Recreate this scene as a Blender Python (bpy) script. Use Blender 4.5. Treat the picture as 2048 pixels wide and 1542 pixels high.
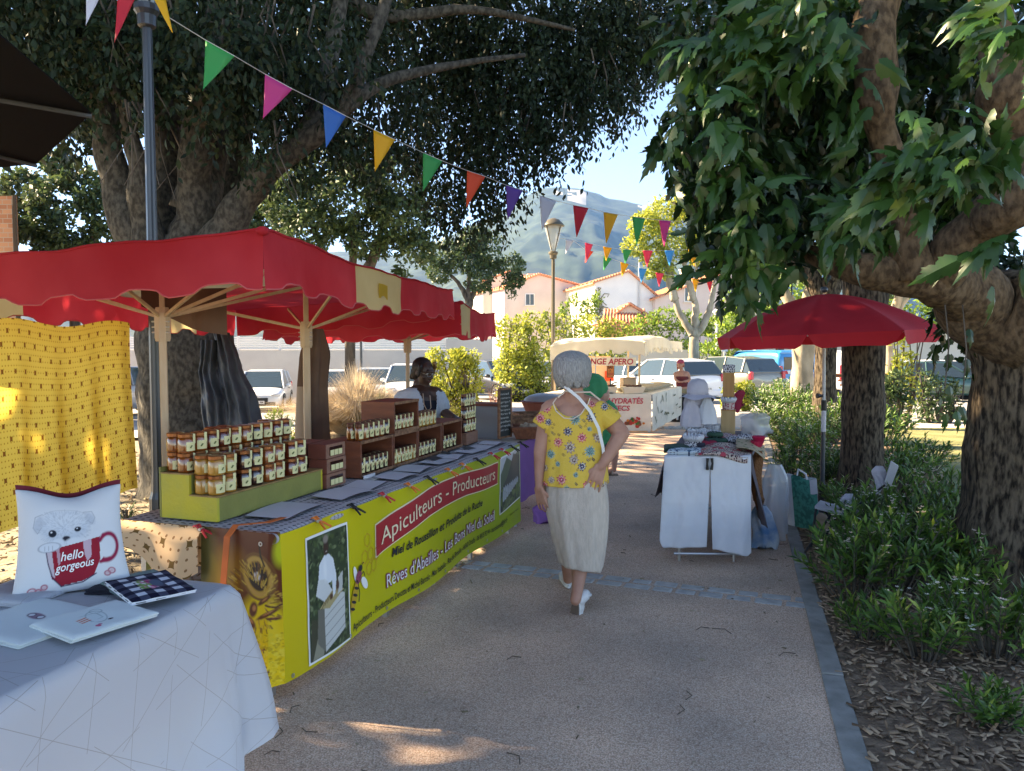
import bpy, bmesh, math, random
import numpy as np
from mathutils import Vector, Matrix, noise
SC = bpy.context.scene
for o in list(bpy.data.objects): bpy.data.objects.remove(o)
COL = SC.collection
random.seed(7); RS = np.random.RandomState(11)
PI = math.pi
# ---------------- camera ----------------
F = 1547.0; PITCH = math.radians(3.0); CH = 1.6
cam = bpy.data.cameras.new('camera'); cam.sensor_width = 36; cam.lens = 36*F/2048
cam.clip_start = .05; cam.clip_end = 9000
camo = bpy.data.objects.new('camera', cam); COL.objects.link(camo)
camo.location = (0, 0, CH); camo.rotation_euler = (math.radians(90)-PITCH, 0, 0)
SC.camera = camo
SC.render.resolution_x = 1024; SC.render.resolution_y = 771
# ---------------- world, sun, exposure ----------------
SUN = Vector((-.90, .28, .60)).normalized()
el = math.asin(SUN.z); az = math.atan2(SUN.x, SUN.y)
w = bpy.data.worlds.new('World'); SC.world = w; w.use_nodes = True
nt = w.node_tree; nt.nodes.clear()
sky = nt.nodes.new('ShaderNodeTexSky'); sky.sky_type = 'NISHITA'; sky.sun_disc = False
sky.sun_elevation = el; sky.sun_rotation = az; sky.air_density = .75; sky.dust_density = 0; sky.ozone_density = 4; sky.altitude = 3000
bg = nt.nodes.new('ShaderNodeBackground'); bg.inputs[1].default_value = .115
wo = nt.nodes.new('ShaderNodeOutputWorld')
nt.links.new(sky.outputs[0], bg.inputs[0]); nt.links.new(bg.outputs[0], wo.inputs[0])
sl = bpy.data.lights.new('sun', 'SUN'); sl.energy = 5.0; sl.angle = math.radians(.55); sl.color = (1, .93, .82)
so = bpy.data.objects.new('sun', sl); COL.objects.link(so)
so.rotation_euler = SUN.to_track_quat('Z', 'Y').to_euler(); so.location = (-20, 10, 30)
SC.view_settings.view_transform = 'Standard'; SC.view_settings.look = 'None'
SC.view_settings.exposure = 2.5; SC.view_settings.gamma = 1.0
SC.view_settings.use_white_balance = True; SC.view_settings.white_balance_temperature = 9600; SC.view_settings.white_balance_tint = 12
# ---------------- projection helpers (photo pixel + distance -> place) ----------------
def P(px, py, Y):
    u = (px-1024)/F; v = -(py-771)/F
    d = Vector((u, v*math.sin(PITCH)+math.cos(PITCH), v*math.cos(PITCH)-math.sin(PITCH)))
    return Vector((0, 0, CH)) + d*(Y/d.y)
def smooth(a, b, t):
    t = min(1, max(0, (t-a)/(b-a))); return t*t*(3-2*t)
def gz(x, y):      # height of the terrain
    r = -.03*max(0, y-14) if y < 32 else -.54-.002*(y-32)
    r -= .42*smooth(-1.5, -7, x-.0*y)*smooth(12, 22, y)
    return r
# ---------------- materials ----------------
M = {}
def lin(c): return tuple((x/255/12.92 if x/255 <= .04045 else ((x/255+.055)/1.055)**2.4) for x in c)
def mat(name, c, rough=.7, c2=None, ns=8, bump=0, bs=40, metal=0, spec=.4, trans=0, emit=0, coat=0, lo=.35, hi=.65, sheen=0, det=4, alpha=1, stretch=None, rgh2=None):
    m = bpy.data.materials.new(name); m.use_nodes = True; M[name] = m
    n = m.node_tree; b = n.nodes['Principled BSDF']; out = n.nodes['Material Output']
    c = tuple(c)+(1,)
    b.inputs['Base Color'].default_value = c; b.inputs['Roughness'].default_value = rough
    b.inputs['Metallic'].default_value = metal; b.inputs['Specular IOR Level'].default_value = spec
    if coat: b.inputs['Coat Weight'].default_value = coat; b.inputs['Coat Roughness'].default_value = .06
    if sheen: b.inputs['Sheen Weight'].default_value = sheen
    if alpha < 1: b.inputs['Alpha'].default_value = alpha
    tc = n.nodes.new('ShaderNodeTexCoord'); src = tc.outputs['Object']
    if stretch:
        mp = n.nodes.new('ShaderNodeMapping'); mp.inputs['Scale'].default_value = stretch
        n.links.new(src, mp.inputs[0]); src = mp.outputs[0]
    if c2:
        t = n.nodes.new('ShaderNodeTexNoise'); t.inputs['Scale'].default_value = ns; t.inputs['Detail'].default_value = det
        n.links.new(src, t.inputs['Vector'])
        r = n.nodes.new('ShaderNodeValToRGB'); r.color_ramp.elements[0].position = lo; r.color_ramp.elements[1].position = hi
        r.color_ramp.elements[0].color = c; r.color_ramp.elements[1].color = tuple(c2)+(1,)
        n.links.new(t.outputs[0], r.inputs[0]); n.links.new(r.outputs[0], b.inputs['Base Color'])
    if bump:
        t2 = n.nodes.new('ShaderNodeTexNoise'); t2.inputs['Scale'].default_value = bs; t2.inputs['Detail'].default_value = 5
        n.links.new(src, t2.inputs['Vector'])
        bp = n.nodes.new('ShaderNodeBump'); bp.inputs['Strength'].default_value = bump; bp.inputs['Distance'].default_value = .02
        n.links.new(t2.outputs[0], bp.inputs['Height']); n.links.new(bp.outputs[0], b.inputs['Normal'])
    if trans:
        tr = n.nodes.new('ShaderNodeBsdfTranslucent'); mx = n.nodes.new('ShaderNodeMixShader'); mx.inputs[0].default_value = trans
        if b.inputs['Base Color'].links: n.links.new(b.inputs['Base Color'].links[0].from_socket, tr.inputs[0])
        else: tr.inputs[0].default_value = c
        n.links.new(b.outputs[0], mx.inputs[1]); n.links.new(tr.outputs[0], mx.inputs[2]); n.links.new(mx.outputs[0], out.inputs[0])
    return m
def matvc(name, rough=.7, trans=0, bump=0, bs=300, spec=.3, coat=0):
    m = mat(name, (1, 1, 1), rough, bump=bump, bs=bs, spec=spec, coat=coat)
    n = m.node_tree; b = n.nodes['Principled BSDF']
    a = n.nodes.new('ShaderNodeAttribute'); a.attribute_name = 'Col'
    n.links.new(a.outputs['Color'], b.inputs['Base Color'])
    if trans:
        out = n.nodes['Material Output']; tr = n.nodes.new('ShaderNodeBsdfTranslucent'); mx = n.nodes.new('ShaderNodeMixShader'); mx.inputs[0].default_value = trans
        n.links.new(a.outputs['Color'], tr.inputs[0]); n.links.new(b.outputs[0], mx.inputs[1]); n.links.new(tr.outputs[0], mx.inputs[2]); n.links.new(mx.outputs[0], out.inputs[0])
    return m
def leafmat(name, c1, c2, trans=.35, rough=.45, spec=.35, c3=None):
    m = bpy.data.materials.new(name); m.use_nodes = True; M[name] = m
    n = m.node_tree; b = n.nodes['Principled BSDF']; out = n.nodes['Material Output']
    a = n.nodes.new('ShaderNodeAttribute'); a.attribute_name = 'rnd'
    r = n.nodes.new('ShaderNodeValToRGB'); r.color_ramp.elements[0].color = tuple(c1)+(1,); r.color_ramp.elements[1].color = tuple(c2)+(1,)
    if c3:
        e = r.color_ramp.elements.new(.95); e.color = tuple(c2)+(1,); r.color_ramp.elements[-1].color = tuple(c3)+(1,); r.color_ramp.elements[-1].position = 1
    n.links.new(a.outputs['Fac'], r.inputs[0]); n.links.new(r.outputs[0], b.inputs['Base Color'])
    b.inputs['Roughness'].default_value = rough; b.inputs['Specular IOR Level'].default_value = spec
    tr = n.nodes.new('ShaderNodeBsdfTranslucent'); mx = n.nodes.new('ShaderNodeMixShader'); mx.inputs[0].default_value = trans
    h = n.nodes.new('ShaderNodeHueSaturation'); h.inputs['Hue'].default_value = .47; h.inputs['Value'].default_value = 1.5
    n.links.new(r.outputs[0], h.inputs['Color']); n.links.new(h.outputs[0], tr.inputs[0])
    n.links.new(b.outputs[0], mx.inputs[1]); n.links.new(tr.outputs[0], mx.inputs[2]); n.links.new(mx.outputs[0], out.inputs[0])
    return m
# ---------------- object helpers ----------------
def tag(o, label=None, cat=None, group=None, kind=None):
    if label: o['label'] = label
    if cat: o['category'] = cat
    if group: o['group'] = group
    if kind: o['kind'] = kind
    return o
def thing(name, label, cat, loc=(0, 0, 0), group=None):
    o = bpy.data.objects.new(name, None); COL.objects.link(o); o.location = loc; o.empty_display_size = .1
    return tag(o, label, cat, group)
def chain(p):
    v = Vector((0, 0, 0))
    while p: v += Vector(p.location); p = p.parent
    return v
class MB:
    def __init__(s): s.v = []; s.f = []
    def add(s, vs, fs):
        k = len(s.v); s.v += [tuple(v) for v in vs]; s.f += [tuple(i+k for i in f) for f in fs]; return s
    def box(s, c, d, rz=0, u=None, v=None):   # centre, full size
        hx, hy, hz = d[0]/2, d[1]/2, d[2]/2
        cs, sn = math.cos(rz), math.sin(rz); vs = []
        for x in (-hx, hx):
            for y in (-hy, hy):
                for z in (-hz, hz): vs.append((c[0]+x*cs-y*sn, c[1]+x*sn+y*cs, c[2]+z))
        return s.add(vs, [(0, 1, 3, 2), (4, 6, 7, 5), (0, 4, 5, 1), (2, 3, 7, 6), (0, 2, 6, 4), (1, 5, 7, 3)])
    def hexa(s, b, t):    # bottom 4 pts, top 4 pts
        return s.add(list(b)+list(t), [(3, 2, 1, 0), (4, 5, 6, 7), (0, 1, 5, 4), (1, 2, 6, 5), (2, 3, 7, 6), (3, 0, 4, 7)])
    def tube(s, pts, r, n=8, cap=True, sq=1):
        pts = [Vector(p) for p in pts]; rs = r if isinstance(r, (list, tuple)) else [r]*len(pts)
        k = len(s.v); ref = None
        for i, p in enumerate(pts):
            t = (pts[min(i+1, len(pts)-1)]-pts[max(i-1, 0)]).normalized()
            if ref is None: ref = Vector((0, 0, 1)) if abs(t.z) < .9 else Vector((1, 0, 0))
            a = (ref-t*ref.dot(t)).normalized(); b = t.cross(a); ref = a
            for j in range(n):
                q = 2*PI*j/n; s.v.append(tuple(p+(a*math.cos(q)+b*math.sin(q)*sq)*rs[i]))
        for i in range(len(pts)-1):
            for j in range(n):
                s.f.append((k+i*n+j, k+i*n+(j+1) % n, k+(i+1)*n+(j+1) % n, k+(i+1)*n+j))
        if cap:
            s.f.append(tuple(k+j for j in range(n))[::-1]); s.f.append(tuple(k+(len(pts)-1)*n+j for j in range(n)))
        return s
    def lathe(s, prof, c=(0, 0, 0), n=12, cap=True):
        k = len(s.v)
        for r, z in prof:
            for j in range(n):
                q = 2*PI*j/n; s.v.append((c[0]+r*math.cos(q), c[1]+r*math.sin(q), c[2]+z))
        m = len(prof)
        for i in range(m-1):
            for j in range(n): s.f.append((k+i*n+j, k+i*n+(j+1) % n, k+(i+1)*n+(j+1) % n, k+(i+1)*n+j))
        if cap:
            s.f.append(tuple(k+j for j in range(n))[::-1]); s.f.append(tuple(k+(m-1)*n+j for j in range(n)))
        return s
    def grid(s, fn, nu, nv):
        k = len(s.v)
        for i in range(nu+1):
            for j in range(nv+1): s.v.append(tuple(fn(i/nu, j/nv)))
        for i in range(nu):
            for j in range(nv):
                a = k+i*(nv+1)+j; s.f.append((a, a+nv+1, a+nv+2, a+1))
        return s
    def ell(s, c, r, rot=None, nu=12, nv=8):
        R = rot.to_matrix() if rot else Matrix.Identity(3); c = Vector(c); k = len(s.v)
        for i in range(1, nv):
            th = PI*i/nv
            for j in range(nu):
                ph = 2*PI*j/nu
                s.v.append(tuple(c+R@Vector((r[0]*math.sin(th)*math.cos(ph), r[1]*math.sin(th)*math.sin(ph), r[2]*math.cos(th)))))
        t = len(s.v); s.v.append(tuple(c+R@Vector((0, 0, r[2])))); s.v.append(tuple(c+R@Vector((0, 0, -r[2]))))
        for i in range(nv-2):
            for j in range(nu): s.f.append((k+i*nu+j, k+(i+1)*nu+j, k+(i+1)*nu+(j+1) % nu, k+i*nu+(j+1) % nu))
        for j in range(nu):
            s.f.append((t, k+j, k+(j+1) % nu)); s.f.append((t+1, k+(nv-2)*nu+(j+1) % nu, k+(nv-2)*nu+j))
        return s
    def cap(s, a, b, ra, rb, n=10):   # tapered capsule
        a = Vector(a); b = Vector(b); t = (b-a).normalized()
        pts = [a-t*ra*.95, a-t*ra*.7, a, b, b+t*rb*.7, b+t*rb*.95]
        return s.tube(pts, [ra*.3, ra*.72, ra, rb, rb*.72, rb*.3], n)
    def prism(s, poly, o, ux, uy, th):   # polygon (2D) placed at o with axes, thickness along normal
        o = Vector(o); ux = Vector(ux); uy = Vector(uy); nn = ux.cross(uy).normalized()*th; n = len(poly)
        a = [o+ux*p[0]+uy*p[1] for p in poly]
        return s.add(a+[q+nn for q in a], [tuple(range(n))[::-1], tuple(range(n, 2*n))]+[(i, (i+1) % n, n+(i+1) % n, n+i) for i in range(n)])
def part(name, mb, m, parent=None, smooth=False, bevel=0, solid=0, sub=0, cols=None):
    me = bpy.data.meshes.new(name); off = chain(parent)
    v = np.array(mb.v, dtype=float).reshape(-1, 3)-np.array(off)
    me.from_pydata(v.tolist(), [], mb.f); me.update()
    if cols is not None:
        ca = me.color_attributes.new('Col', 'FLOAT_COLOR', 'POINT')
        c = np.ones((len(v), 4)); c[:, :3] = cols; ca.data.foreach_set('color', c.ravel())
    ms = m if isinstance(m, (list, tuple)) else [m]
    for q in ms: me.materials.append(M[q] if isinstance(q, str) else q)
    if smooth: me.shade_smooth()
    o = bpy.data.objects.new(name, me); COL.objects.link(o)
    if parent: o.parent = parent
    if bevel:
        b = o.modifiers.new('b', 'BEVEL'); b.width = bevel; b.segments = 2; b.limit_method = 'ANGLE'
    if solid:
        b = o.modifiers.new('s', 'SOLIDIFY'); b.thickness = solid; b.offset = 0
    if sub:
        b = o.modifiers.new('ss', 'SUBSURF'); b.levels = sub; b.render_levels = sub
    return o
def one(name, mb, m, label, cat, group=None, loc=None, **k):   # a thing that is one mesh, origin at loc
    if loc is None:
        a = np.array(mb.v); loc = (float(a[:, 0].mean()), float(a[:, 1].mean()), float(a[:, 2].min()))
    e = type('E', (), {'location': loc, 'parent': None})()
    o = None
    me_v = [(x-loc[0], y-loc[1], z-loc[2]) for x, y, z in mb.v]; q = MB(); q.v = me_v; q.f = mb.f
    o = part(name, q, m, None, **k); o.location = loc
    return tag(o, label, cat, group)
def struct(name, mb, m, kind='structure', **k): return tag(part(name, mb, m, None, **k), kind=kind)
def dup(root, loc=None, rz=0, label=None, sc=None, group=None, keep=()):
    def cp(o, par):
        c = o.copy(); COL.objects.link(c)
        if par: c.parent = par
        for ch in list(o.children): cp(ch, c)
        return c
    r = cp(root, None)
    if loc is not None: r.location = loc
    r.rotation_euler = (0, 0, rz)
    if sc: r.scale = (sc, sc, sc) if not isinstance(sc, tuple) else sc
    if label: r['label'] = label
    if group: r['group'] = group
    return r
def fuse(mb, voxel=.006, it=4, keepfn=None):   # union of overlapping solids as one continuous skin
    me = bpy.data.meshes.new('t'); me.from_pydata(mb.v, [], mb.f); o = bpy.data.objects.new('t', me); COL.objects.link(o)
    r = o.modifiers.new('r', 'REMESH'); r.mode = 'VOXEL'; r.voxel_size = voxel
    s = o.modifiers.new('s', 'SMOOTH'); s.iterations = it; s.factor = .5
    dg = bpy.context.evaluated_depsgraph_get(); dg.update()
    m2 = bpy.data.meshes.new_from_object(o.evaluated_get(dg))
    v = np.zeros(len(m2.vertices)*3); m2.vertices.foreach_get('co', v); v = v.reshape(-1, 3)
    f = [tuple(p.vertices) for p in m2.polygons]
    bpy.data.objects.remove(o); bpy.data.meshes.remove(me); bpy.data.meshes.remove(m2)
    out = MB()
    if keepfn is not None:
        k = keepfn(v); idx = -np.ones(len(v), int); idx[k] = np.arange(k.sum())
        f = [tuple(idx[list(p)]) for p in f if all(k[list(p)])]; v = v[k]
    out.v = [tuple(x) for x in v]; out.f = [tuple(int(i) for i in p) for p in f]
    return out
_tc = {}
def text(s, shear=0, bold=0, sx=1.0):   # flat lettering, unit cap height ~.7, starts at x=0
    k = (s, shear, bold, sx)
    if k in _tc: return _tc[k]
    cu = bpy.data.curves.new('t', 'FONT'); cu.body = s; cu.shear = shear; cu.offset = bold; cu.resolution_u = 3; cu.size = 1
    o = bpy.data.objects.new('t', cu); COL.objects.link(o)
    dg = bpy.context.evaluated_depsgraph_get(); dg.update()
    me = bpy.data.meshes.new_from_object(o.evaluated_get(dg))
    v = [(p.co.x*sx, p.co.y) for p in me.vertices]; f = [tuple(p.vertices) for p in me.polygons]
    bpy.data.objects.remove(o); bpy.data.meshes.remove(me)
    x0 = min(p[0] for p in v); v = [(p[0]-x0, p[1]) for p in v]
    _tc[k] = (v, f, max(p[0] for p in v)); return _tc[k]
def lettering(s, o, ux, uy, size, off=.003, width=None, **k):   # MB of text in a plane
    v, f, wd = text(s, **k); o = Vector(o); ux = Vector(ux).normalized(); uy = Vector(uy).normalized(); nn = ux.cross(uy)
    q = (width/(wd*size)) if width else 1
    return MB().add([o+ux*(p[0]*size*q)+uy*(p[1]*size)+nn*off for p in v], f)
# ---------------- foliage ----------------
T_OV = (np.array([[0, 0, 0], [-.2, .3, .05], [.2, .3, .05], [-.21, .6, .03], [.21, .6, .03], [0, 1, -.08], [0, .32, 0], [0, .62, 0]]),
        [(0, 6, 1), (0, 2, 6), (1, 6, 7, 3), (6, 2, 4, 7), (3, 7, 5), (7, 4, 5)])
T_SM = (np.array([[0, 0, 0], [-.26, .45, .03], [0, 1, 0], [.26, .45, .03]]), [(0, 3, 2, 1)])
T_LN = (np.array([[0, 0, 0], [-.07, .4, .02], [0, .45, 0], [.07, .4, .02], [0, 1, -.1]]), [(0, 2, 1), (0, 3, 2), (1, 2, 4), (2, 3, 4)])
def mulberry():
    half = [(0, -.02), (.13, -.08), (.30, .02), (.42, .12), (.38, .17), (.47, .27), (.36, .27), (.30, .36), (.22, .38), (.34, .5), (.32, .56), (.40, .68), (.29, .66), (.24, .74), (.14, .68), (.17, .82), (.09, .88), (.0, 1.12)]
    mid = [(0, y) for y in (.25, .5, .75)]
    v = []; f = []
    def z(x, y): return -.35*abs(x)**1.3-.22*max(0, y-.35)**1.6+.04*math.sin(y*22)*abs(x)
    for sgn in (1, -1):
        k = len(v)
        for x, y in half: v.append((sgn*x, y, z(x, y)))
        m = len(v)
        for x, y in mid: v.append((0, y, .0+z(0, y)))
        A = [(0, 1, 2, m), (2, 3, 4, m), (4, 5, 6, m), (6, 7, 8, m), (8, m+1, m)]
        fs = [(k, k+1, k+2, m), (k+2, k+3, k+4, m), (k+4, k+5, k+6, m), (k+6, k+7, k+8, m), (k+8, m+1, m),
              (k+8, k+9, k+10, m+1), (k+10, k+11, k+12, m+1), (k+12, k+13, k+14, m+1), (k+14, m+2, m+1), (k+14, k+15, k+16, m+2), (k+16, k+17, m+2)]
        f += [q if sgn > 0 else q[::-1] for q in fs]
    return np.array(v), f
T_MU = mulberry(); T_MU[0][:, 0] *= .60; T_MU[0][:, 2] += -.26*T_MU[0][:, 1]**2
def nrmz(a): return a/np.maximum(1e-9, np.linalg.norm(a, axis=1, keepdims=True))
def leafmesh(name, pos, d, n, size, tm, m, parent=None, rnd=None, group=None):
    tv, tf = tm; N = len(pos); k = len(tv)
    pos = pos-np.array(chain(parent))
    d = nrmz(d); n = n-d*np.sum(n*d, 1, keepdims=True); n = nrmz(n); w_ = np.cross(d, n)
    V = pos[:, None, :]+size[:, None, None]*(tv[None, :, 0:1]*w_[:, None, :]+tv[None, :, 1:2]*d[:, None, :]+tv[None, :, 2:3]*n[:, None, :])
    me = bpy.data.meshes.new(name); me.vertices.add(N*k); me.vertices.foreach_set('co', V.astype(np.float32).ravel())
    ls = np.array([i for q in tf for i in q]); cnt = np.array([len(q) for q in tf]); st = np.concatenate([[0], np.cumsum(cnt)[:-1]])
    L = len(ls); me.loops.add(N*L); me.loops.foreach_set('vertex_index', (ls[None]+np.arange(N)[:, None]*k).ravel().astype(np.int32))
    me.polygons.add(N*len(tf)); me.polygons.foreach_set('loop_start', (st[None]+np.arange(N)[:, None]*L).ravel().astype(np.int32))
    if rnd is None: rnd = RS.rand(N)
    a = me.attributes.new('rnd', 'FLOAT', 'POINT'); a.data.foreach_set('value', np.repeat(rnd, k).astype(np.float32))
    me.update(calc_edges=True); me.materials.append(M[m])
    o = bpy.data.objects.new(name, me); COL.objects.link(o)
    if parent: o.parent = parent
    return o
def rdir(n): return nrmz(RS.randn(n, 3))
def blobpts(blobs, n, shell=.5):
    """blobs: (x,y,z, rx,ry,rz, weight)"""
    b = np.array(blobs); wt = b[:, 6]*b[:, 3]*b[:, 5]; wt = wt/wt.sum(); i = RS.choice(len(b), n, p=wt)
    q = rdir(n)*(RS.rand(n, 1)**(1/3)*(1-shell)+shell*RS.rand(n, 1)**.15)
    return b[i, :3]+q*b[i, 3:6], q
def drooptwigs(blobs, ntw, per, drop=.35, spread=.12, shell=.4, side=.25):
    p, q = blobpts(blobs, ntw, shell)
    t = np.linspace(0, 1, per)[None, :, None]
    dr = np.zeros((ntw, 3)); dr[:, 2] = -1; dr += side*RS.randn(ntw, 3)*.8+q*side; dr = nrmz(dr)
    L = drop*(.5+RS.rand(ntw, 1, 1))
    pos = (p[:, None, :]+dr[:, None, :]*t*L+RS.randn(ntw, per, 3)*spread*.25).reshape(-1, 3)
    d = np.repeat(dr, per, 0)+.75*RS.randn(ntw*per, 3); d[:, 2] -= .35
    n = RS.randn(ntw*per, 3)
    rn = np.clip(np.repeat(RS.rand(ntw), per)*.6+RS.rand(ntw*per)*.4, 0, 1)
    return pos, d, n, rn
def limb(mb, pts, r, n=10, wob=.0, seed=0):   # smooth tapered limb through points
    pts = [Vector(p) for p in pts]; rs = list(r); out = []; ro = []
    for i in range(len(pts)-1):
        p0 = pts[max(i-1, 0)]; p1 = pts[i]; p2 = pts[i+1]; p3 = pts[min(i+2, len(pts)-1)]
        for k in range(5):
            t = k/5
            q = .5*((2*p1)+(p2-p0)*t+(2*p0-5*p1+4*p2-p3)*t*t+(3*p1-p0-3*p2+p3)*t**3)
            rr = rs[i]*(1-t)+rs[i+1]*t
            out.append(q+Vector((noise.noise(q*3+Vector((seed, 0, 0))), noise.noise(q*3+Vector((0, seed+9, 0))), 0))*wob*rr)
            ro.append(rr*(1+.12*noise.noise(q*4+Vector((0, 0, seed)))))
    out.append(pts[-1]); ro.append(rs[-1])
    k = len(mb.v); mb.tube(out, ro, n)
    for i in range(k, len(mb.v)):
        v = Vector(mb.v[i]); nn = noise.noise(Vector((v.x*7, v.y*7, v.z*2)))
        j = (i-k)//n; c = out[min(j, len(out)-1)]
        mb.v[i] = tuple(c+(v-c)*(1+.12*nn))
    return mb
# ================= MATERIALS FOR THE SETTING =================
mat('soil', (.20, .165, .115), .95, (.33, .28, .20), 3.5, bump=.6, bs=30, lo=.3, hi=.7, det=8)
mat('asphalt', (.27, .265, .26), .9, (.36, .35, .33), 2, bump=.2, bs=120)
mat('plaza', (.52, .45, .38), .9, (.60, .53, .45), 1.3, bump=.2, bs=150)
mat('kerb_stone', (.20, .20, .18), .85, (.30, .295, .27), 9, bump=.3, bs=60, det=6)
mat('cobble', (.30, .31, .30), .8, (.42, .42, .40), 14, bump=.5, bs=30)
mat('lawn', (.15, .16, .06), .95, (.30, .28, .12), 2.2, bump=.9, bs=90, det=8)
mat('mulch', (.13, .085, .055), .95, (.30, .20, .13), 22, bump=.9, bs=60, det=6)
def agg():
    m = bpy.data.materials.new('aggregate'); m.use_nodes = True; M['aggregate'] = m; n = m.node_tree; b = n.nodes['Principled BSDF']
    b.inputs['Roughness'].default_value = .8; b.inputs['Specular IOR Level'].default_value = .3
    tc = n.nodes.new('ShaderNodeTexCoord')
    vo = n.nodes.new('ShaderNodeTexVoronoi'); vo.inputs['Scale'].default_value = 165; n.links.new(tc.outputs['Object'], vo.inputs['Vector'])
    r = n.nodes.new('ShaderNodeValToRGB'); cr = r.color_ramp; cr.elements[0].position = 0; cr.elements[0].color = (.52, .36, .265, 1); cr.elements[1].position = 1; cr.elements[1].color = (.84, .69, .56, 1)
    for p, c in ((.25, (.66, .47, .355)), (.55, (.76, .555, .42)), (.8, (.75, .585, .46))):
        e = cr.elements.new(p); e.color = c+(1,)
    sp = n.nodes.new('ShaderNodeSeparateColor'); n.links.new(vo.outputs['Color'], sp.inputs[0]); n.links.new(sp.outputs[0], r.inputs[0])
    no = n.nodes.new('ShaderNodeTexNoise'); no.inputs['Scale'].default_value = .95; no.inputs['Detail'].default_value = 6; n.links.new(tc.outputs['Object'], no.inputs['Vector'])
    r2 = n.nodes.new('ShaderNodeValToRGB'); r2.color_ramp.elements[0].position = .35; r2.color_ramp.elements[0].color = (.64, .65, .67, 1); r2.color_ramp.elements[1].position = .65; r2.color_ramp.elements[1].color = (1.12, 1.04, 1.0, 1)
    n.links.new(no.outputs[0], r2.inputs[0])
    mx = n.nodes.new('ShaderNodeMix'); mx.data_type = 'RGBA'; mx.blend_type = 'MULTIPLY'; mx.inputs[0].default_value = 1
    n.links.new(r.outputs[0], mx.inputs[6]); n.links.new(r2.outputs[0], mx.inputs[7])
    # darker joints between the pebbles
    r3 = n.nodes.new('ShaderNodeValToRGB'); r3.color_ramp.elements[0].position = .35; r3.color_ramp.elements[0].color = (1, 1, 1, 1); r3.color_ramp.elements[1].position = .8; r3.color_ramp.elements[1].color = (.55, .52, .48, 1)
    n.links.new(vo.outputs['Distance'], r3.inputs[0])
    m2 = n.nodes.new('ShaderNodeMix'); m2.data_type = 'RGBA'; m2.blend_type = 'MULTIPLY'; m2.inputs[0].default_value = 1
    n.links.new(mx.outputs[2], m2.inputs[6]); n.links.new(r3.outputs[0], m2.inputs[7]); n.links.new(m2.outputs[2], b.inputs['Base Color'])
    bp = n.nodes.new('ShaderNodeBump'); bp.invert = True; bp.inputs['Strength'].default_value = .6; bp.inputs['Distance'].default_value = .004
    n.links.new(vo.outputs['Distance'], bp.inputs['Height']); n.links.new(bp.outputs[0], b.inputs['Normal'])
agg()
# ================= GROUND =================
def axis(lim, n, p): t = np.linspace(-1, 1, n); return np.sign(t)*np.abs(t)**p*lim
gx = axis(3000, 110, 3.4); gy = np.concatenate([[-60, -20, -8], np.linspace(-3, 33, 60), 33+np.linspace(.04, 1, 40)**3*3200])
mb = MB(); nx = len(gx); ny = len(gy)
for x in gx:
    for y in gy:
        b = .02*noise.noise(Vector((x*.8, y*.8, 0))) if (x < -3.2 or x > 6) and abs(x) < 30 and y < 30 else 0
        mb.v.append((x, y, gz(x, y)-.012+b-.01))
mb.f = [(i*ny+j, (i+1)*ny+j, (i+1)*ny+j+1, i*ny+j+1) for i in range(nx-1) for j in range(ny-1)]
struct('ground', mb, 'soil', smooth=True)
KX = lambda y: 1.40+.294*(y-2.905)-.02      # outer edge of the kerb
def strip(x0, x1, y0, y1, z, ny=40, nx=6):
    return MB().grid(lambda a, b: (lambda y: (x0(y)+(x1(y)-x0(y))*a, y, gz(x0(y)+(x1(y)-x0(y))*a, y)+z))(y0+(y1-y0)*b), nx, ny)
struct('path', strip(lambda y: KX(y)-3.75, lambda y: KX(y)-.09, -3, 15.2, .004), 'aggregate')
struct('plaza', strip(lambda y: -3.5, lambda y: 14, 15.2, 20.5, .004), 'plaza')
struct('parking_lot', strip(lambda y: -45, lambda y: 45, 20.5, 40, .012, 50, 60), 'asphalt')
struct('pavement', strip(lambda y: -14, lambda y: -3.5, 13.2, 20.5, .03, 20, 30), 'plaza')
struct('mulch_bed', strip(lambda y: KX(y)+.001, lambda y: KX(y)+1.9+.22*max(0, 5-y), -2, 14.6, .0, 40, 8), 'mulch')
struct('lawn', strip(lambda y: KX(y)+1.9+.22*max(0, 5-y), lambda y: 20, -2, 16.5, .002, 40, 8), 'lawn')
struct('footpath', strip(lambda y: KX(y)+3.0, lambda y: 22, 16.5, 18.6, .012), 'plaza')
kb = MB(); y = -2.0
while y < 14.6:
    L = .98; a = Vector((KX(y), y, 0)); b = Vector((KX(y+L*.955), y+L*.955, 0)); n = Vector((-.96, .28, 0))*.10
    j = random.uniform(-.004, .004); z = .014+random.uniform(-.004, .004)
    kb.hexa([a+n, a, b, b+n], [q+Vector((j, 0, z)) for q in (a+n, a, b, b+n)]); y += L*.96
struct('kerb', kb, 'kerb_stone', bevel=.006)
cb = MB()
def band(p, q, rows, pr=.008):
    p = Vector(p); q = Vector(q); d = (q-p); L = d.length; d.normalize(); n = Vector((-d.y, d.x, 0)); ang = math.atan2(d.y, d.x)
    for r in range(rows):
        s = random.random()*.1
        while s < L:
            w_ = random.uniform(.13, .20); c = p+d*(s+w_/2)+n*(r*.115)
            cb.box((c.x, c.y, pr/2-.02), (w_-.018, .10+random.uniform(-.006, .006), pr+.04+random.uniform(-.003, .003)), ang+random.uniform(-.03, .03)); s += w_
band((KX(5.2)-3.7, 6.02, 0), (KX(4.75)-.13, 4.66, 0), 2); band((KX(10.2)-3.6, 10.9, 0), (KX(10)-.13, 9.8, 0), 2, .012); band((KX(14.9)-5, 15.2, 0), (KX(14.9), 14.7, 0), 3)
struct('cobble_band', cb, 'cobble', bevel=.012)
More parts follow.
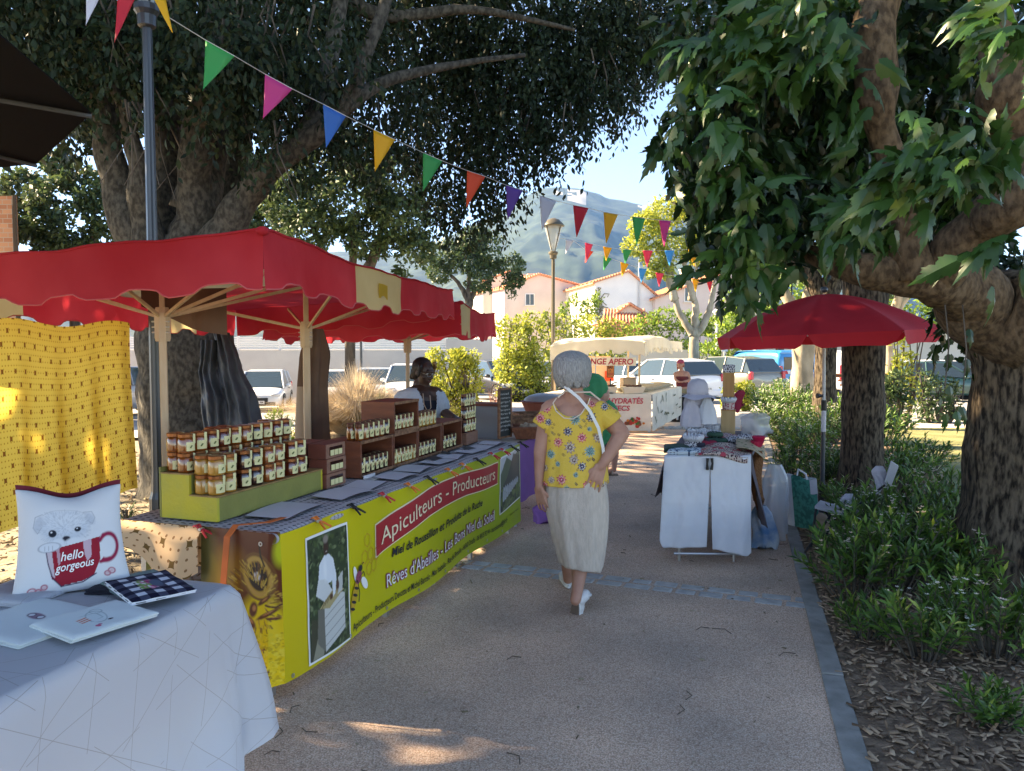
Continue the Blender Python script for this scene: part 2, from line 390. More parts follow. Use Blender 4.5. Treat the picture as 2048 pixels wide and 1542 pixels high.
# wood chips, litter (nobody could count them)
def chips(name, n, fn, m, size, flat=.25, label=None):
    p = np.array([fn() for _ in range(n)]); d = RS.randn(n, 3); d[:, 2] *= flat; nn = RS.randn(n, 3)*.35; nn[:, 2] += 1
    tm = (np.array([[-.16, 0, 0], [.16, .05, 0], [.12, 1, .03], [-.13, .93, 0], [-.16, 0, -.07], [.16, .05, -.07], [.12, 1, -.04], [-.13, .93, -.07]]), [(0, 1, 2, 3), (0, 4, 5, 1), (1, 5, 6, 2), (2, 6, 7, 3), (3, 7, 4, 0)])
    o = leafmesh(name, p, d, nn, size*(.5+RS.rand(n)), tm, m); tag(o, kind='stuff')
    if label: o['label'] = label
    return o
leafmat('chip', (.12, .07, .04), (.50, .34, .22), trans=0, rough=.9, c3=(.50, .42, .32))
leafmat('litter', (.12, .09, .05), (.38, .31, .20), trans=.1, rough=.9)
def fb():
    y = .9+9*random.random()**1.6; return (KX(y)+.01+random.random()**.9*(1.9+.22*max(0, 5-y)), y, .004+random.random()*.02)
chips('wood_chips', 24000, fb, 'chip', .042, label='shredded bark mulch between the shrubs')
def fl():
    y = 3.4+9*random.random(); return (KX(y)-3.85-random.random()**1.3*7, y, .015+random.random()*.015)
chips('leaf_litter', 7000, fl, 'litter', .05, label='dry leaf litter on the bare soil behind the stalls')
tw = MB()
for _ in range(46):
    y = 2.6+9*random.random()**1.3; x = KX(y)-.2-random.random()*3; a = random.random()*6; l = random.uniform(.02, .07)
    tw.tube([(x, y, .009), (x+l*math.cos(a), y+l*math.sin(a), .012), (x+l*1.8*math.cos(a+.5), y+l*1.8*math.sin(a+.5), .009)], .0022, 4)
def fpl():
    y = 1.9+9*random.random(); return (KX(y)-.15-random.random()**1.5*3.3, y, .009)
chips('fallen_leaves', 260, fpl, 'litter', .022, label='scattered dry leaves and crumbs on the path')
mat('twig', (.07, .05, .035), .9)
struct('twig_litter', tw, 'twig', kind='stuff')
# ================= MOUNTAIN =================
mat('forest_slope', (.010, .026, .020), .95, (.035, .058, .034), .03, bump=1, bs=.03, det=12, lo=.4, hi=.62)
mat('rock_slope', (.30, .28, .24), .95, (.40, .37, .33), .02, bump=1, bs=.03)
prof = [(-900, 640), (0, 575), (250, 560), (420, 530), (560, 505), (680, 500), (780, 512), (860, 490), (950, 448), (1000, 425), (1050, 396), (1085, 381), (1110, 377), (1160, 381), (1190, 388), (1220, 399), (1260, 407), (1290, 414), (1312, 411), (1340, 424), (1420, 436), (1550, 480), (1700, 520), (2048, 575), (3000, 640)]
def ridge(px):
    for (a, b), (c, d) in zip(prof, prof[1:]):
        if a <= px <= c: t = (px-a)/(c-a); t = t*t*(3-2*t)*.4+t*.6; return b+(d-b)*t
    return 640
mt = MB(); NU, NV = 420, 90; R0, R1 = 700, 2000; fm = []
def mtn(u, v):
    px = -900+3900*u; r = R0+(R1+500-R0)*v; az_ = (px-1024)/F; top = (690-ridge(px))/F*R1
    t = (r-R0)/(R1-R0)
    if t <= 1: h = top*(t**1.25)
    else: h = top*(1-(t-1)*1.2)
    q = Vector((az_*9, t*5, 0)); amp = 26*math.sin(min(1, t)*PI)+5
    h += amp*(noise.noise(q*1.1)+.6*noise.noise(q*2.6)+.35*noise.noise(q*6))+2.5*noise.noise(q*26)*(1 if t < .98 else .6)
    if t > .93 and 1120 < px < 1340: h += 5*abs(noise.noise(q*18))
    return (az_*r, r, h-2-6*(1-min(1, t)))
mt.grid(mtn, NU, NV); o = struct('mountain', mt, ['forest_slope', 'rock_slope'], smooth=True)
for p in o.data.polygons:
    c = mt.v[p.vertices[0]]; px = 1024+c[0]/c[1]*F; t = (c[1]-R0)/(R1-R0)
    if ((1125 < px < 1165 and .86 < t < .97) or (px > 1270 and px < 1345 and .93 < t < 1.02) or (1105 < px < 1118 and .9 < t < .96)) and noise.noise(Vector((px*.06, t*30, 3))) > -.12: p.material_index = 1
# ================= WALLS AND HOUSES =================
mat('render_grey', (.50, .49, .47), .9, (.56, .55, .52), 1.2, bump=.1, bs=30)
mat('white_slat', (.82, .82, .80), .5)
mat('wall_cream_sunlit', (.80, .74, .58), .9, (.72, .66, .52), .8, det=8)
mat('wall_white_shaded', (.74, .76, .76), .9, (.66, .69, .71), .7, det=8)
mat('wall_pink', (.62, .54, .50), .9, (.55, .47, .44), .6, det=8)
mat('wall_beige', (.74, .65, .52), .9, (.62, .54, .44), .6, det=8)
mat('shutter', (.36, .35, .22), .7); mat('glass_dark', (.03, .035, .04), .1, spec=.6); mat('zinc', (.45, .46, .47), .5, metal=.5)
def rooftile():
    m = mat('roof_tile', (.62, .22, .11), .85, (.78, .36, .20), 6, det=8); n = m.node_tree; b = n.nodes['Principled BSDF']
    tc = n.nodes.new('ShaderNodeTexCoord'); wv = n.nodes.new('ShaderNodeTexWave'); wv.inputs['Scale'].default_value = 1.1; wv.bands_direction = 'X'
    n.links.new(tc.outputs['Object'], wv.inputs['Vector']); bp = n.nodes.new('ShaderNodeBump'); bp.inputs['Strength'].default_value = 1; bp.inputs['Distance'].default_value = .1
    n.links.new(wv.outputs[0], bp.inputs['Height']); n.links.new(bp.outputs[0], b.inputs['Normal'])
rooftile()
def house(name, label, O, du, dv, w_, L, z0, ze1, zr, ze2, fr, wm, roofm='roof_tile', wins=(), chim=(), over=.35):
    """gable wall from O along du (width w_), long wall from O along dv (length L)"""
    O = Vector((O[0], O[1], 0)); du = Vector((du[0], du[1], 0)).normalized(); dv = Vector((-du.y, du.x, 0)) if dv is None else Vector((dv[0], dv[1], 0)).normalized()
    t = thing(name, label, 'house', (O.x, O.y, z0)); q = lambda a, b, z: O+du*a+dv*b+Vector((0, 0, z))
    g = [(0, z0), (w_, z0), (w_, ze2), (w_*fr, zr), (0, ze1)]
    mb = MB(); mb.add([q(a, 0, z) for a, z in g]+[q(a, L, z) for a, z in g], [(0, 1, 2, 3, 4), (9, 8, 7, 6, 5), (0, 4, 9, 5), (1, 6, 7, 2), (4, 3, 8, 9), (3, 2, 7, 8)])
    part('wall', mb, wm, t); rb = MB(); th = .16
    for a0, zz0, a1, zz1 in ((0, ze1, w_*fr, zr), (w_, ze2, w_*fr, zr)):
        s = (zz1-zz0)/(a1-a0); ae = a0-math.copysign(over, a1-a0); ze = zz0+s*(ae-a0)
        rb.hexa([q(ae, -over, ze+.02), q(ae, L+over, ze+.02), q(a1, L+over, zz1+.02), q(a1, -over, zz1+.02)], [q(ae, -over, ze+th), q(ae, L+over, ze+th), q(a1, L+over, zz1+th), q(a1, -over, zz1+th)])
        k = int(L/.42)   # rows of rounded tiles
        for i in range(k):
            b = -over+(L+2*over)*(i+.5)/k; rb.tube([q(ae, b, ze+th), q(a1, b, zz1+th)], .11, 5, cap=False)
    ro = part('roof', rb, roofm, t)
    for a, b, zb, zt, s in chim:
        cm = MB(); c = q(a, b, 0); an = math.atan2(du.y, du.x); cm.box((c.x, c.y, (zb+zt)/2), (s, s, zt-zb), an); cm.box((c.x, c.y, zt+.06), (s*1.35, s*1.35, .12), an)
        part('chimney', cm, 'wall_beige', ro)
    for side, p, z, ww, hh, sh in wins:
        if side == 'g': c = q(p, -.03, z); ax = du
        else: c = q(-.03, p, z); ax = dv
        an = math.atan2(ax.y, ax.x)
        fo = part('window', MB().box((c.x, c.y, c.z), (ww, .10, hh), an), 'white_slat' if not sh else 'shutter', t)
        if not sh:
            nn = Vector((-ax.y, ax.x, 0)); s = -1 if side == 'g' else 1
            c2 = c+nn*(.06*s)
            part('pane', MB().box((c2.x, c2.y, c2.z), (ww-.16, .04, hh-.16), an), 'glass_dark', fo)
            c3 = c+nn*(.085*s); part('mullion', MB().box((c3.x, c3.y, c3.z), (.05, .02, hh-.1), an), 'white_slat', fo)
            part('sill', MB().box((c3.x, c3.y, c3.z-hh/2-.05), (ww+.2, .2, .08), an), 'wall_beige', fo)
        else: part('batten', MB().box((c.x, c.y, c.z), (.05, .13, hh), an), 'wall_beige', fo)
    return t, q
HY = 80
o1 = P(1190, 566, HY); th, q = house('town_house', 'white two-storey house with sunlit cream long wall and red roof below the mountain', o1, (.985, .17), (-.17, .985), 6.9, 21, -1, o1.z, P(1258, 543, HY).z, P(1315, 597, HY+.8).z, .52, ['wall_white_shaded'],
    wins=[('l', 3.2, 5.6, 1.3, 2.3, 1), ('l', 15, 5.2, 1.3, 2.1, 1), ('l', 15, 1.6, 1.5, 1.6, 1), ('l', 10, 1.8, 1.3, 1.7, 0)], chim=[(2.2, 19, 6.5, 8.6, .9)])
w0 = [c for c in th.children if c.name.startswith('wall')][0]; w0.data.materials.append(M['wall_cream_sunlit']); w0.data.polygons[2].material_index = 1  # sunlit long wall coloured warm cream, shaded gable coloured cool white
part('downpipe', MB().tube([q(2.0+2.7, -.1, P(1275, 640, HY).z), q(4.7, -.1, 10.5)], .09, 8), 'zinc', th)
mat('ivy_stem', (.16, .15, .08), .9)
iv = MB()
for k in range(16):
    a = q(.2+.1*random.random(), -.08, 4.6+random.random()*2.5); pts = [a]
    for j in range(5): pts.append(pts[-1]+Vector((random.uniform(-.5, .6), -.02, random.uniform(-.6, .5))))
    iv.tube(pts, .05, 4)
part('creeper', iv, 'ivy_stem', th)
o2 = P(1318, 600, 78); house('town_house', 'dusky pink house with tiled roof behind the pale plane tree, right of the white house', (o2.x, o2.y+2), (.99, .10), (-.10, .99), 13, 14, -1, o2.z+.2, P(1420, 560, 80).z+1, 8.5, .62, 'wall_pink',
    wins=[('g', 3.7, P(1352, 581, 78).z, 1.3, 2.0, 0), ('g', 7.6, P(1404, 577, 78).z, 1.2, 1.8, 0), ('g', 3.7, 2.0, 1.3, 1.6, 0)], chim=[(4.0, 3, 8, 9.6, .7)])
o3 = P(1009, 577, 92); house('town_house', 'low pink and beige house with one small window, left of the white house', (o3.x, o3.y), (1, .05), (-.38, .92), 9, 12, -1.2, o3.z, P(1030, 560, 92).z+.6, o3.z+.3, .45, 'wall_pink', wins=[('g', 3.0, P(1062, 599, 92).z, 1.1, 1.4, 0)], chim=[(3.9, 1.5, 7, 10, .9), (5.6, 9, 8, 10.6, .9)])
o4 = P(966, 590, 96); house('town_house', 'plain beige gable house wall at the left end of the row of houses', (o4.x, o4.y), (1, -.15), (.15, 1), 3.2, 10, -1.2, o4.z+1.6, o4.z+2.6, o4.z+2.8, .9, 'wall_beige', over=.1)
o5 = P(1205, 648, 66); house('garden_shed', 'low outbuilding with terracotta tiled roof in front of the white house', (o5.x, o5.y), (1, 0), (0, 1), 4.6, 5, -1, o5.z, o5.z+1.6, o5.z+.2, .5, 'wall_beige')
for a, b in ((0, 0),):   # slanting roof turned to the viewer
    p0 = P(1203, 650, 64); p1 = P(1297, 650, 64); p2 = P(1290, 622, 67); p3 = P(1208, 622, 67)
    mb = MB(); mb.hexa([p0, p1, p2, p3], [v+Vector((0, -.05, .15)) for v in (p0, p1, p2, p3)])
    for i in range(14):
        t_ = (i+.5)/14; mb.tube([p0.lerp(p1, t_)+Vector((0, -.05, .16)), p3.lerp(p2, t_)+Vector((0, -.05, .16))], .1, 5, cap=False)
    mb.box(((p0.x+p1.x)/2, 66.5, .9), (p1.x-p0.x-.4, 4.4, p0.z-.0+1))
    one('lean_to_shed', mb, 'roof_tile', 'lean-to with a slanting tiled roof under the white gable wall', 'shed')
# boundary wall with slatted screen
wy = 33.5
a = P(60, 700, wy); b = P(985, 700, wy); t = thing('boundary_wall', 'long grey rendered wall with a white slatted screen on top, behind the left car park', 'wall', ((a.x+b.x)/2, wy, -1.1))
part('wall', MB().box(((a.x+b.x)/2, wy, (a.z-1.3)/2), (b.x-a.x, .25, a.z+1.3)), 'render_grey', t)
x = a.x
zt = P(0, 673, wy).z
e = P(890, 0, wy).x; n = 10; pw = (e-a.x)/n
for i in range(n):
    pn = MB()
    for k in range(6): pn.box((a.x+pw*(i+.5), wy-.02, a.z+.06+k*(zt-a.z-.02)/6), (pw-.1, .03, .075))
    part('slat_panel', pn, 'white_slat', t)
    part('post', MB().box((a.x+pw*(i+1), wy, (a.z+zt)/2), (.09, .09, zt-a.z+.05)), 'white_slat', t)
part('coping', MB().box(((e+b.x)/2, wy, a.z+.22), (b.x-e, .3, .5)), 'render_grey', t)
c0 = P(905, 705, 30); 
gw = P(1300, 0, 31); one('garden_wall', MB().box((gw.x+9, 40, .25), (30, .3, 2.2)), 'render_grey', 'low grey garden wall behind the parked cars in the middle', 'wall')
gw2 = P(1900, 0, 36); one('stone_wall', MB().box((gw2.x+4, 38, .9), (24, .4, 3.4)), 'render_grey', 'grey wall behind the parked cars on the right', 'wall')
def brickmat():
    m = bpy.data.materials.new('brick'); m.use_nodes = True; M['brick'] = m; n = m.node_tree; b = n.nodes['Principled BSDF']; b.inputs['Roughness'].default_value = .9
    tc = n.nodes.new('ShaderNodeTexCoord'); mp = n.nodes.new('ShaderNodeMapping'); mp.inputs['Rotation'].default_value = (PI/2, 0, 0)
    br = n.nodes.new('ShaderNodeTexBrick'); br.inputs['Scale'].default_value = 2.2; br.inputs['Color1'].default_value = (.42, .17, .09, 1); br.inputs['Color2'].default_value = (.55, .27, .15, 1); br.inputs['Mortar'].default_value = (.42, .33, .26, 1); br.inputs['Mortar Size'].default_value = .018
    n.links.new(tc.outputs['Object'], mp.inputs[0]); n.links.new(mp.outputs[0], br.inputs['Vector']); n.links.new(br.outputs[0], b.inputs['Base Color'])
brickmat()
p0 = P(34, 392, 19); q0 = [(p0.x-8, 19), (p0.x, 19), (p0.x-3.9, 25), (p0.x-9, 25)]; bb = MB().hexa([(a, b, -1) for a, b in q0], [(a, b, p0.z) for a, b in q0]); t = thing('brick_building', 'red brick building edge under the dark parasol, far left', 'building', (p0.x-4, 22, -.9)); part('wall', bb, 'brick', t)
part('downpipe', MB().tube([(p0.x-.03, 18.93, -.5), (p0.x-.03, 18.93, p0.z)], .05, 8), 'twig', t)
# ================= TREES =================
def barkmat(name, c1, c2, sc=6, b=1.0, zs=.25):
    m = mat(name, c1, .95, c2, sc, bump=b, bs=14, det=10, lo=.38, hi=.62, stretch=(1, 1, zs), spec=.2); return m
barkmat('bark_grey', (.035, .032, .026), (.095, .086, .070), 26, .7, .6)
barkmat('bark_rough', (.016, .012, .009), (.13, .10, .07), 38, 1.8, .3)
barkmat('bark_limb', (.06, .040, .025), (.15, .103, .064), 30, 1.6, .6)
barkmat('bark_pale', (.42, .36, .27), (.26, .22, .16), 5, .4, .4)
barkmat('bark_dark', (.05, .042, .035), (.13, .11, .09), 8, .8, .3)
leafmat('leaf_elm', (.006, .014, .007), (.024, .048, .020), trans=.12, rough=.55, spec=.25)
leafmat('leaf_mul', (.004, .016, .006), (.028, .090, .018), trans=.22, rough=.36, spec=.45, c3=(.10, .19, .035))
leafmat('leaf_mid', (.018, .048, .022), (.085, .14, .05), trans=.22, rough=.5)
leafmat('leaf_bright', (.12, .18, .03), (.40, .45, .08), trans=.4, rough=.5)
leafmat('leaf_green', (.06, .13, .02), (.20, .33, .05), trans=.4, rough=.5)
# ---- the big tree on the left ----
B = Vector((-3.45, 8.5, 0))
t = thing('shade_tree', 'big grey-barked tree with many upright limbs and drooping dark foliage behind the honey stall', 'tree', B)
tb = MB(); LP = lambda px, py, Y: P(px, py, Y)
limb(tb, [(B.x+.1, B.y, -.1), (B.x+.03, B.y, .35), LP(375, 800, 8.5), LP(372, 700, 8.5), LP(372, 560, 8.5), LP(370, 480, 8.5)], [.78, .62, .52, .49, .52, .44], 28)
part('trunk', tb, 'bark_grey', t, smooth=True)
for pts, r in [([(300, 540, 8.3), (268, 440, 8.2), (222, 350, 8.1), (213, 250, 8.1), (205, 120, 8.2), (190, -60, 8.4), (150, -260, 8.6)], [.27, .20, .15, .13, .16, .13, .08]),
               ([(310, 520, 8.2), (288, 420, 8.0), (272, 320, 7.9), (245, 215, 7.8), (222, 165, 7.7)], [.22, .13, .09, .075, .035]),
               ([(345, 540, 8.6), (335, 430, 8.8), (335, 260, 9), (345, 60, 9.2), (360, -180, 9.4)], [.25, .19, .16, .15, .10]),
               ([(385, 560, 8.3), (385, 440, 8.2), (392, 330, 8.1), (400, 240, 8.0), (455, 175, 7.7), (470, 120, 7.6)], [.32, .21, .17, .15, .12, .08]),
               ([(395, 420, 8.3), (415, 300, 8.4), (420, 150, 8.5), (440, -40, 8.7)], [.25, .18, .15, .11]),
               ([(420, 540, 8.6), (455, 420, 8.8), (480, 300, 9.0), (478, 160, 9.2), (500, -80, 9.5)], [.27, .16, .13, .11, .08]),
               ([(415, 545, 8.2), (460, 450, 8.1), (520, 360, 8.0), (600, 290, 7.9), (680, 230, 7.8), (740, 90, 7.7), (790, -60, 7.8)], [.29, .17, .14, .115, .085, .065, .05]),
               ([(610, 285, 7.9), (655, 150, 8.3), (690, -40, 8.6)], [.12, .10, .07]), ([(690, 215, 7.8), (780, 160, 8), (900, 130, 8.3), (1050, 110, 8.6)], [.09, .06, .04, .02]),
               ([(640, -40, 9), (760, 30, 9.2), (950, 20, 9.5), (1150, 60, 9.6)], [.09, .08, .05, .02])]:
    lm = MB(); limb(lm, [P(*q) for q in pts], r, 14, wob=.5, seed=pts[0][0]); part('limb', lm, 'bark_grey', t, smooth=True)
bl = []
def gap(p):  # drops leaves whose shadow would cover the chosen sun patches on the ground
    t_ = p[:, 2]/SUN.z; gx_ = p[:, 0]-SUN.x*t_; gy_ = p[:, 1]-SUN.y*t_
    return ~(((np.abs(gx_+.72) < .5) & (np.abs(gy_-3.18) < .17)) | ((np.abs(gx_+.1) < .25) & (np.abs(gy_-5.95) < .16)) | ((np.abs(gx_-1.2) < 1.4) & (np.abs(gy_-11.4) < .25)))
SH = 1
def bp_(px, py, Y, r, k=1, w_=1):
    if SH: py -= 55*(py > 90); r *= 1.2 if px > 780 else 1; Y += 2*(px > 780)
    c = P(px, py, Y); bl.append((c.x, c.y, c.z, r, r*.9, r*k, w_))
for a in [(60, -20, 7.5, .9), (180, 40, 7.6, .8), (90, 110, 8.5, .75), (170, 180, 9, .65, 1, .7), (130, 270, 9.5, .5, 1, .45), (230, 90, 9, .6), (300, -20, 9, .8), (420, 40, 8.8, .7), (560, 60, 9, .9), (560, 200, 8.6, .55), (500, 170, 7.4, .4), (440, 100, 7.2, .5),
          (620, 260, 8.2, .42, 1, 1), (540, 300, 8, .35, 1.2, .8), (680, 100, 9.5, .9), (760, 240, 9, .6), (820, 120, 9.5, .9), (880, 20, 9, .9), (930, 220, 9.2, .8), (720, 330, 9.3, .4, 1.1, .7), (800, 330, 9.3, .38, 1, .7),
          (900, 340, 8.8, .5, 1.2), (930, 420, 8.6, .42, 1.3), (1000, 320, 8.6, .5, 1.2), (1000, 420, 8.4, .22, 1.6, .9), (900, 460, 8.8, .25, 1.2, .8), (1020, 180, 8.8, .8), (1060, 60, 9, .9), (1100, 230, 8.6, .5), (1160, 130, 9, .7), (1200, 30, 9.4, .8), (1200, 230, 8.6, .4, 1.1), (1130, 310, 8.3, .3, 1.1, .8), (1060, 330, 8.5, .3, 1.2, .9),
          (1260, 140, 9, .5), (1270, 40, 9.5, .7), (1330, 10, 9.6, .7), (1330, 110, 9.5, .35, 1, .6), (1380, 40, 9.8, .4, 1, .6), (1250, 250, 8.8, .22, 1, .6), (380, 330, 9.4, .3, 1, .3), (470, 270, 7.6, .28, 1.1, .6), (290, 200, 7.4, .32, 1.2, .5), (330, 330, 7.7, .14, 1.3, .2), (250, 60, 7.3, .35, 1.2, 1), (340, 120, 7.4, .3, 1.3, .8), (520, 60, 7.4, .4, 1.1, 1), (440, 260, 7.3, .22, 1.2, .7), (560, 330, 7.3, .2, 1.1, .6), (640, 90, 7.4, .4, 1, .9), (270, 290, 7.2, .14, 1.3, .4)]: bp_(*a)
pos, d, n, rn = drooptwigs(bl, 7000, 11, .42, .14, shell=.2); k = gap(pos); pos, d, n, rn = pos[k], d[k], n[k], rn[k]
leafmesh('foliage', pos, d, n, .058+.05*RS.rand(len(pos)), T_OV, 'leaf_elm', t, rn)
bl2 = [(-4.5, 10.5, 8.0, 6, 4.5, 2.2, 1), (-8.5, 8.2, 7.2, 4.4, 4.0, 2.0, 1.3), (-10.5, 5.2, 6.8, 3.8, 3.6, 1.9, 1.2), (-1.5, 8, 7.8, 3, 2.6, 1.6, 1), (-9.5, 13, 7, 5, 4.5, 2.2, 1)]  # unseen crown masses, shaped towards the sun to keep the near ground shaded
pos, q_ = blobpts(bl2, 19000, .1); pos = pos[gap(pos)]
leafmesh('shading_foliage', pos, RS.randn(len(pos), 3)+np.array([0, 0, -.8]), RS.randn(len(pos), 3), .26+.12*RS.rand(len(pos)), T_OV, 'leaf_elm', t)
tg = MB()
for i in range(120):
    b = bl[random.randrange(len(bl))]; p = Vector(b[:3])+Vector((random.uniform(-1, 1)*b[3]*.6, random.uniform(-1, 1)*b[4]*.6, b[5]*.8))
    tg.tube([p, p+Vector((random.uniform(-.15, .15), random.uniform(-.1, .1), -.3)), p+Vector((random.uniform(-.25, .25), 0, -.75))], [.012, .008, .004], 5)
tag(part('twigs', tg, 'bark_dark', t), kind='stuff')
# ---- the mulberry on the right ----
B = Vector((3.30, 5.0, 0))
t = thing('mulberry_tree', 'gnarled mulberry tree with large lobed leaves and deeply furrowed trunk at the right edge', 'tree', B)
tb = MB(); limb(tb, [(B.x+.05, B.y, -.1), (B.x+.02, B.y, .25), (B.x, B.y, .8), (B.x-.0, B.y, 1.4), (B.x-.04, B.y, 1.75), (B.x-.1, B.y, 2.05)], [.50, .36, .32, .30, .33, .34], 40)
k = len(tb.v)
for i in range(k):   # furrows
    v = Vector(tb.v[i]); c = Vector((B.x, B.y, v.z)); a = math.atan2(v.y-c.y, v.x-c.x); tb.v[i] = tuple(c+(v-c)*(1+.035*math.sin(a*17+3*noise.noise(Vector((a*2, v.z*2, 0))))+.03*noise.noise(v*9)))
part('trunk', tb, 'bark_rough', t, smooth=True)
for pts, r in [([(2030, 640, 4.9), (1960, 600, 4.8), (1880, 565, 4.6), (1800, 548, 4.5), (1740, 540, 4.5), (1680, 530, 4.6), (1600, 500, 4.8)], [.30, .21, .145, .125, .10, .08, .045]),
               ([(1800, 555, 4.5), (1806, 480, 4.5), (1795, 430, 4.45), (1775, 340, 4.4), (1765, 260, 4.4), (1760, 180, 4.4), (1765, 60, 4.4), (1780, -60, 4.4)], [.14, .12, .085, .075, .085, .12, .12, .1]),
               ([(1870, 570, 4.6), (1920, 500, 4.4), (1970, 455, 4.3), (2030, 410, 4.2), (2075, 330, 4.1)], [.16, .11, .11, .14, .12]),
               ([(2080, 330, 4.2), (2050, 260, 4.3), (2010, 190, 4.3), (1985, 110, 4.3), (1975, -60, 4.4)], [.15, .13, .14, .11, .08]),
               ([(1760, 160, 4.4), (1680, 80, 4.6), (1600, 0, 4.8)], [.08, .05, .03]), ([(1600, 505, 4.8), (1520, 420, 4.9), (1460, 300, 4.9)], [.05, .035, .02])]:
    lm = MB(); limb(lm, [P(*q) for q in pts], r, 16, wob=.9, seed=pts[0][0]); part('limb', lm, 'bark_limb', t, smooth=True)
SH = 0; bl = []
for a in [(1430, 40, 4.6, .22), (1390, 90, 4.4, .17, 1, .8), (1500, 60, 4.5, .3), (1600, 60, 4.6, .35), (1700, 60, 4.9, .4), (1850, 60, 5.1, .4), (1920, 150, 5.1, .3), (1370, 220, 4.2, .15, 1, 1), (1420, 190, 4.4, .22), (1400, 310, 4.2, .15, .8, 1), (1460, 290, 4.4, .26),
          (1540, 200, 4.7, .35), (1640, 200, 4.9, .4), (1450, 380, 4.3, .2), (1430, 430, 4.4, .13, .8, .6), (1520, 370, 4.6, .3), (1620, 350, 4.8, .35), (1700, 300, 5.2, .3), (1490, 440, 4.5, .2), (1452, 485, 4.5, .13), (1450, 530, 4.6, .09, .8, .8), (1560, 430, 4.6, .22), (1550, 480, 4.8, .14, .8),
          (1640, 400, 4.8, .25), (1650, 470, 5.0, .10, .8), (1720, 400, 5.2, .25), (1860, 330, 5.4, .4), (1900, 440, 5.4, .3), (1900, 590, 5.3, .14, .8, .6), (1915, 680, 5.0, .09, 1, .5), (1850, 200, 5.6, .4), (2000, 560, 5.4, .3)]: bp_(*a)
pos, d, n, rn = drooptwigs(bl, 1300, 4, .16, .16, shell=.35, side=.7)
d[:, 2] -= .6
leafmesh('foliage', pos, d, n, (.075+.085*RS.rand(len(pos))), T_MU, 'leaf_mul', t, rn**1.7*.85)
bl = []
for a in [(1830, 290, 3.5, .16, .7), (1900, 300, 3.5, .16, .7), (1960, 280, 3.4, .14, .7), (1780, 370, 3.7, .13, .8), (1700, 440, 3.9, .12, .8), (1650, 430, 4.0, .14, .7), (1540, 450, 4.0, .16, .6), (2040, 60, 3.4, .14, .9), (1990, 40, 3.6, .12), (2040, 490, 3.3, .10, 1.2, .8), (2030, 560, 3.4, .07, 1.2, .5), (1570, 30, 3.9, .18), (1400, 230, 4.0, .13), (1440, 330, 4.0, .14), (1480, 520, 4.1, .12), (1730, 420, 3.9, .1), (1770, 575, 4.0, .05, .6, .4), (1650, 90, 4.0, .15), (1440, 100, 4.1, .16), (1700, 250, 4.6, .2)]: bp_(*a)
pos, d, n, rn = drooptwigs(bl, 150, 4, .16, .14, shell=.3, side=.9)
dn = d*.6; dn[:, 0] -= .35; nn = n*.5; nn[:, 2] += .7; nn[:, 1] -= .5
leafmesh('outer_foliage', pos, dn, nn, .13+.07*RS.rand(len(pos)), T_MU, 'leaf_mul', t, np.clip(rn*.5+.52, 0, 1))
pts = np.array([P(1885, 800, 4.2), P(1915, 825, 4.1), P(1893, 830, 4.3), P(1900, 775, 4.2), P(1870, 690, 4.4), P(1900, 710, 4.3), P(1935, 720, 4.4), P(1940, 660, 4.5), P(1925, 815, 4.2)])
leafmesh('low_leaves', pts, np.array([[0, -.2, -1]]*9)+RS.randn(9, 3)*.2, np.array([[.3, -1, .2]]*9)+RS.randn(9, 3)*.3, np.full(9, .10), T_MU, 'leaf_mul', t, np.array([.5, .9, .95, .5, .2, .3, .3, .4, .5]))
bl2 = [(2.9, 5.2, 4.7, 2.0, 2.2, 1.0, 1), (2.6, 5.9, 3.75, 1.3, .8, .95, 1.6), (3.6, 4.2, 4.4, 1.5, 1.2, .8, 1)]
pos, q_ = blobpts(bl2, 2400, .1)
leafmesh('inner_foliage', pos, RS.randn(len(pos), 3)+np.array([0, 0, -.8]), RS.randn(len(pos), 3), .15+.06*RS.rand(len(pos)), T_OV, 'leaf_mul', t, RS.rand(len(pos))*.35)  # leaf colour held to the dark end, painting the shade inside the crown
sl_ = MB()
for b in [(1890, 690, 775), (1925, 700, 800)]: sl_.tube([P(b[0], 610, 4.4), P(b[0]+8, b[1], 4.3), P(b[0], b[2], 4.25)], .004, 5)
part('sprig', sl_, 'bark_dark', t)
# ---- row of trunks beyond ----
def rowtree(label, px, Y, r, barkm, crown, lm, nl, ls, leanx=0, tm=T_OV, forks=()):
    c = P(px, 690, Y); z = gz(c.x, Y); t = thing('avenue_tree', label, 'tree', (c.x, Y, z)); tb = MB()
    h = forks[0][0] if forks else 2.6
    limb(tb, [(c.x, Y, z-.1), (c.x, Y, z+.3), (c.x+leanx*.5, Y, z+h*.6), (c.x+leanx, Y, z+h)], [r*1.5, r*1.1, r, r*1.12], 20)
    for k, (hh, dx, dy, dz, rr) in enumerate(forks): limb(tb, [(c.x+leanx, Y, z+h-.15), (c.x+leanx+dx*.35, Y+dy*.4, z+h+dz*.35), (c.x+leanx+dx*.8, Y+dy*.8, z+h+dz*.7), (c.x+leanx+dx, Y+dy, z+h+dz)], [rr, rr*.8, rr*.6, rr*.35], 10, wob=.8, seed=k)
    part('trunk', tb, barkm, t, smooth=True)
    pos, q = blobpts([(c.x+a, Y+b, z+cc, x, y_, zz, 1) for a, b, cc, x, y_, zz in crown], nl, .25)
    k = np.array([noise.noise(Vector(p*2.2)) for p in pos]) > -.22; pos = pos[k]
    dd = RS.randn(len(pos), 3); dd[:, 2] -= .5
    leafmesh('foliage', pos, dd, RS.randn(len(pos), 3)+np.array([-.3, 0, .5]), ls*(.7+.6*RS.rand(len(pos))), tm, lm, t)
    return t
F1 = [(2.4, -1, .3, 1.2, .16), (2.4, .9, .4, 1.3, .15), (2.4, .1, -.5, 1.4, .14)]
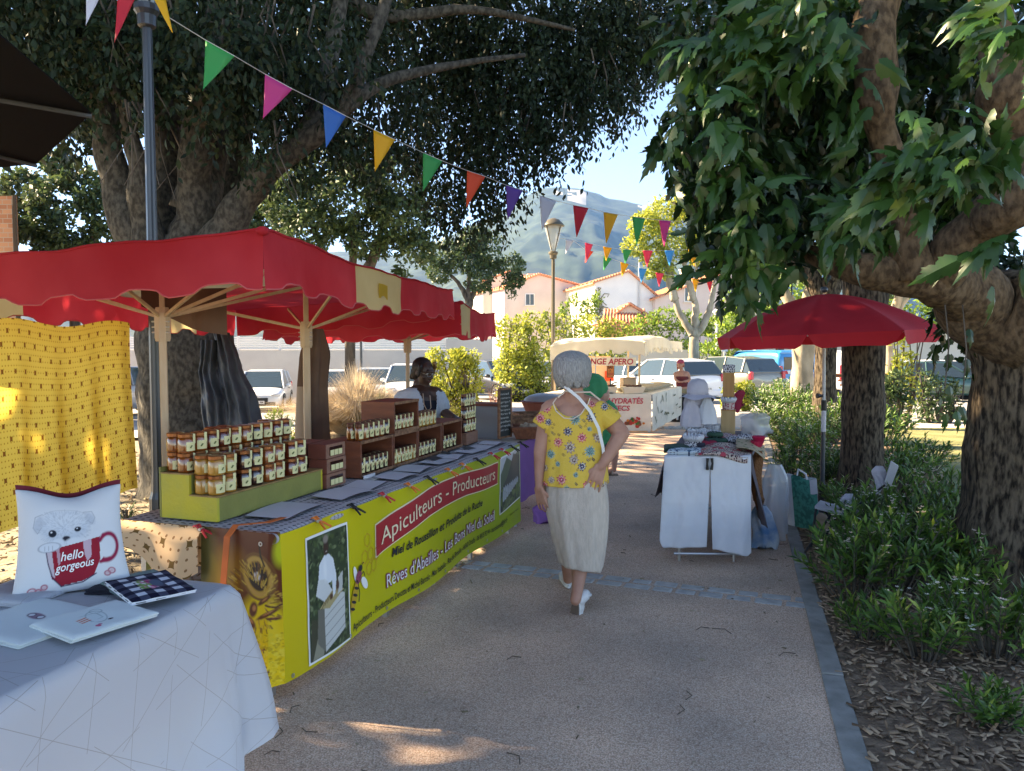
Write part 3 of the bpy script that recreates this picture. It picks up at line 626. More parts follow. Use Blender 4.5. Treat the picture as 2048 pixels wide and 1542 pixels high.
rowtree('dark rough trunk standing right behind the red umbrella pole', 1728, 8.1, .205, 'bark_rough', [(.2, .3, 3.6, 1.7, 1.6, .9), (-1, 0, 3.4, 1.1, 1.3, .6)], 'leaf_mul', 4200, .15, forks=F1)
rowtree('grey trunk left of the umbrella pole, half hidden by shrubs', 1652, 12.6, .17, 'bark_rough', [(.0, .3, 3.9, 2.0, 1.8, .9)], 'leaf_mul', 3600, .16, forks=F1)
rowtree('sun-flecked ivy-clad trunk at the left end of the row behind the umbrella', 1606, 17.5, .23, 'bark_pale', [(.2, .3, 4.2, 2.2, 2, 1.1)], 'leaf_mid', 3600, .16, forks=F1)
rowtree('slim pale trunk right of the dark trunk, near the parked green car', 1778, 21, .11, 'bark_pale', [(.2, .3, 3.9, 1.6, 1.6, .8)], 'leaf_mid', 2400, .16, forks=F1)
# ---- trees of the middle distance ----
def midtree(label, px, Y, base_r, blobs, m, nl, ls, limbs, barkm='bark_dark', fr=(.15,), name='park_tree', thr=-.18):
    c = P(px, 690, Y); z = gz(c.x, Y); t = thing(name, label, 'tree', (c.x, Y, z)); tb = MB()
    l0 = limbs[0]; limb(tb, [(c.x, Y, z-.2), (c.x, Y, (z+P(*l0[0]).z)/2), P(*l0[0])], [base_r*1.4, base_r, base_r*.9], 14)
    for k, l in enumerate(limbs): n_ = len(l); limb(tb, [P(*p) for p in l], [base_r*.75*(1-i/n_)+.02 for i in range(n_)], 9, wob=.8, seed=k)
    part('trunk', tb, barkm, t, smooth=True)
    bb = []
    for px_, py_, Y_, rp in blobs: p = P(px_, py_, Y_); r = rp/F*Y_; bb.append((p.x, p.y, p.z, r, r, r*.85, 1))
    pos, q = blobpts(bb, nl, .35); s = 10/Y
    k = np.array([noise.noise(Vector(p*1.6*s+p*.5)) for p in pos]) > thr; pos = pos[k]
    dd = RS.randn(len(pos), 3); dd[:, 2] -= .5
    leafmesh('foliage', pos, dd, RS.randn(len(pos), 3)+np.array([-.4, 0, .6]), ls*(.6+.8*RS.rand(len(pos))), T_OV if ls < .12 else T_SM, m, t)
    return t
midtree('leafy round tree with several stems behind the red stall roof, centre left', 700, 20, .14, [(600, 340, 20, 60), (580, 410, 20, 60), (660, 330, 20.5, 70), (720, 310, 20.5, 60), (790, 360, 20, 70), (700, 400, 20, 90), (620, 450, 19.5, 60), (800, 440, 20, 70), (830, 500, 20, 45), (740, 470, 20, 60), (850, 400, 21, 45), (560, 480, 21, 30), (810, 545, 20, 22)], 'leaf_mid', 24000, .14,
        [[(700, 600, 20), (705, 520, 20), (700, 430, 20)], [(700, 600, 20), (740, 520, 20), (770, 440, 20)], [(700, 600, 20), (650, 510, 20), (620, 440, 20)], [(730, 560, 20), (760, 490, 20), (810, 440, 20)]])
midtree('dense dark green tree beyond the trunk of the big tree, left', 150, 22, .15, [(110, 400, 22, 55), (170, 370, 22, 50), (80, 440, 22, 45), (150, 450, 22, 60), (210, 430, 22, 45), (100, 490, 22, 35), (200, 480, 22, 35), (240, 380, 23, 40), (50, 380, 23, 50), (30, 450, 23, 45), (250, 460, 23, 45), (120, 330, 23, 35)], 'leaf_mid', 16000, .17, [[(150, 600, 22), (140, 500, 22), (110, 430, 22)], [(150, 600, 22), (180, 500, 22), (190, 420, 22)]])
midtree('tree glimpsed between the limbs of the big tree', 430, 24, .15, [(400, 350, 24, 50), (450, 400, 24, 50), (420, 440, 24, 55), (500, 470, 24, 40), (350, 390, 24, 50), (520, 400, 24.5, 45), (380, 300, 25, 50), (470, 330, 25, 50), (540, 340, 25, 50), (300, 420, 25, 50), (540, 450, 25, 45)], 'leaf_mid', 15000, .17, [[(430, 620, 24), (430, 500, 24), (420, 420, 24)], [(430, 620, 24), (480, 500, 24), (500, 440, 24)]])
midtree('small spreading tree in front of the beige houses', 940, 34, .17, [(930, 520, 34, 45), (980, 500, 34, 45), (890, 510, 34, 38), (1020, 530, 34, 32), (960, 555, 34, 38), (1000, 570, 34, 28), (880, 545, 34, 28), (950, 480, 34, 35), (1030, 560, 34, 18), (1020, 590, 34, 14)], 'leaf_mid', 11000, .17,
        [[(938, 625, 34), (928, 580, 34), (900, 550, 34)], [(938, 625, 34), (950, 580, 34), (985, 560, 34)], [(938, 625, 34), (938, 570, 34), (940, 520, 34)]])
midtree('pale-barked plane tree with a bright green crown in front of the pink house', 1388, 33, .22, [(1290, 450, 33, 36), (1330, 430, 33, 45), (1380, 420, 33, 45), (1420, 450, 33, 40), (1270, 490, 33, 28), (1310, 510, 33, 32), (1350, 490, 33, 40), (1400, 500, 33, 40), (1330, 540, 33, 22), (1390, 390, 34, 30), (1450, 500, 33, 30), (1300, 545, 33, 14)], 'leaf_bright', 9500, .17,
        [[(1388, 672, 33), (1368, 640, 33), (1350, 600, 33), (1345, 560, 33), (1340, 520, 33)], [(1388, 672, 33), (1392, 625, 33), (1386, 590, 33), (1392, 560, 33), (1396, 500, 33)], [(1388, 672, 33), (1412, 640, 33), (1424, 600, 33), (1430, 560, 33), (1436, 510, 33)], [(1350, 600, 33), (1338, 560, 33), (1330, 500, 33)], [(1386, 600, 33), (1376, 560, 33), (1362, 505, 33)]], 'bark_pale', thr=-.3)
midtree('dark tree behind the umbrella, filling the gap above the far cars', 1560, 36, .2, [(1500, 600, 36, 55), (1570, 590, 36, 55), (1470, 640, 36, 40), (1530, 650, 36, 40), (1640, 610, 36, 50), (1720, 620, 36, 50), (1800, 620, 36, 55), (1880, 620, 36, 55), (1960, 630, 36, 45)], 'leaf_green', 11000, .2, [[(1560, 690, 36), (1550, 640, 36), (1530, 600, 36)]])
# ---- hedges and shrubs in the car park ----
def shrub(label, blobs, m, nl, ls, name='shrub', cat='shrub', thr=-.2, group=None, tm=T_SM, flowers=0):
    bb = []
    for px, py, Y, rx, ry in blobs: p = P(px, py, Y); bb.append((p.x, p.y, p.z, rx/F*Y, min(rx, ry)/F*Y, ry/F*Y, 1))
    c = np.array(bb).mean(0); z = gz(c[0], c[1]); t = thing(name, label, cat, (c[0], c[1], z), group)
    if name == 'shrub': bb += [(b[0]*.9+c[0]*.1, b[1], z+(b[2]-b[5]*.5-z)*.45, b[3]*.9, b[4], max(.1, (b[2]-z)*.42), .8) for b in bb]
    st = MB()
    for b in bb:
        for k in range(4): st.tube([(b[0]*.6+c[0]*.4, b[1], z-.05), (b[0]+random.uniform(-.3, .3)*b[3], b[1], (z+b[2])/2), (b[0]+random.uniform(-.7, .7)*b[3], b[1], b[2]+b[5]*.5)], [.03, .02, .01], 5)
    part('stem', st, 'bark_dark', t)
    pos, q = blobpts(bb, nl, .3); k = np.array([noise.noise(Vector(p*3)) for p in pos]) > thr; pos = pos[k]
    dd = RS.randn(len(pos), 3); dd[:, 2] += .4
    leafmesh('foliage', pos, dd, RS.randn(len(pos), 3)+np.array([-.3, -.2, .6]), ls*(.6+.8*RS.rand(len(pos))), tm, m, t)
    return t
shrub('tall yellow-green shrub right of the second red stall roof', [(1035, 680, 27, 45, 45), (1030, 740, 27, 50, 45), (1070, 700, 27, 40, 50), (1060, 650, 27, 35, 28), (1010, 660, 27, 25, 30), (1090, 760, 27, 30, 40)], 'leaf_bright', 9000, .13)
shrub('yellow-green shrub behind the lamp post and the cream stall roof', [(1140, 660, 34, 45, 32), (1190, 655, 35, 45, 25), (1230, 660, 35, 40, 20), (1100, 640, 34, 25, 20)], 'leaf_bright', 6000, .16)
shrub('bright green hedge in front of the lean-to roof', [(1300, 650, 42, 40, 26), (1340, 640, 42, 50, 26), (1390, 650, 42, 45, 26), (1270, 665, 42, 30, 18), (1440, 655, 42, 35, 30)], 'leaf_green', 6500, .2)
shrub('airy light green sapling in front of the white house', [(1130, 620, 48, 14, 18), (1150, 600, 48, 12, 14), (1175, 620, 48, 22, 22), (1195, 600, 48, 14, 16)], 'leaf_green', 1500, .2, name='sapling', thr=-.05)
shrub('rounded yellow-green shrub behind the vendor, right of her head', [(905, 730, 17, 48, 34), (890, 775, 17, 40, 34), (940, 760, 17, 30, 38), (930, 720, 17, 34, 26), (870, 720, 17, 22, 26)], 'leaf_bright', 7000, .085)
shrub('bright shrub under the plane tree behind the parked cars', [(1430, 690, 36, 30, 24), (1460, 700, 36, 26, 22), (1400, 700, 37, 26, 16)], 'leaf_green', 2500, .18)
shrub('small yellow-green shrub below the grey estate car', [(1456, 778, 21, 17, 13)], 'leaf_bright', 900, .09, flowers=1)
shrub('small yellow-green shrub below the blue van', [(1492, 776, 21, 19, 14)], 'leaf_bright', 1000, .09)
shrub('low green shrub in front of the white car with the dark grille', [(560, 840, 13, 30, 22), (580, 870, 12.6, 32, 26), (545, 880, 12.4, 25, 22)], 'leaf_green', 3500, .085, tm=T_LN)
shrub('loose flowering shrub right of the dark trunk, by the bench', [(1800, 770, 15, 34, 30), (1770, 790, 15, 26, 24)], 'leaf_mid', 1500, .10)
shrub('loose twiggy shrub in front of the dark green car', [(1880, 775, 16.5, 40, 26), (1850, 760, 16.5, 24, 20), (1910, 790, 16.5, 26, 20)], 'leaf_mid', 1600, .09)
shrub('leafy climbing shoots hanging beside the slim pale trunk', [(1800, 700, 18, 18, 36), (1830, 665, 18, 30, 20), (1790, 740, 18, 14, 25)], 'leaf_bright', 1500, .10)
shrub('wild green tuft on the soil left of the yellow shelf', [(255, 1030, 6.2, 18, 22), (235, 1050, 6.0, 16, 16)], 'leaf_mid', 160, .10, tm=T_LN)
# grasses
def tuft(label, px, py, Y, n, h, spread, m, wdt=.006, name='ornamental_grass'):
    c = P(px, py, Y); z = gz(c.x, Y); t = thing(name, label, 'grass clump', (c.x, Y, z)); mb = MB()
    for i in range(n):
        a = random.random()*2*PI; s = spread*random.random()**.6; hh = h*random.uniform(.6, 1.05); dx, dy = math.cos(a), math.sin(a)
        b = Vector((c.x+dx*s*.25, Y+dy*s*.25, z)); pr = []
        for k in range(5): u = k/4; pr.append(b+Vector((dx*s*(u**1.3), dy*s*(u**1.3), hh*(1-.35*(s/spread)**2)*(1.25*u-.62*u**3*min(1, .25+s/spread)))))
        sd = Vector((-dy, dx, 0))*wdt; k0 = len(mb.v)
        for k, p in enumerate(pr): ww = sd*(1-k/4.6); mb.v += [tuple(p-ww), tuple(p+ww)]
        mb.f += [(k0+2*k, k0+2*k+1, k0+2*k+3, k0+2*k+2) for k in range(4)]
    o = part('blades', mb, m, t); return t
for nm, a, b, tr in (('blade_straw', (.58, .44, .31), (.78, .68, .50), .4), ('blade_green', (.16, .26, .08), (.34, .42, .16), .4), ('blade_red', (.42, .16, .12), (.62, .34, .26), .4)):
    mat(nm, a, .7, b, 30, trans=tr)
tuft('big straw-coloured pampas grass clump behind the honey stall', 715, 780, 14, 5600, 1.25, 1.5, 'blade_straw', .008)
tuft('green grass blades at the foot of the pampas clump', 760, 780, 13.4, 500, .8, .6, 'blade_green')
tuft('tuft of reddish fountain grass behind the chalkboard', 990, 790, 14, 420, .95, .45, 'blade_red')
# ---- oleanders along the kerb ----
leafmat('leaf_ole', (.020, .075, .016), (.11, .23, .035), trans=.25, rough=.4, c3=(.30, .36, .06))
mat('petal', (.78, .62, .52), .6, trans=.3); mat('petal_white', (.80, .76, .66), .6, trans=.3)
def oleander(seed, fl=.35, nst=34, h=.62, rad=.42):
    rs = np.random.RandomState(seed); t = thing('oleander_bush', 'x', 'shrub', (0, 0, 0), 'oleander bushes along the path'); st = MB(); P_ = []; D = []; N = []; fm = MB()
    for i in range(nst):
        a = rs.rand()*2*PI; r = rad*rs.rand()**.6; hh = h*(.55+.45*rs.rand())*(1-.25*r/rad)
        b = Vector((math.cos(a)*r*.3, math.sin(a)*r*.3, 0)); e = Vector((math.cos(a)*r, math.sin(a)*r, hh)); m_ = b.lerp(e, .5)+Vector((0, 0, hh*.08))
        st.tube([b, m_, e], [.007, .005, .003], 5); ax = (e-m_).normalized()
        for k in range(19):
            u = .32+.68*k/18; p = (b.lerp(m_, u*2) if u < .5 else m_.lerp(e, u*2-1)); q = k*2.4+rs.rand(); s1 = ax.orthogonal().normalized(); s2 = ax.cross(s1)
            o_ = s1*math.cos(q)+s2*math.sin(q); P_.append(p); D.append(o_*(.9-.3*u)+ax*(.45+.5*u)+Vector(rs.randn(3)*.12)); N.append(ax*1.0-o_*.5)
        if rs.rand() < fl:
            for k in range(5):
                c = e+Vector(rs.randn(3)*.022)+Vector((0, 0, .02)); s = .017
                for j in range(5):
                    q = j*2*PI/5+rs.rand()*.4; w1 = Vector((math.cos(q), math.sin(q), .45)).normalized()*s; w2 = Vector((-math.sin(q), math.cos(q), 0))*s*.38
                    fm.add([c, c+w1*.6-w2, c+w1*1.15, c+w1*.6+w2], [(0, 1, 2, 3)])
    part('stems', st, 'bark_dark', t)
    leafmesh('foliage', np.array(P_), np.array(D), np.array(N), .085+.04*rs.rand(len(P_)), (np.array([[0, 0, 0], [-.12, .45, .03], [0, .45, 0], [.12, .45, .03], [0, 1, -.12]]), T_LN[1]), 'leaf_ole', t, rs.rand(len(P_)))
    if fm.v: tag(part('flowers', fm, 'petal' if seed % 2 else 'petal_white', t), kind='stuff')
    return t
ol = [oleander(1, .25), oleander(2, .4), oleander(3, .3, 44, .7, .5), oleander(4, .12, 22, .42, .3), oleander(6, .9, 46, .7, .5)]
spots = [(2000, 1470, 0, .55, 3, 'bottommost oleander, young and bright, at the lower right corner'), (1745, 1290, 0, .62, 3, 'single young oleander standing in open wood chips'), (1865, 1330, 0, .75, 1, 'oleander left of the pale flower cluster near the lower right'),
 (2010, 1330, 0, .8, 0, 'oleander cut by the right edge below the mulberry trunk'), (1990, 1180, 0, .75, 1, 'oleander with a white bloom against the foot of the mulberry trunk'), (1720, 1210, 0, .8, 0, 'bushy oleander spilling over the kerb by the cobble band'), (1800, 1190, 0, .9, 2, 'wide oleander in the middle of the bed, right of the kerb'),
 (1900, 1190, 0, .85, 0, 'oleander in front of the mulberry trunk with bare stems below'), (1740, 1120, 0, .85, 1, 'oleander just right of the folding chair'), (1830, 1100, 0, .95, 2, 'oleander right behind the tilted folding chair back'), (1700, 1060, .4, .7, 0, 'oleander between the green bag and the dark trunk'),
 (1905, 1060, 0, .9, 0, 'oleander growing between the dark trunk and the mulberry'), (1650, 985, 0, .85, 1, 'oleander at the umbrella pole'), (1590, 960, 0, .8, 1, 'oleander by the kerb left of the umbrella pole'), (1800, 985, 0, .95, 2, 'oleander right of the dark trunk at the lawn edge'),
 (1690, 960, 0, .9, 4, 'flowering oleander left of the dark trunk'), (1600, 915, 0, 1, 4, 'white-flowering oleander hanging over the kerb'), (1560, 880, 0, 1, 4, 'white-flowering oleander halfway along the kerb'), (1650, 900, 0, 1.1, 4, 'flowering oleander behind the umbrella pole'),
 (1560, 850, 0, 1.2, 4, 'flowering oleander beyond the halfway bend of the kerb'), (1620, 850, 0, 1.2, 4, 'flowering oleander in front of the grey trunk'), (1540, 825, 0, 1.1, 4, 'pale flowering oleander near the far end of the bed'), (1580, 815, 0, 1.3, 4, 'sunlit oleander at the far end of the bed'),
 (1700, 880, 0, 1.2, 2, 'oleander between the grey trunk and the dark trunk'), (1770, 890, 0, 1.1, 2, 'oleander right behind the dark trunk'), (1860, 950, 0, .85, 0, 'low oleander at the lawn edge, behind the mulberry')]
for i, (px, py, dy, s, k, lb) in enumerate(spots):
    Y = 1.6*F/(py-690); c = P(px, 690, Y)
    dup(ol[k], (c.x, Y, 0), random.random()*6, lb, (s, s, s*random.uniform(.85, 1.1)))
for o in ol:
    for c in list(o.children): bpy.data.objects.remove(c)
    bpy.data.objects.remove(o)
# ================= PRINTS AND CLOTHS =================
class Art:   # flat printed picture as vertex colours on a fine grid; coordinates 0..1, y up
    def __init__(s, nx, ny, c, asp=1.0):
        s.nx, s.ny, s.asp = nx, ny, asp; s.X, s.Y = np.meshgrid(np.linspace(0, 1, nx+1), np.linspace(0, 1, ny+1), indexing='ij'); s.C = np.ones((nx+1, ny+1, 3))*np.array(c)
    def put(s, m, c): m = np.clip(m, 0, 1)[..., None]; s.C = s.C*(1-m)+np.array(c)*m; return s
    def ell(s, cx, cy, rx, ry, c, rot=0, soft=.08, a=1):
        dx = s.X-cx; dy = (s.Y-cy)*s.asp; r = math.radians(rot); u = dx*math.cos(r)+dy*math.sin(r); v = -dx*math.sin(r)+dy*math.cos(r)
        d = np.sqrt((u/rx)**2+(v/ry)**2); return s.put(a*np.clip((1-d)/max(soft, 1e-3), 0, 1), c)
    def ring(s, cx, cy, rx, ry, w_, c, rot=0, a=1, lo=0, hi=360):
        dx = s.X-cx; dy = (s.Y-cy)*s.asp; r = math.radians(rot); u = dx*math.cos(r)+dy*math.sin(r); v = -dx*math.sin(r)+dy*math.cos(r)
        d = np.abs(np.sqrt((u/rx)**2+(v/ry)**2)-1)*min(rx, ry); an = np.degrees(np.arctan2(v, u)) % 360
        return s.put(a*np.clip(1.5-d/w_, 0, 1)*((an >= lo) & (an <= hi)), c)
    def poly(s, pts, c, a=1):
        ins = np.zeros_like(s.X, bool); n = len(pts)
        for i in range(n):
            x1, y1 = pts[i]; x2, y2 = pts[(i+1) % n]
            if y1 == y2: continue
            k = ((s.Y > min(y1, y2)) & (s.Y <= max(y1, y2))) & (s.X < (s.Y-y1)*(x2-x1)/(y2-y1)+x1); ins ^= k
        return s.put(ins*a, c)
    def line(s, pts, w_, c, a=1):
        for (x1, y1), (x2, y2) in zip(pts, pts[1:]):
            ax, ay = x2-x1, (y2-y1)*s.asp; L = ax*ax+ay*ay+1e-9; px, py = s.X-x1, (s.Y-y1)*s.asp; t = np.clip((px*ax+py*ay)/L, 0, 1)
            s.put(a*np.clip(1.5-np.hypot(px-ax*t, py-ay*t)/w_, 0, 1), c)
        return s
    def spk(s, n, r, cs, box=(0, 0, 1, 1), rs=RS, el=1.6):
        for i in range(n): s.ell(box[0]+rs.rand()*(box[2]-box[0]), box[1]+rs.rand()*(box[3]-box[1]), r*(.5+rs.rand()), r*(.5+rs.rand())*el, cs[rs.randint(len(cs))], rs.rand()*180, .3)
        return s
    def cols(s): return s.C.reshape(-1, 3)
def sheet(fn, nx, ny): return MB().grid(fn, nx, ny)
def nmath(n, op, a, b=None):
    q = n.nodes.new('ShaderNodeMath'); q.operation = op
    for i, v in enumerate((a, b)):
        if v is None: continue
        if isinstance(v, (int, float)): q.inputs[i].default_value = v
        else: n.links.new(v, q.inputs[i])
    return q.outputs[0]
def clothmat(name, base, dots, trans=0, rough=.85, base2=None):
    """dots: (scale 1/m, exponent, threshold, colour, offset)"""
    m = mat(name, base, rough, base2, 5, trans=trans, spec=.15); n = m.node_tree; b = n.nodes['Principled BSDF']
    at = n.nodes.new('ShaderNodeAttribute'); at.attribute_name = 'uvc'; cur = b.inputs['Base Color'].links[0].from_socket if base2 else None
    for sc, ex, th_, c, off in dots:
        mp = n.nodes.new('ShaderNodeMapping'); mp.inputs['Location'].default_value = off; mp.inputs['Rotation'].default_value = (0, 0, .78 if ex < 1 else 0); n.links.new(at.outputs['Vector'], mp.inputs[0])
        vo = n.nodes.new('ShaderNodeTexVoronoi'); vo.voronoi_dimensions = '2D'; vo.distance = 'MINKOWSKI'; vo.inputs['Exponent'].default_value = ex; vo.inputs['Scale'].default_value = sc; vo.inputs['Randomness'].default_value = 0 if ex != 1.5 else .9
        n.links.new(mp.outputs[0], vo.inputs['Vector']); t = nmath(n, 'LESS_THAN', vo.outputs['Distance'], th_)
        mx = n.nodes.new('ShaderNodeMix'); mx.data_type = 'RGBA'; n.links.new(t, mx.inputs[0]); mx.inputs[7].default_value = tuple(c)+(1,)
        if cur is None: mx.inputs[6].default_value = tuple(base)+(1,)
        else: n.links.new(cur, mx.inputs[6])
        cur = mx.outputs[2]
    n.links.new(cur, b.inputs['Base Color'])
    for q in n.nodes:
        if q.type == 'BSDF_TRANSLUCENT': n.links.new(cur, q.inputs[0])
    return m
def linemat(name, base, sp, wd, c, trans=0):
    m = mat(name, base, .6, trans=trans, spec=.3); n = m.node_tree; b = n.nodes['Principled BSDF']; at = n.nodes.new('ShaderNodeAttribute'); at.attribute_name = 'uvc'; acc = None
    for k, (ang, s_) in enumerate(((.3, sp), (.3+PI/3, sp), (.3+2*PI/3, sp), (1.0, sp*1.7), (2.2, sp*2.1))):
        d = n.nodes.new('ShaderNodeVectorMath'); d.operation = 'DOT_PRODUCT'; n.links.new(at.outputs['Vector'], d.inputs[0]); d.inputs[1].default_value = (math.cos(ang)/s_, math.sin(ang)/s_, 0)
        v = nmath(n, 'LESS_THAN', nmath(n, 'ABSOLUTE', nmath(n, 'SUBTRACT', nmath(n, 'FRACT', d.outputs['Value']), .5)), wd/s_)
        no = n.nodes.new('ShaderNodeTexNoise'); no.inputs['Scale'].default_value = 4; mp = n.nodes.new('ShaderNodeMapping'); mp.inputs['Location'].default_value = (k*7, k*3, k); n.links.new(at.outputs['Vector'], mp.inputs[0]); n.links.new(mp.outputs[0], no.inputs['Vector'])
        v = nmath(n, 'MULTIPLY', v, nmath(n, 'GREATER_THAN', no.outputs[0], .45)); acc = v if acc is None else nmath(n, 'MAXIMUM', acc, v)
    mx = n.nodes.new('ShaderNodeMix'); mx.data_type = 'RGBA'; n.links.new(acc, mx.inputs[0]); mx.inputs[6].default_value = tuple(base)+(1,); mx.inputs[7].default_value = tuple(c)+(1,); n.links.new(mx.outputs[2], b.inputs['Base Color'])
    for q in n.nodes:
        if q.type == 'BSDF_TRANSLUCENT': n.links.new(mx.outputs[2], q.inputs[0])
def uvset(o, uv):
    a = o.data.attributes.new('uvc', 'FLOAT_VECTOR', 'POINT'); q = np.zeros((len(o.data.vertices), 3)); q[:, :2] = np.array(uv)[:, :2]; a.data.foreach_set('vector', q.ravel()); return o
def checkmat(name, c1, c2, s):
    m = mat(name, c1, .85); n = m.node_tree; b = n.nodes['Principled BSDF']; at = n.nodes.new('ShaderNodeAttribute'); at.attribute_name = 'uvc'
    sx = n.nodes.new('ShaderNodeSeparateXYZ'); n.links.new(at.outputs['Vector'], sx.inputs[0])
    a = nmath(n, 'LESS_THAN', nmath(n, 'FRACT', nmath(n, 'MULTIPLY', sx.outputs[0], 1/s)), .5); c = nmath(n, 'LESS_THAN', nmath(n, 'FRACT', nmath(n, 'MULTIPLY', sx.outputs[1], 1/s)), .5)
    t = nmath(n, 'MULTIPLY', nmath(n, 'ADD', a, c), .5); r = n.nodes.new('ShaderNodeValToRGB'); r.color_ramp.elements[0].color = tuple(c1)+(1,); r.color_ramp.elements[1].color = tuple(c2)+(1,)
    e = r.color_ramp.elements.new(.5); e.color = tuple((x*.35+y*.65)*.35+.02 for x, y in zip(c1, c2))+(1,); n.links.new(t, r.inputs[0]); n.links.new(r.outputs[0], b.inputs['Base Color'])
def drape(name, cor, z, drop, m, parent=None, folds=14, amp=.02, flare=.05, nper=200, nz=26, ntop=10, lbl=None, rad=.03, seed=0, cat='tablecloth', vc=None, trim=None):
    """cloth over a table: cor = 4 corners (counter-clockwise), drop(frac) = hanging length along the perimeter"""
    cor = [Vector((c[0], c[1], 0)) for c in cor]; L = [(cor[(i+1) % 4]-cor[i]).length for i in range(4)]; tot = sum(L); cen = sum(cor, Vector())/4
    def per(s):
        s = (s % 1)*tot
        for i in range(4):
            if s <= L[i] or i == 3:
                d = (cor[(i+1) % 4]-cor[i]).normalized(); n_ = Vector((d.y, -d.x, 0)); p = cor[i]+d*s; e = min(s, L[i]-s)
                if e < .06:
                    j = (i-1) % 4 if s < L[i]/2 else (i+1) % 4; d2 = (cor[(j+1) % 4]-cor[j]).normalized(); n2 = Vector((d2.y, -d2.x, 0)); n_ = (n_+n2*(1-e/.06)).normalized(); p = p-(n_)*(.012*(1-e/.06)); return p, n_, 1-e/.06
                return p, n_, 0
            s -= L[i]
    mb = MB(); uv = []
    R = ntop+nz+1
    for i in range(nper):
        s = i/nper; p, n_, cn = per(s); dr = drop(s)
        for j in range(ntop): q = cen.lerp(p, .02+.98*j/ntop); mb.v.append((q.x, q.y, z+.003*noise.noise(q*6+Vector((seed, 0, 0))))); uv.append((q.x, q.y))
        for j in range(nz+1):
            h = j/nz; hh = h*dr; fo = math.sin(s*folds*2*PI+2*noise.noise(Vector((s*9, seed, 0))))*.6+noise.noise(Vector((s*folds*3.1, h*1.5, seed)))*.8
            out = rad*min(1, hh/rad)*.6+(amp*fo+flare)*(h**1.2)*min(1, dr/.3)+cn*.10*h**.8*min(1, dr/.5)
            q = p+n_*out; zz = z-hh+(.6*rad if h == 0 else 0)*0-(.0); mb.v.append((q.x, q.y, zz)); e = (p-cen); uv.append((p.x+n_.x*hh, p.y+n_.y*hh))
    for i in range(nper):
        for j in range(R-1): a = i*R+j; b = ((i+1) % nper)*R+j; mb.f.append((a, b, b+1, a+1))
    k = len(mb.v); mb.v.append((cen.x, cen.y, z)); uv.append((cen.x, cen.y))
    for i in range(nper): mb.f.append((k, ((i+1) % nper)*R, i*R))
    # separate uv for the skirt so that prints do not stretch
    uv2 = []
    for i in range(nper):
        s = i/nper*tot
        for j in range(R): uv2.append(uv[i*R+j] if j < ntop else (s, (j-ntop)/nz*drop(i/nper)))
    uv2.append(uv[-1])
    if parent: o = part(name, mb, m, parent, smooth=True)
    else: o = one(name, mb, m, lbl, cat, smooth=True)
    uvset(o, uv2); return o
# ================= HONEY STALL =================
T0 = Vector((-1.07, 3.41, 0)); TU = Vector((.33, .944, 0)); TV = Vector((-.944, .33, 0)); TA = math.atan2(TU.y, TU.x)
def T(s, d, z): return T0+TU*s+TV*d+Vector((0, 0, z))
def tbox(mb, s0, s1, d0, d1, z0, z1): return mb.hexa([T(s0, d0, z0), T(s1, d0, z0), T(s1, d1, z0), T(s0, d1, z0)], [T(s0, d0, z1), T(s1, d0, z1), T(s1, d1, z1), T(s0, d1, z1)])
mat('metal', (.55, .55, .55), .35, metal=.9); mat('tabletop', (.5, .42, .32), .7); mat('black_plastic', (.012, .012, .014), .4); mat('orange_plastic', (.75, .18, .03), .4); mat('red_plastic', (.55, .03, .04), .4)
t = thing('market_table', 'long trestle table hidden by the yellow beekeeper banner, its metal feet showing below', 'table', T(1.6, .4, 0))
part('table_top', tbox(MB(), 0, 3.3, .0, .82, .735, .76), 'tabletop', t)
for s in (.02, 1.1, 1.75, 2.4, 3.24):
    for d in (.03, .74): part('leg', tbox(MB(), s, s+.03, d, d+.03, 0, .735), 'metal', t)
clothmat('speckle', (.46, .44, .45), [(30, 2, .22, (.03, .03, .045), (0, 0, 0)), (14, .6, .14, (.10, .07, .09), (.01, .02, 0))], base2=(.40, .385, .40))
def tcl(u, v):
    s = -.02+3.36*u
    if v < .6: d = .84-(.84+.015)*v/.6; return T(s, d, .766+.003*noise.noise(Vector((s*5, d*5, 0)))+.006*(abs(noise.noise(Vector((s*2.3, d*1.5, 4))))))
    a = (v-.6)/.4*PI*1.05; r = .024+.005*noise.noise(Vector((s*7, 0, 0))); return T(s, -.015-math.sin(a)*r, .766-r+math.cos(a)*r-.002)
o = one('tablecloth', sheet(tcl, 130, 40), 'speckle', 'pale grey cloth with small dark motifs rolled over the edge of the honey table', 'tablecloth', smooth=True)
uvset(o, [(i/130*3.36, j/40*1.0) for i in range(131) for j in range(41)])
# banner
def bwave(s, z): h = (.77-z)/.7; return .010*h*math.sin(s*4.1+1)+.006*math.sin(s*11)*(1-h)+.018*max(0, h-.1)*math.sin(s*1.7+.3)+.004*noise.noise(Vector((s*6, z*6, 0)))
def Bn(s, z, off=0):
    zz = z-.012*math.sin(s*5.2)*(.77-z)/.7; return T(s, -.045-bwave(s, z)-off, zz)
matvc('print_vinyl', .38, spec=.4, trans=.0); mat('ink_black', (.02, .02, .025), .5); mat('ink_red', (.42, .025, .03), .45); mat('ink_cream', (.80, .70, .48), .5); mat('ink_white', (.80, .80, .78), .5); mat('ink_wine', (.30, .06, .10), .5); mat('ink_amber', (.55, .32, .03), .5)
A = Art(240, 40, (.50, .46, .02)); X, Y_ = A.X, A.Y
g = np.clip(X*1.15, 0, 1)[..., None]; A.C = np.array((.62, .49, .012))*(1-g)+np.array((.32, .42, .015))*g
A.put(np.clip((.16-X)*9, 0, 1)*np.clip(1.1-Y_*.9, 0, 1)*.8, (.62, .44, .012)); A.put(np.clip((Y_-.5)*1.5, 0, 1)*np.clip((X-.55)*2, 0, .5), (.30, .42, .03))
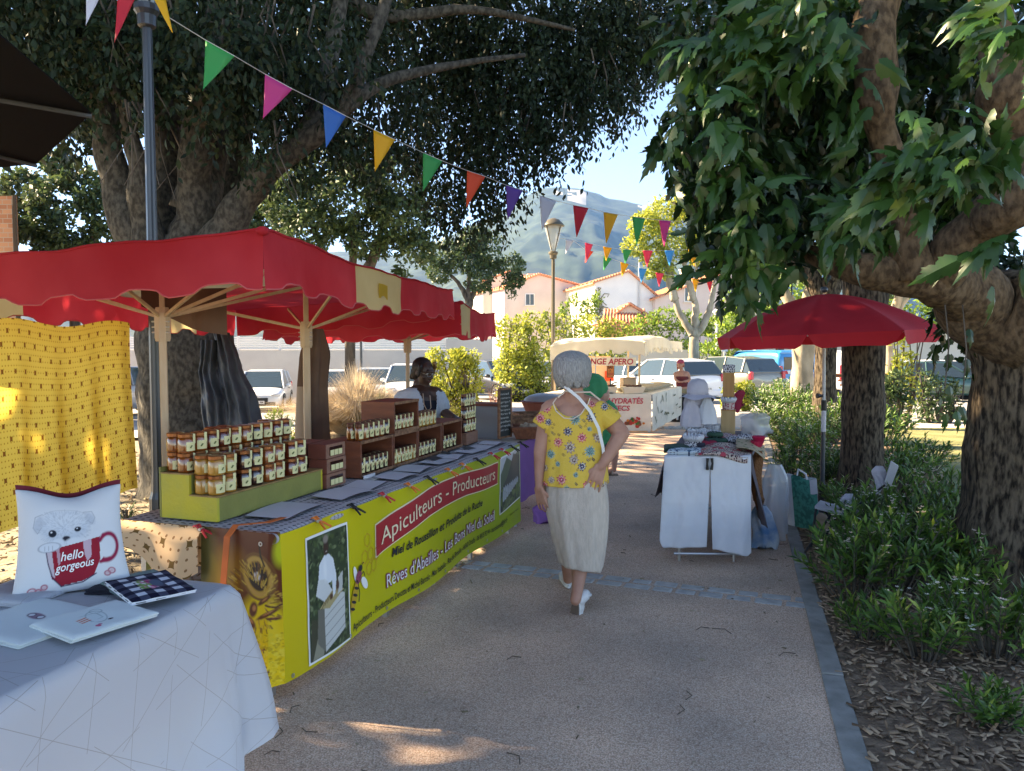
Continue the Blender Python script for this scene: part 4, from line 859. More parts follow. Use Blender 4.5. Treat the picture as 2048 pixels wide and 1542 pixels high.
t = thing('stall_banner', 'long yellow-green vinyl banner reading Apiculteurs - Producteurs along the honey table', 'banner', T(1.6, -.05, .08))
o = part('vinyl', sheet(lambda u, v: Bn(.0+3.33*u, .085+.675*v), 240, 40), 'print_vinyl', t, smooth=True, cols=A.cols())
# bee picture wrapping the near end
def Sd(d, z, off=0): h = (.77-z)/.7; e = min(1, d/.05); b = (.03*math.sin(min(1, max(0, d/.4))*PI)*h+.006*math.sin(d*30)*h+.03*h+.015)*e; return T(-b-off, -.045+d-(bwave(0, z))*(1-d*2.2), z-.02*math.sin(d*6)*h)
A = Art(130, 170, (.74, .52, .012), 1.6)     # x: 0 = near corner, 1 = back edge
A.put(np.clip((A.Y-.55-.10*np.sin(A.X*9)-.25*(A.X-.5))*9, 0, 1), (.13, .028, .008)).ell(.62, .72, .30, .34, (.36, .15, .01), 20, .8).ell(.80, .62, .26, .5, (.50, .24, .02), 0, .9).ell(1.0, .8, .25, .7, (.11, .10, .03), 0, .6).ell(.92, .25, .25, .5, (.36, .27, .02), 0, .8)
A.ell(-.02, .88, .12, .22, (.50, .52, .02), 10, .5)
A.ell(.27, .70, .19, .22, (.42, .22, .02), -30, .6).ell(.25, .71, .125, .17, (.03, .015, .01), -28, .15).ell(.26, .71, .05, .055, (.60, .56, .54), -28, .3).ring(.25, .71, .145, .19, .022, (.50, .28, .06), -28).ring(.25, .71, .19, .24, .012, (.20, .08, .02), -28)
for k in range(260):
    a = RS.rand()*6.28; r = .14+.16*RS.rand(); x, y = .30+math.cos(a)*r, .56+math.sin(a)*r*.8; A.line([(x, y), (x+.05*math.cos(a)+.02, y+.03*math.sin(a))], .006, [(.50, .27, .03), (.16, .06, .02), (.62, .40, .07)][k % 3], .8)
for x, y, rx, ry, ro in ((.17, .56, .11, .03, -35), (.30, .50, .06, .10, 10), (.14, .47, .15, .028, -25), (.34, .42, .11, .05, 40), (.08, .44, .08, .018, 10), (.33, .27, .15, .075, -50), (.22, .22, .13, .05, -40)): A.ell(x, y, rx, ry, (.13, .035, .015), ro, .35).ell(x-.01, y+.008, rx*.5, ry*.4, (.48, .20, .07), ro, .5)
A.ell(.28, .24, .11, .05, (.40, .30, .24), -50, .3).line([(.24, .92), (.22, .84), (.17, .78)], .010, (.03, .02, .01)).line([(.20, .19), (.12, .12), (.10, .06)], .010, (.10, .03, .02)).line([(.15, .53), (.06, .51), (.0, .53)], .010, (.10, .03, .02))
A.spk(500, .012, [(.68, .50, .02), (.52, .36, .01), (.74, .58, .05)], (0, 0, .5, .34))
part('bee_picture', sheet(lambda u, v: Sd(.42*u, .085+.685*v), 130, 170), 'print_vinyl', t, smooth=True, cols=A.cols())
def eye(parent, s, z, side=False):
    f = Sd if side else Bn; c = f(s, z, .002); n = (f(s, z, .01)-c).normalized(); a = Vector((0, 0, 1)); b = n.cross(a); mb = MB(); k = 12
    for r in (.011, .005): mb.v += [tuple(c+n*.0015+(a*math.cos(6.2832*i/k)+b*math.sin(6.2832*i/k))*r) for i in range(k)]
    mb.f = [(i, (i+1) % k, k+(i+1) % k, k+i) for i in range(k)]; part('eyelet', mb, 'metal', parent, solid=.002)
eye(t, .09, .715, True); eye(t, .33, .13, True)
for s in (.05, .55, .95, 1.35, 1.75, 2.2, 2.6, 2.9): eye(t, s, .105+.004*s)
def pic(parent, name, s0, s1, zb, zt, A, bord=True):
    def f(o): return lambda u, v: Bn(s0+(s1-s0)*u, (zb[0]*(1-u)+zb[1]*u)*(1-v)+(zt[0]*(1-u)+zt[1]*u)*v, o)
    if bord:
        e = .012; part('picture_border', sheet(lambda u, v: Bn(s0-e+(s1-s0+2*e)*u, (zb[0]*(1-u)+zb[1]*u-e)*(1-v)+(zt[0]*(1-u)+zt[1]*u+e)*v, .0035), 20, 24), 'ink_white', parent, smooth=True)
    part(name, sheet(f(.006), A.nx, A.ny), 'print_vinyl', parent, smooth=True, cols=A.cols())
A = Art(90, 140, (.035, .055, .025), 1.6); A.spk(420, .025, [(.03, .05, .02), (.09, .13, .06), (.16, .20, .10), (.015, .025, .012), (.06, .09, .03)])
A.poly([(0, 0), (.42, 0), (.36, .3), (.05, .34)], (.06, .06, .035)).poly([(.05, 0), (.3, 0), (.42, .2), (.25, .25)], (.28, .26, .19)).poly([(.36, .02), (.88, .12), (.9, .42), (.62, .50), (.34, .38)], (.55, .55, .52)).poly([(.18, .12), (.36, .02), (.36, .38), (.2, .4)], (.16, .15, .12))
for y in (.13, .21, .29, .36): A.line([(.37, y-.06), (.88, y+.03)], .006, (.25, .24, .22))
A.poly([(.24, .40), (.5, .36), (.88, .46), (.62, .53)], (.42, .33, .16)); [A.line([(.30+.07*k, .395+.012*k), (.40+.06*k, .45+.012*k)], .008, (.14, .08, .03)) for k in range(7)]
A.poly([(.22, .55), (.28, .76), (.42, .82), (.52, .82), (.64, .76), (.70, .60), (.66, .46), (.60, .44), (.58, .58), (.36, .56), (.34, .48)], (.66, .70, .74)).poly([(.16, .52), (.36, .44), (.58, .5), (.42, .62), (.24, .64)], (.60, .61, .60)).poly([(.72, .44), (.84, .46), (.86, .62), (.74, .58)], (.5, .5, .47))
A.ell(.46, .88, .072, .12, (.055, .025, .018), 0, .2).ell(.46, .95, .08, .07, (.24, .20, .17), 0, .4).ell(.47, .845, .03, .010, (.45, .40, .36), 0, .4).ell(.42, .70, .06, .2, (.75, .78, .80), 0, .8).ell(.72, .52, .05, .08, (.09, .035, .02), 0, .4).ell(.55, .45, .05, .05, (.09, .035, .02), 0, .4)
pic(t, 'beekeeper_picture', .185, .54, (.115, .105), (.69, .685), A)
A = Art(70, 70, (.10, .14, .09), 1.0); A.spk(300, .04, [(.10, .14, .07), (.05, .07, .05), (.20, .24, .10), (.14, .20, .06)], (0, 0, 1, .45)).poly([(0, .7), (.25, .98), (.5, .85), (1, 1), (1, 1.05), (0, 1.05)], (.48, .52, .56)).poly([(0, .42), (.3, .6), (.6, .98), (1, .85), (1, .38)], (.06, .07, .065))
for k in range(9): x = .1+.09*k; A.poly([(x, .18+.02*k), (x+.07, .17+.02*k), (x+.09, .42), (x+.02, .46)], (.45, .50, .56)).line([(x+.035, .2+.02*k), (x+.05, .44)], .006, (.16, .18, .20))
pic(t, 'hives_picture', 2.84, 3.30, (.27, .31), (.70, .73), A)
def zt_(s): u = (s-.84)/1.94; return .625+.07*math.sin(min(1, u*1.6)*PI/2)+.03*math.sin(u*PI*2-1.2)*.5
def zb_(s): u = (s-.84)/1.94; return .45+.085*math.sin(min(1, u*1.6)*PI/2)+.015*math.sin(u*PI*2-1.2)
part('title_border', sheet(lambda u, v: Bn(.832+1.956*u, (zb_(.84+1.94*u)-.008)*(1-v)+(zt_(.84+1.94*u)+.008)*v, .003), 60, 6), 'ink_cream', t, smooth=True)
part('title_plate', sheet(lambda u, v: Bn(.84+1.94*u, zb_(.84+1.94*u)*(1-v)+zt_(.84+1.94*u)*v, .005), 60, 6), 'ink_red', t, smooth=True)
def bline(name, s, s0, s1, zb, h, m, off, **k):
    v, f, wd = text(s, **k); mb = MB(); q = (s1-s0)/wd
    for x, y in v: ss = s0+x*q; z0 = zb(ss) if callable(zb) else zb[0]+(zb[1]-zb[0])*(ss-s0)/(s1-s0); mb.v.append(tuple(Bn(ss, z0+y*h/.72, off)))
    mb.f = [tuple(i) for i in f]; return part(name, mb, m, t)
bline('title_lettering', 'Apiculteurs - Producteurs', .90, 2.72, lambda s: zb_(s)+.042, .095, 'ink_cream', .0085)
bline('lettering', 'Miel de Roussillon et Produits de la Ruche', 1.02, 2.46, (.385, .405), .052, 'ink_black', .0075, shear=.25, bold=.018)
bline('lettering_outline', 'Rêves d\'Abeilles - Les Bons Miel du Soleil', .95, 2.72, (.225, .25), .078, 'ink_wine', .005, bold=.055)
bline('lettering', 'Rêves d\'Abeilles - Les Bons Miel du Soleil', .955, 2.715, (.225, .25), .078, 'ink_white', .0085, bold=-.004)
bline('lettering', 'Apiculteurs - Producteurs Devotte et Michel Barcelo - Mas Isabelle - Rte de Brouilla - 66560 Ortaffa - 06 98 05 92 94 - barcelomiel@sfr.fr', .575, 3.0, (.120, .165), .040, 'ink_black', .006, bold=.01)
bline('lettering', 'Evenement Apicole', 3.05, 3.26, (.20, .205), .018, 'ink_black', .006)
A = Art(70, 90, (.5, .44, .02), 1.35)   # bee and comb drawn straight on the vinyl
def flat(name, pts, m, off=.006): mb = MB(); mb.add([Bn(s, z, off) for s, z in pts], [tuple(range(len(pts)))]); return part(name, mb, m, t)
for cx, cz in ((.74, .555), (.71, .47), (.775, .47), (.845, .455), (.81, .40), (.755, .395)):
    pts = [(cx+.034*math.cos(k*PI/3+.5), cz+.040*math.sin(k*PI/3+.5)) for k in range(6)]; q = [(cx+.029*math.cos(k*PI/3+.5), cz+.034*math.sin(k*PI/3+.5)) for k in range(6)]
    mb = MB(); mb.add([Bn(a, b, .005) for a, b in pts]+[Bn(a, b, .005) for a, b in q], [(k, (k+1) % 6, 6+(k+1) % 6, 6+k) for k in range(6)]); part('honeycomb', mb, 'ink_amber', t)
def el(cx, cz, rx, rz, rot, n=14): return [(cx+math.cos(rot)*rx*math.cos(a)-math.sin(rot)*rz*math.sin(a), cz+math.sin(rot)*rx*math.cos(a)+math.cos(rot)*rz*math.sin(a)) for a in [6.2832*i/n for i in range(n)]]
for w_ in ((.615, .40, .055, .018, 1.9), (.70, .335, .045, .022, -.9)): flat('bee_wing', el(*w_), 'ink_white', .006)
flat('bee_body', el(.598, .30, .088, .026, 1.15), 'ink_amber', .0075)
for k in range(5): c = (.572+.014*k, .238+.032*k); flat('bee_stripe', el(c[0], c[1], .024, .008, 1.15+PI/2, 8), 'ink_black', .009)
flat('bee_thorax', el(.638, .385, .036, .028, 1.0), 'ink_wine', .009); flat('bee_head', el(.658, .425, .02, .018, .5), 'ink_black', .009)
for l in (((.64, .38), (.69, .40), (.70, .37)), ((.63, .36), (.645, .30), (.635, .255)), ((.655, .43), (.69, .45))): part('bee_leg', MB().tube([Bn(a, b, .008) for a, b in l], .002, 4), 'ink_black', t)
# side cloth, strap
clothmat('provence_cream', (.62, .42, .25), [(24, 2, .14, (.25, .13, .06), (0, 0, 0)), (10, .62, .26, (.16, .09, .03), (.02, .03, 0))])
def sc(u, v):
    d = .36+.5*u; top = T(-.03, d, .768); h = (.17-.05*u+.05*math.sin(u*7))*v*1.2
    return top+TU*(-.03*min(1, v*4)-.03*v*math.sin(u*9)-.10*u*v)+Vector((0, 0, -h*(1+.0*u)))+TV*(.10*v*u)
o = one('side_cloth', sheet(sc, 30, 20), 'provence_cream', 'cream provencal cloth with brown motifs hanging off the near end of the honey table', 'tablecloth', smooth=True)
uvset(o, [(i/30*.5, j/20*.2) for i in range(31) for j in range(21)])
t = thing('spare_cloth', 'lower cream cloth layer with brown motifs behind the side cloth', 'tablecloth', T(.1, .6, .5)); o = part('cloth', sheet(lambda u, v: T(.10, .38+.40*u, .70-.16*v), 8, 8), 'provence_cream', t); uvset(o, [(i/8*.4, j/8*.3) for i in range(9) for j in range(9)])
st = MB(); pts = [T(.30, .10, .775), T(.10, .10, .782), T(-.005, .19, .785), T(-.055, .20, .74), T(-.09, .20, .5), T(-.10, .20, .25)]
for a, b in zip(pts, pts[1:]):
    w_ = TV*.016; k = len(st.v); st.v += [tuple(a-w_), tuple(a+w_), tuple(b+w_), tuple(b-w_)]; st.f.append((k, k+1, k+2, k+3))
mat('strap_orange', (.62, .13, .03), .7); one('strap', st, 'strap_orange', 'bright orange strap tied over the near corner of the honey table', 'strap', solid=.003)
# clamps
def clamp(px, py, col, lab, at=None, rz=0):
    k = (px-1024)/F; s = (k*3.41+1.07)/(.33-.944*k); c = at or T(s, -.05, .762)
    t = thing('spring_clamp', lab, 'clamp', c, 'spring clamps gripping the cloths of the honey table'); o = Vector(c)
    for sg in (-1, 1): part('jaw', MB().tube([o+TU*(.006*sg)-TV*.012, o+TU*(.012*sg)+Vector((0, 0, .016))+TV*.01, o+TU*(.004*sg)+TV*.03+Vector((0, 0, .01))], [.006, .006, .004], 6), col, t)
    for sg in (-1, 1): part('handle', MB().tube([o-TV*.010, o-TV*.035+TU*(.014*sg)+Vector((0, 0, -.012)), o-TV*.062+TU*(.026*sg)+Vector((0, 0, -.03))], [.007, .006, .005], 6), col, t)
    part('pivot', MB().tube([o-TV*.012-TU*.014, o-TV*.012+TU*.014], .007, 8), 'metal' if col != 'black_plastic' else col, t)
cl = [(612, 'orange'), (685, 'black'), (748, 'red'), (801, 'orange'), (841, 'black'), (883, 'orange'), (912, 'orange'), (941, 'black'), (971, 'red'), (993, 'red'), (1012, 'black'), (1031, 'black')]
on = ['first', 'second', 'third', 'fourth', 'fifth', 'sixth', 'seventh', 'eighth', 'ninth', 'tenth', 'eleventh', 'twelfth', 'thirteenth', 'fourteenth', 'fifteenth', 'sixteenth']
for i, (px, c) in enumerate(cl): clamp(px, 0, c+'_plastic', f'{c} spring clamp, {on[i]} from the near end along the honey table edge')
clamp(0, 0, 'red_plastic', 'red spring clamp holding the cream side cloth to the near end of the honey table', T(-.035, .37, .76))
# yellow stepped shelf
mat('paint_yellow', (.50, .42, .03), .6, (.40, .36, .05), 6, bump=.15, bs=60); mat('paint_olive', (.24, .24, .06), .6, (.19, .19, .05), 5, bump=.15, bs=60); mat('wood_edge', (.35, .22, .08), .7, (.25, .14, .05), 20)
t = thing('stepped_shelf', 'mustard yellow and olive stepped wooden shelf carrying honey jars', 'shelf', T(.45, .5, .775))
s0, s1 = .04, .91; ZT = .777
for s in (s0, s1-.015):
    sm = MB(); pr = [(.33, ZT), (.33, ZT+.112), (.49, ZT+.112), (.49, ZT+.21), (.655, ZT+.21), (.655, ZT)]; sm.add([T(s, d, z) for d, z in pr]+[T(s+.015, d, z) for d, z in pr], [(0, 1, 2, 3, 4, 5), (11, 10, 9, 8, 7, 6)]+[(i, 6+i, 6+(i+1) % 6, (i+1) % 6) for i in range(6)]); part('side_panel', sm, 'paint_yellow', t)
part('front_board', tbox(MB(), s0+.0155, s1-.0155, .331, .343, ZT, ZT+.11), 'paint_olive', t); part('riser', tbox(MB(), s0+.0155, s1-.0155, .491, .50, ZT+.112, ZT+.208), 'paint_olive', t)
part('tread', tbox(MB(), s0-.001, s1+.001, .328, .4905, ZT+.1125, ZT+.119), 'wood_edge', t); part('tread', tbox(MB(), s0-.001, s1+.001, .489, .656, ZT+.2105, ZT+.217), 'wood_edge', t)
part('back_board', tbox(MB(), s0, s1, .657, .667, ZT, ZT+.24), 'paint_olive', t)
# jars
mat('honey_amber', (.17, .038, .005), .12, spec=.7, coat=.6, c2=(.26, .065, .008), ns=30); mat('honey_dark', (.035, .010, .006), .1, spec=.7, coat=.6); mat('honey_pale', (.40, .19, .03), .15, spec=.6, coat=.6, c2=(.34, .15, .02), ns=20); mat('honey_red', (.11, .016, .005), .1, spec=.7, coat=.6)
mat('lid_gold', (.26, .09, .03), .35, metal=.6); mat('lid_dark', (.10, .035, .02), .35, metal=.4); mat('label_cream', (.68, .62, .32), .6); mat('label_ink', (.10, .12, .03), .6)
def jar(kind, r, h, lid='lid_gold'):
    t = thing('honey_jar', 'x', 'jar', (0, 0, 0)); hl = h*.8
    part('glass_body', MB().lathe([(r*.86, 0), (r*.98, .004), (r, .012), (r, hl*.82), (r*.93, hl*.93), (r*.84, hl)], n=12), kind, t, smooth=True)
    part('lid', MB().lathe([(r*.88, hl), (r*.94, hl+.002), (r*.94, h-.003), (r*.88, h)], n=14), lid, t, smooth=False)
    lb = MB(); n = 5; a0 = -PI/2-.62; a1 = -PI/2+.62
    for z in (h*.12, h*.58): lb.v += [(1.02*r*math.cos(a0+(a1-a0)*i/n), 1.02*r*math.sin(a0+(a1-a0)*i/n), z) for i in range(n+1)]
    lb.f = [(i, i+1, n+2+i, n+1+i) for i in range(n)]; lo = part('label', lb, 'label_cream', t)
    w_ = .007; x = r*.42; part('seal', MB().add([(x-w_, -r*.95, h*.5), (x+w_, -r*.92, h*.5), (x+w_, -r*.92, h*.98), (x-w_, -r*.95, h*.98), (x-w_, -r*.55, h+.001), (x+w_, -r*.55, h+.001)], [(0, 1, 2, 3), (3, 2, 5, 4)]), 'label_cream', t)
    part('bee_mark', MB().add([(-.012, -1.035*r, h*.28), (-.004, -1.035*r, h*.26), (.006, -1.035*r, h*.40), (-.003, -1.035*r, h*.42)], [(0, 1, 2, 3)]), 'label_ink', lo)
    return t
JB = {k: jar(m, .040, .092) for k, m in (('amber', 'honey_amber'), ('dark', 'honey_dark'), ('pale', 'honey_pale'), ('reddish', 'honey_red'))}
JS = {k: jar(m, .027, .105, 'lid_dark') for k, m in (('amber', 'honey_amber'), ('dark', 'honey_dark'), ('pale', 'honey_pale'), ('reddish', 'honey_red'))}
def pj(J, kind, s, d, z, lab, grp): c = T(s, d, z); dup(J[kind], c, TA+random.uniform(-.3, .3)-.25, lab, group=grp)
zl = ZT+.1195
for g_, (s, kind) in enumerate(((.09, 'pale'), (.285, 'dark'), (.47, 'amber'), (.67, 'reddish'))):
    gl = f'{kind} honey jars in a block on the lower tread of the yellow shelf'
    for lv in range(2):
        for i in range(2):
            for j in range(2 if g_ == 0 else 1):
                pj(JB, kind, s+.083*i+random.uniform(-.002, .002), .375+.083*j*.9-(.0 if j == 0 else 0), zl+.0925*lv, f'{kind} honey jar, {on[g_]} lower-tread block, {"upper" if lv else "lower"} layer, {"back " if j else "front "}{"right" if i else "left"}', gl)
zu = ZT+.2175; kinds = ['amber', 'amber', 'reddish', 'reddish', 'amber', 'amber', 'dark', 'amber', 'reddish', 'reddish']
for lv in range(2):
    for i in range(10):
        pj(JB, kinds[i], .085+.0855*i, .545+random.uniform(-.004, .004), zu+.0925*lv, f'{kinds[i]} honey jar, {on[i]} from the left in the {"top" if lv else "bottom"} layer on the upper tread', 'honey jars on the upper tread of the yellow shelf')
        if i in (0, 3, 4, 8): pj(JB, kinds[i], .10+.0855*i, .622, zu+.0925*lv, f'{kinds[i]} honey jar in the rear rank behind the {on[i]} {"top" if lv else "bottom"} jar of the upper tread', 'honey jars on the upper tread of the yellow shelf')
# gift boxes
mat('box_red', (.20, .055, .035), .7, (.16, .045, .03), 8); mat('box_print', (.27, .13, .085), .7, (.20, .09, .06), 60)
def gift(s, d, z, lab, front=True):
    t = thing('gift_box', lab, 'box', T(s+.1, d, z), 'small cardboard honey gift boxes'); part('carton', tbox(MB(), s, s+.205, d, d+.12, z, z+.084), 'box_red', t, bevel=.003)
    if front:
        part('printed_front', tbox(MB(), s+.002, s+.203, d-.002, d-.0005, z+.002, z+.082), 'box_print', t)
        w_ = part('window_opening', tbox(MB(), s+.035, s+.17, d-.004, d-.0022, z+.014, z+.066), 'honey_dark', t)
        for k in range(3): part('jar_label', tbox(MB(), s+.042+.043*k, s+.078+.043*k, d-.0065, d-.0045, z+.016, z+.048), 'label_cream', w_)
for i in range(3): gift(.925+random.uniform(-.012, .012), .31, ZT+.0855*i, f'red-brown honey gift box with label window, {["bottom", "middle", "top"][i]} of the front stack')
for i in range(2): gift(.93+random.uniform(-.01, .01), .45, ZT+.0855*(i+1)+.0, f'plain back of a red-brown gift box, {["lower", "upper"][i]} one of the rear stack', False)
gift(.93, .45, ZT, 'red-brown gift box at the foot of the rear stack', False)
# wooden crates
mat('crate_wood', (.14, .040, .020), .55, (.22, .065, .03), 4, bump=.2, bs=30, stretch=(1, 1, 6), det=8); mat('crate_edge', (.30, .15, .08), .8, (.14, .06, .03), 30, bump=.5, bs=60)
def crate(s0, s1, d0, d1, z0, z1, lab):
    t = thing('display_crate', lab, 'crate', T((s0+s1)/2, (d0+d1)/2, z0), 'reddish wooden display crates'); th = .014
    part('bottom', tbox(MB(), s0, s1, d0, d1, z0, z0+th), 'crate_wood', t); part('top', tbox(MB(), s0, s1, d0, d1, z1-th, z1), 'crate_wood', t)
    part('side', tbox(MB(), s0, s0+th, d0, d1, z0+th, z1-th), 'crate_wood', t); part('side', tbox(MB(), s1-th, s1, d0, d1, z0+th, z1-th), 'crate_wood', t); part('back', tbox(MB(), s0+th, s1-th, d1-th, d1, z0+th, z1-th), 'crate_wood', t)
    part('front_edge', tbox(MB(), s0-.001, s1+.001, d0-.004, d0-.0005, z1-th-.004, z1+.001), 'crate_edge', t); part('front_edge', tbox(MB(), s0-.001, s1+.001, d0-.004, d0-.0005, z0, z0+.02), 'crate_edge', t)
Z0 = ZT; CR = [(1.30, 1.72, 'crate at the near end of the lower row, dark jars inside'), (1.73, 2.09, 'lower crate holding pale jars, second from the near end'), (2.10, 2.50, 'lower crate holding reddish jars, third from the near end'), (2.52, 2.90, 'lower crate at the far end of the row by the till box')]
for a, b, lb in CR: crate(a, b, .31, .55, Z0, Z0+.228, 'reddish wooden '+lb)
crate(1.74, 2.11, .31, .56, Z0+.229, Z0+.44, 'reddish wooden crate set alone on top of the lower row')
def row(J, kinds, s, ds, d, z, lab, two=False):
    for i, k in enumerate(kinds):
        for j in range(2 if two else 1): pj(J, k, s+ds*i, d+.058*j, z, f'slim {k} honey jar, {on[i]} from the left {lab}{", rear rank" if j else ""}', 'slim honey jars '+lab)
row(JS, ['dark']*6, 1.36, .058, .345, Z0+.0145, 'in the nearest lower crate', True); row(JS, ['pale', 'pale', 'amber', 'pale', 'pale', 'pale'], 1.775, .056, .34, Z0+.0145, 'in the second lower crate')
row(JS, ['reddish', 'reddish', 'dark', 'dark', 'dark'], 2.15, .062, .345, Z0+.0145, 'in the third lower crate'); row(JS, ['dark']*4, 2.58, .068, .345, Z0+.0145, 'in the far lower crate')
row(JS, ['amber', 'amber', 'reddish', 'reddish', 'amber', 'dark'], 1.345, .066, .345, Z0+.2285, 'on top of the nearest crate', True); row(JS, ['reddish', 'reddish', 'amber', 'amber', 'amber'], 1.79, .06, .345, Z0+.2435, 'inside the raised crate')
row(JS, ['pale']*5, 2.165, .062, .345, Z0+.2285, 'on the third lower crate', True)
bx = MB(); tbox(bx, 2.97, 3.22, .30, .50, Z0, Z0+.10); one('cardboard_tray', bx, 'box_print', 'flat cardboard box under the stacked dark jars at the far end of the honey table', 'box', bevel=.003)
for lv in range(3): row(JS, ['dark', 'dark', 'reddish', 'reddish'] if lv == 2 else ['dark', 'amber', 'amber', 'reddish'], 2.99, .06, .33, Z0+.101+.106*lv, f'in the {["bottom", "middle", "top"][lv]} layer of the far stack')
for J in (JB, JS):
    for r in J.values():
        for c in list(r.children):
            for g_ in list(c.children): bpy.data.objects.remove(g_)
            bpy.data.objects.remove(c)
        bpy.data.objects.remove(r)
# price sheets and leaflets on the cloth
mat('paper', (.60, .60, .64), .6, trans=.1); mat('paper_black', (.03, .03, .035), .6); mat('paper_line', (.08, .08, .10), .6)
sh = [(.20, .06, .36, .24, .10), (.66, .05, .32, .22, -.12), (.98, .06, .30, .2, .15), (1.30, .05, .26, .2, -.1), (1.62, .06, .28, .2, .1), (1.95, .07, .26, .19, -.06), (2.24, .06, .26, .19, .12), (2.52, .06, .26, .18, -.1), (2.80, .05, .24, .18, .05), (3.04, .06, .22, .18, -.05)]
for i, (s, d, l, w_, a) in enumerate(sh):
    def f(u, v, q=0, e=0): x = e+(l-2*e)*u; y = e+(w_-2*e)*v; return T(s+x*math.cos(a)-y*math.sin(a), d+x*math.sin(a)+y*math.cos(a), .776+q+.012*abs(math.sin(u*PI))*(.5+.5*math.sin(i*2.3))+.004*v+.003*(i % 2))
    t = thing('price_sheet', f'curled white price sheet outlined in black, {on[i]} from the near end of the honey table', 'paper', T(s, d, .77), 'price sheets along the honey table')
    part('border', sheet(lambda u, v: f(u, v), 8, 6), 'paper_line', t, smooth=True); part('paper', sheet(lambda u, v: f(u, v, .0012, .007), 8, 6), 'paper', t, smooth=True)
    if i in (5, 6, 7): part('dark_flap', sheet(lambda u, v: f(.45+.5*u, .55+.4*v, .004+.012*v), 4, 3), 'paper_black', t, smooth=True)
t = thing('card_holder', 'little clear leaflet holder with dark edge in front of the nearest crate', 'card holder', T(1.28, .27, .777)); part('panel', tbox(MB(), 1.26, 1.40, .265, .27, .777, .80), 'paper', t); part('base', tbox(MB(), 1.26, 1.42, .20, .272, .777, .782), 'zinc', t)
# the chalkboard and the till box
t = thing('chalkboard', 'narrow upright chalkboard with wooden frame and handwritten prices beyond the honey jars', 'chalkboard', T(3.33, .3, .77)); e0 = P(996, 0, 6.75).x
q0 = Vector((P(997, 880, 6.72).x, 6.72, .77)); q1 = Vector((P(1022, 880, 6.9).x, 6.9, .77)); q0.z = P(0, 878, 6.72).z; hgt = P(0, 776, 6.8).z-q0.z; du = (q1-q0); du.z = 0; W_ = du.length; du.normalize(); up = Vector((0, 0, 1)); nn = Vector((du.y, -du.x, 0)); an = math.atan2(du.y, du.x); cc = q0+du*W_/2+up*hgt/2
mat('slate', (.03, .035, .035), .8); mat('chalk', (.5, .5, .48), .9)
part('slate', MB().box(cc, (W_-.02, .012, hgt-.02), an), 'slate', t)
for s_ in (-1, 1): c = cc+du*(s_*(W_/2-.008)); part('frame', MB().box(c, (.016, .022, hgt), an), 'crate_edge', t); c = cc+up*(s_*(hgt/2-.008)); part('frame', MB().box(c, (W_-.033, .022, .016), an), 'crate_edge', t)
for i, s_ in enumerate(['miel', 'romarin', 'garrigue 9', 'chataignier', 'bruyere', 'foret 8', 'lavande', 'pollen', 'propolis', 'pain epice']): part('chalk_writing', lettering(s_, q0+du*.022+up*(hgt-.06-.035*i)+nn*.007, du, up, .026, width=W_-.05 if i % 3 else W_-.08), 'chalk', t)
t = thing('cool_box', 'grey plastic till box with brown lid next to the chalkboard', 'box', T(3.2, .62, .77)); mat('plastic_grey', (.20, .21, .22), .4); a = P(958, 0, 6.9)
part('body', MB().box((P(975, 0, 7.0).x, 7.05, .9), (.18, .3, .30), TA), 'plastic_grey', t, bevel=.01); part('lid', MB().box((P(975, 0, 7.0).x, 7.05, 1.06), (.20, .32, .025), TA), 'box_red', t, bevel=.004)
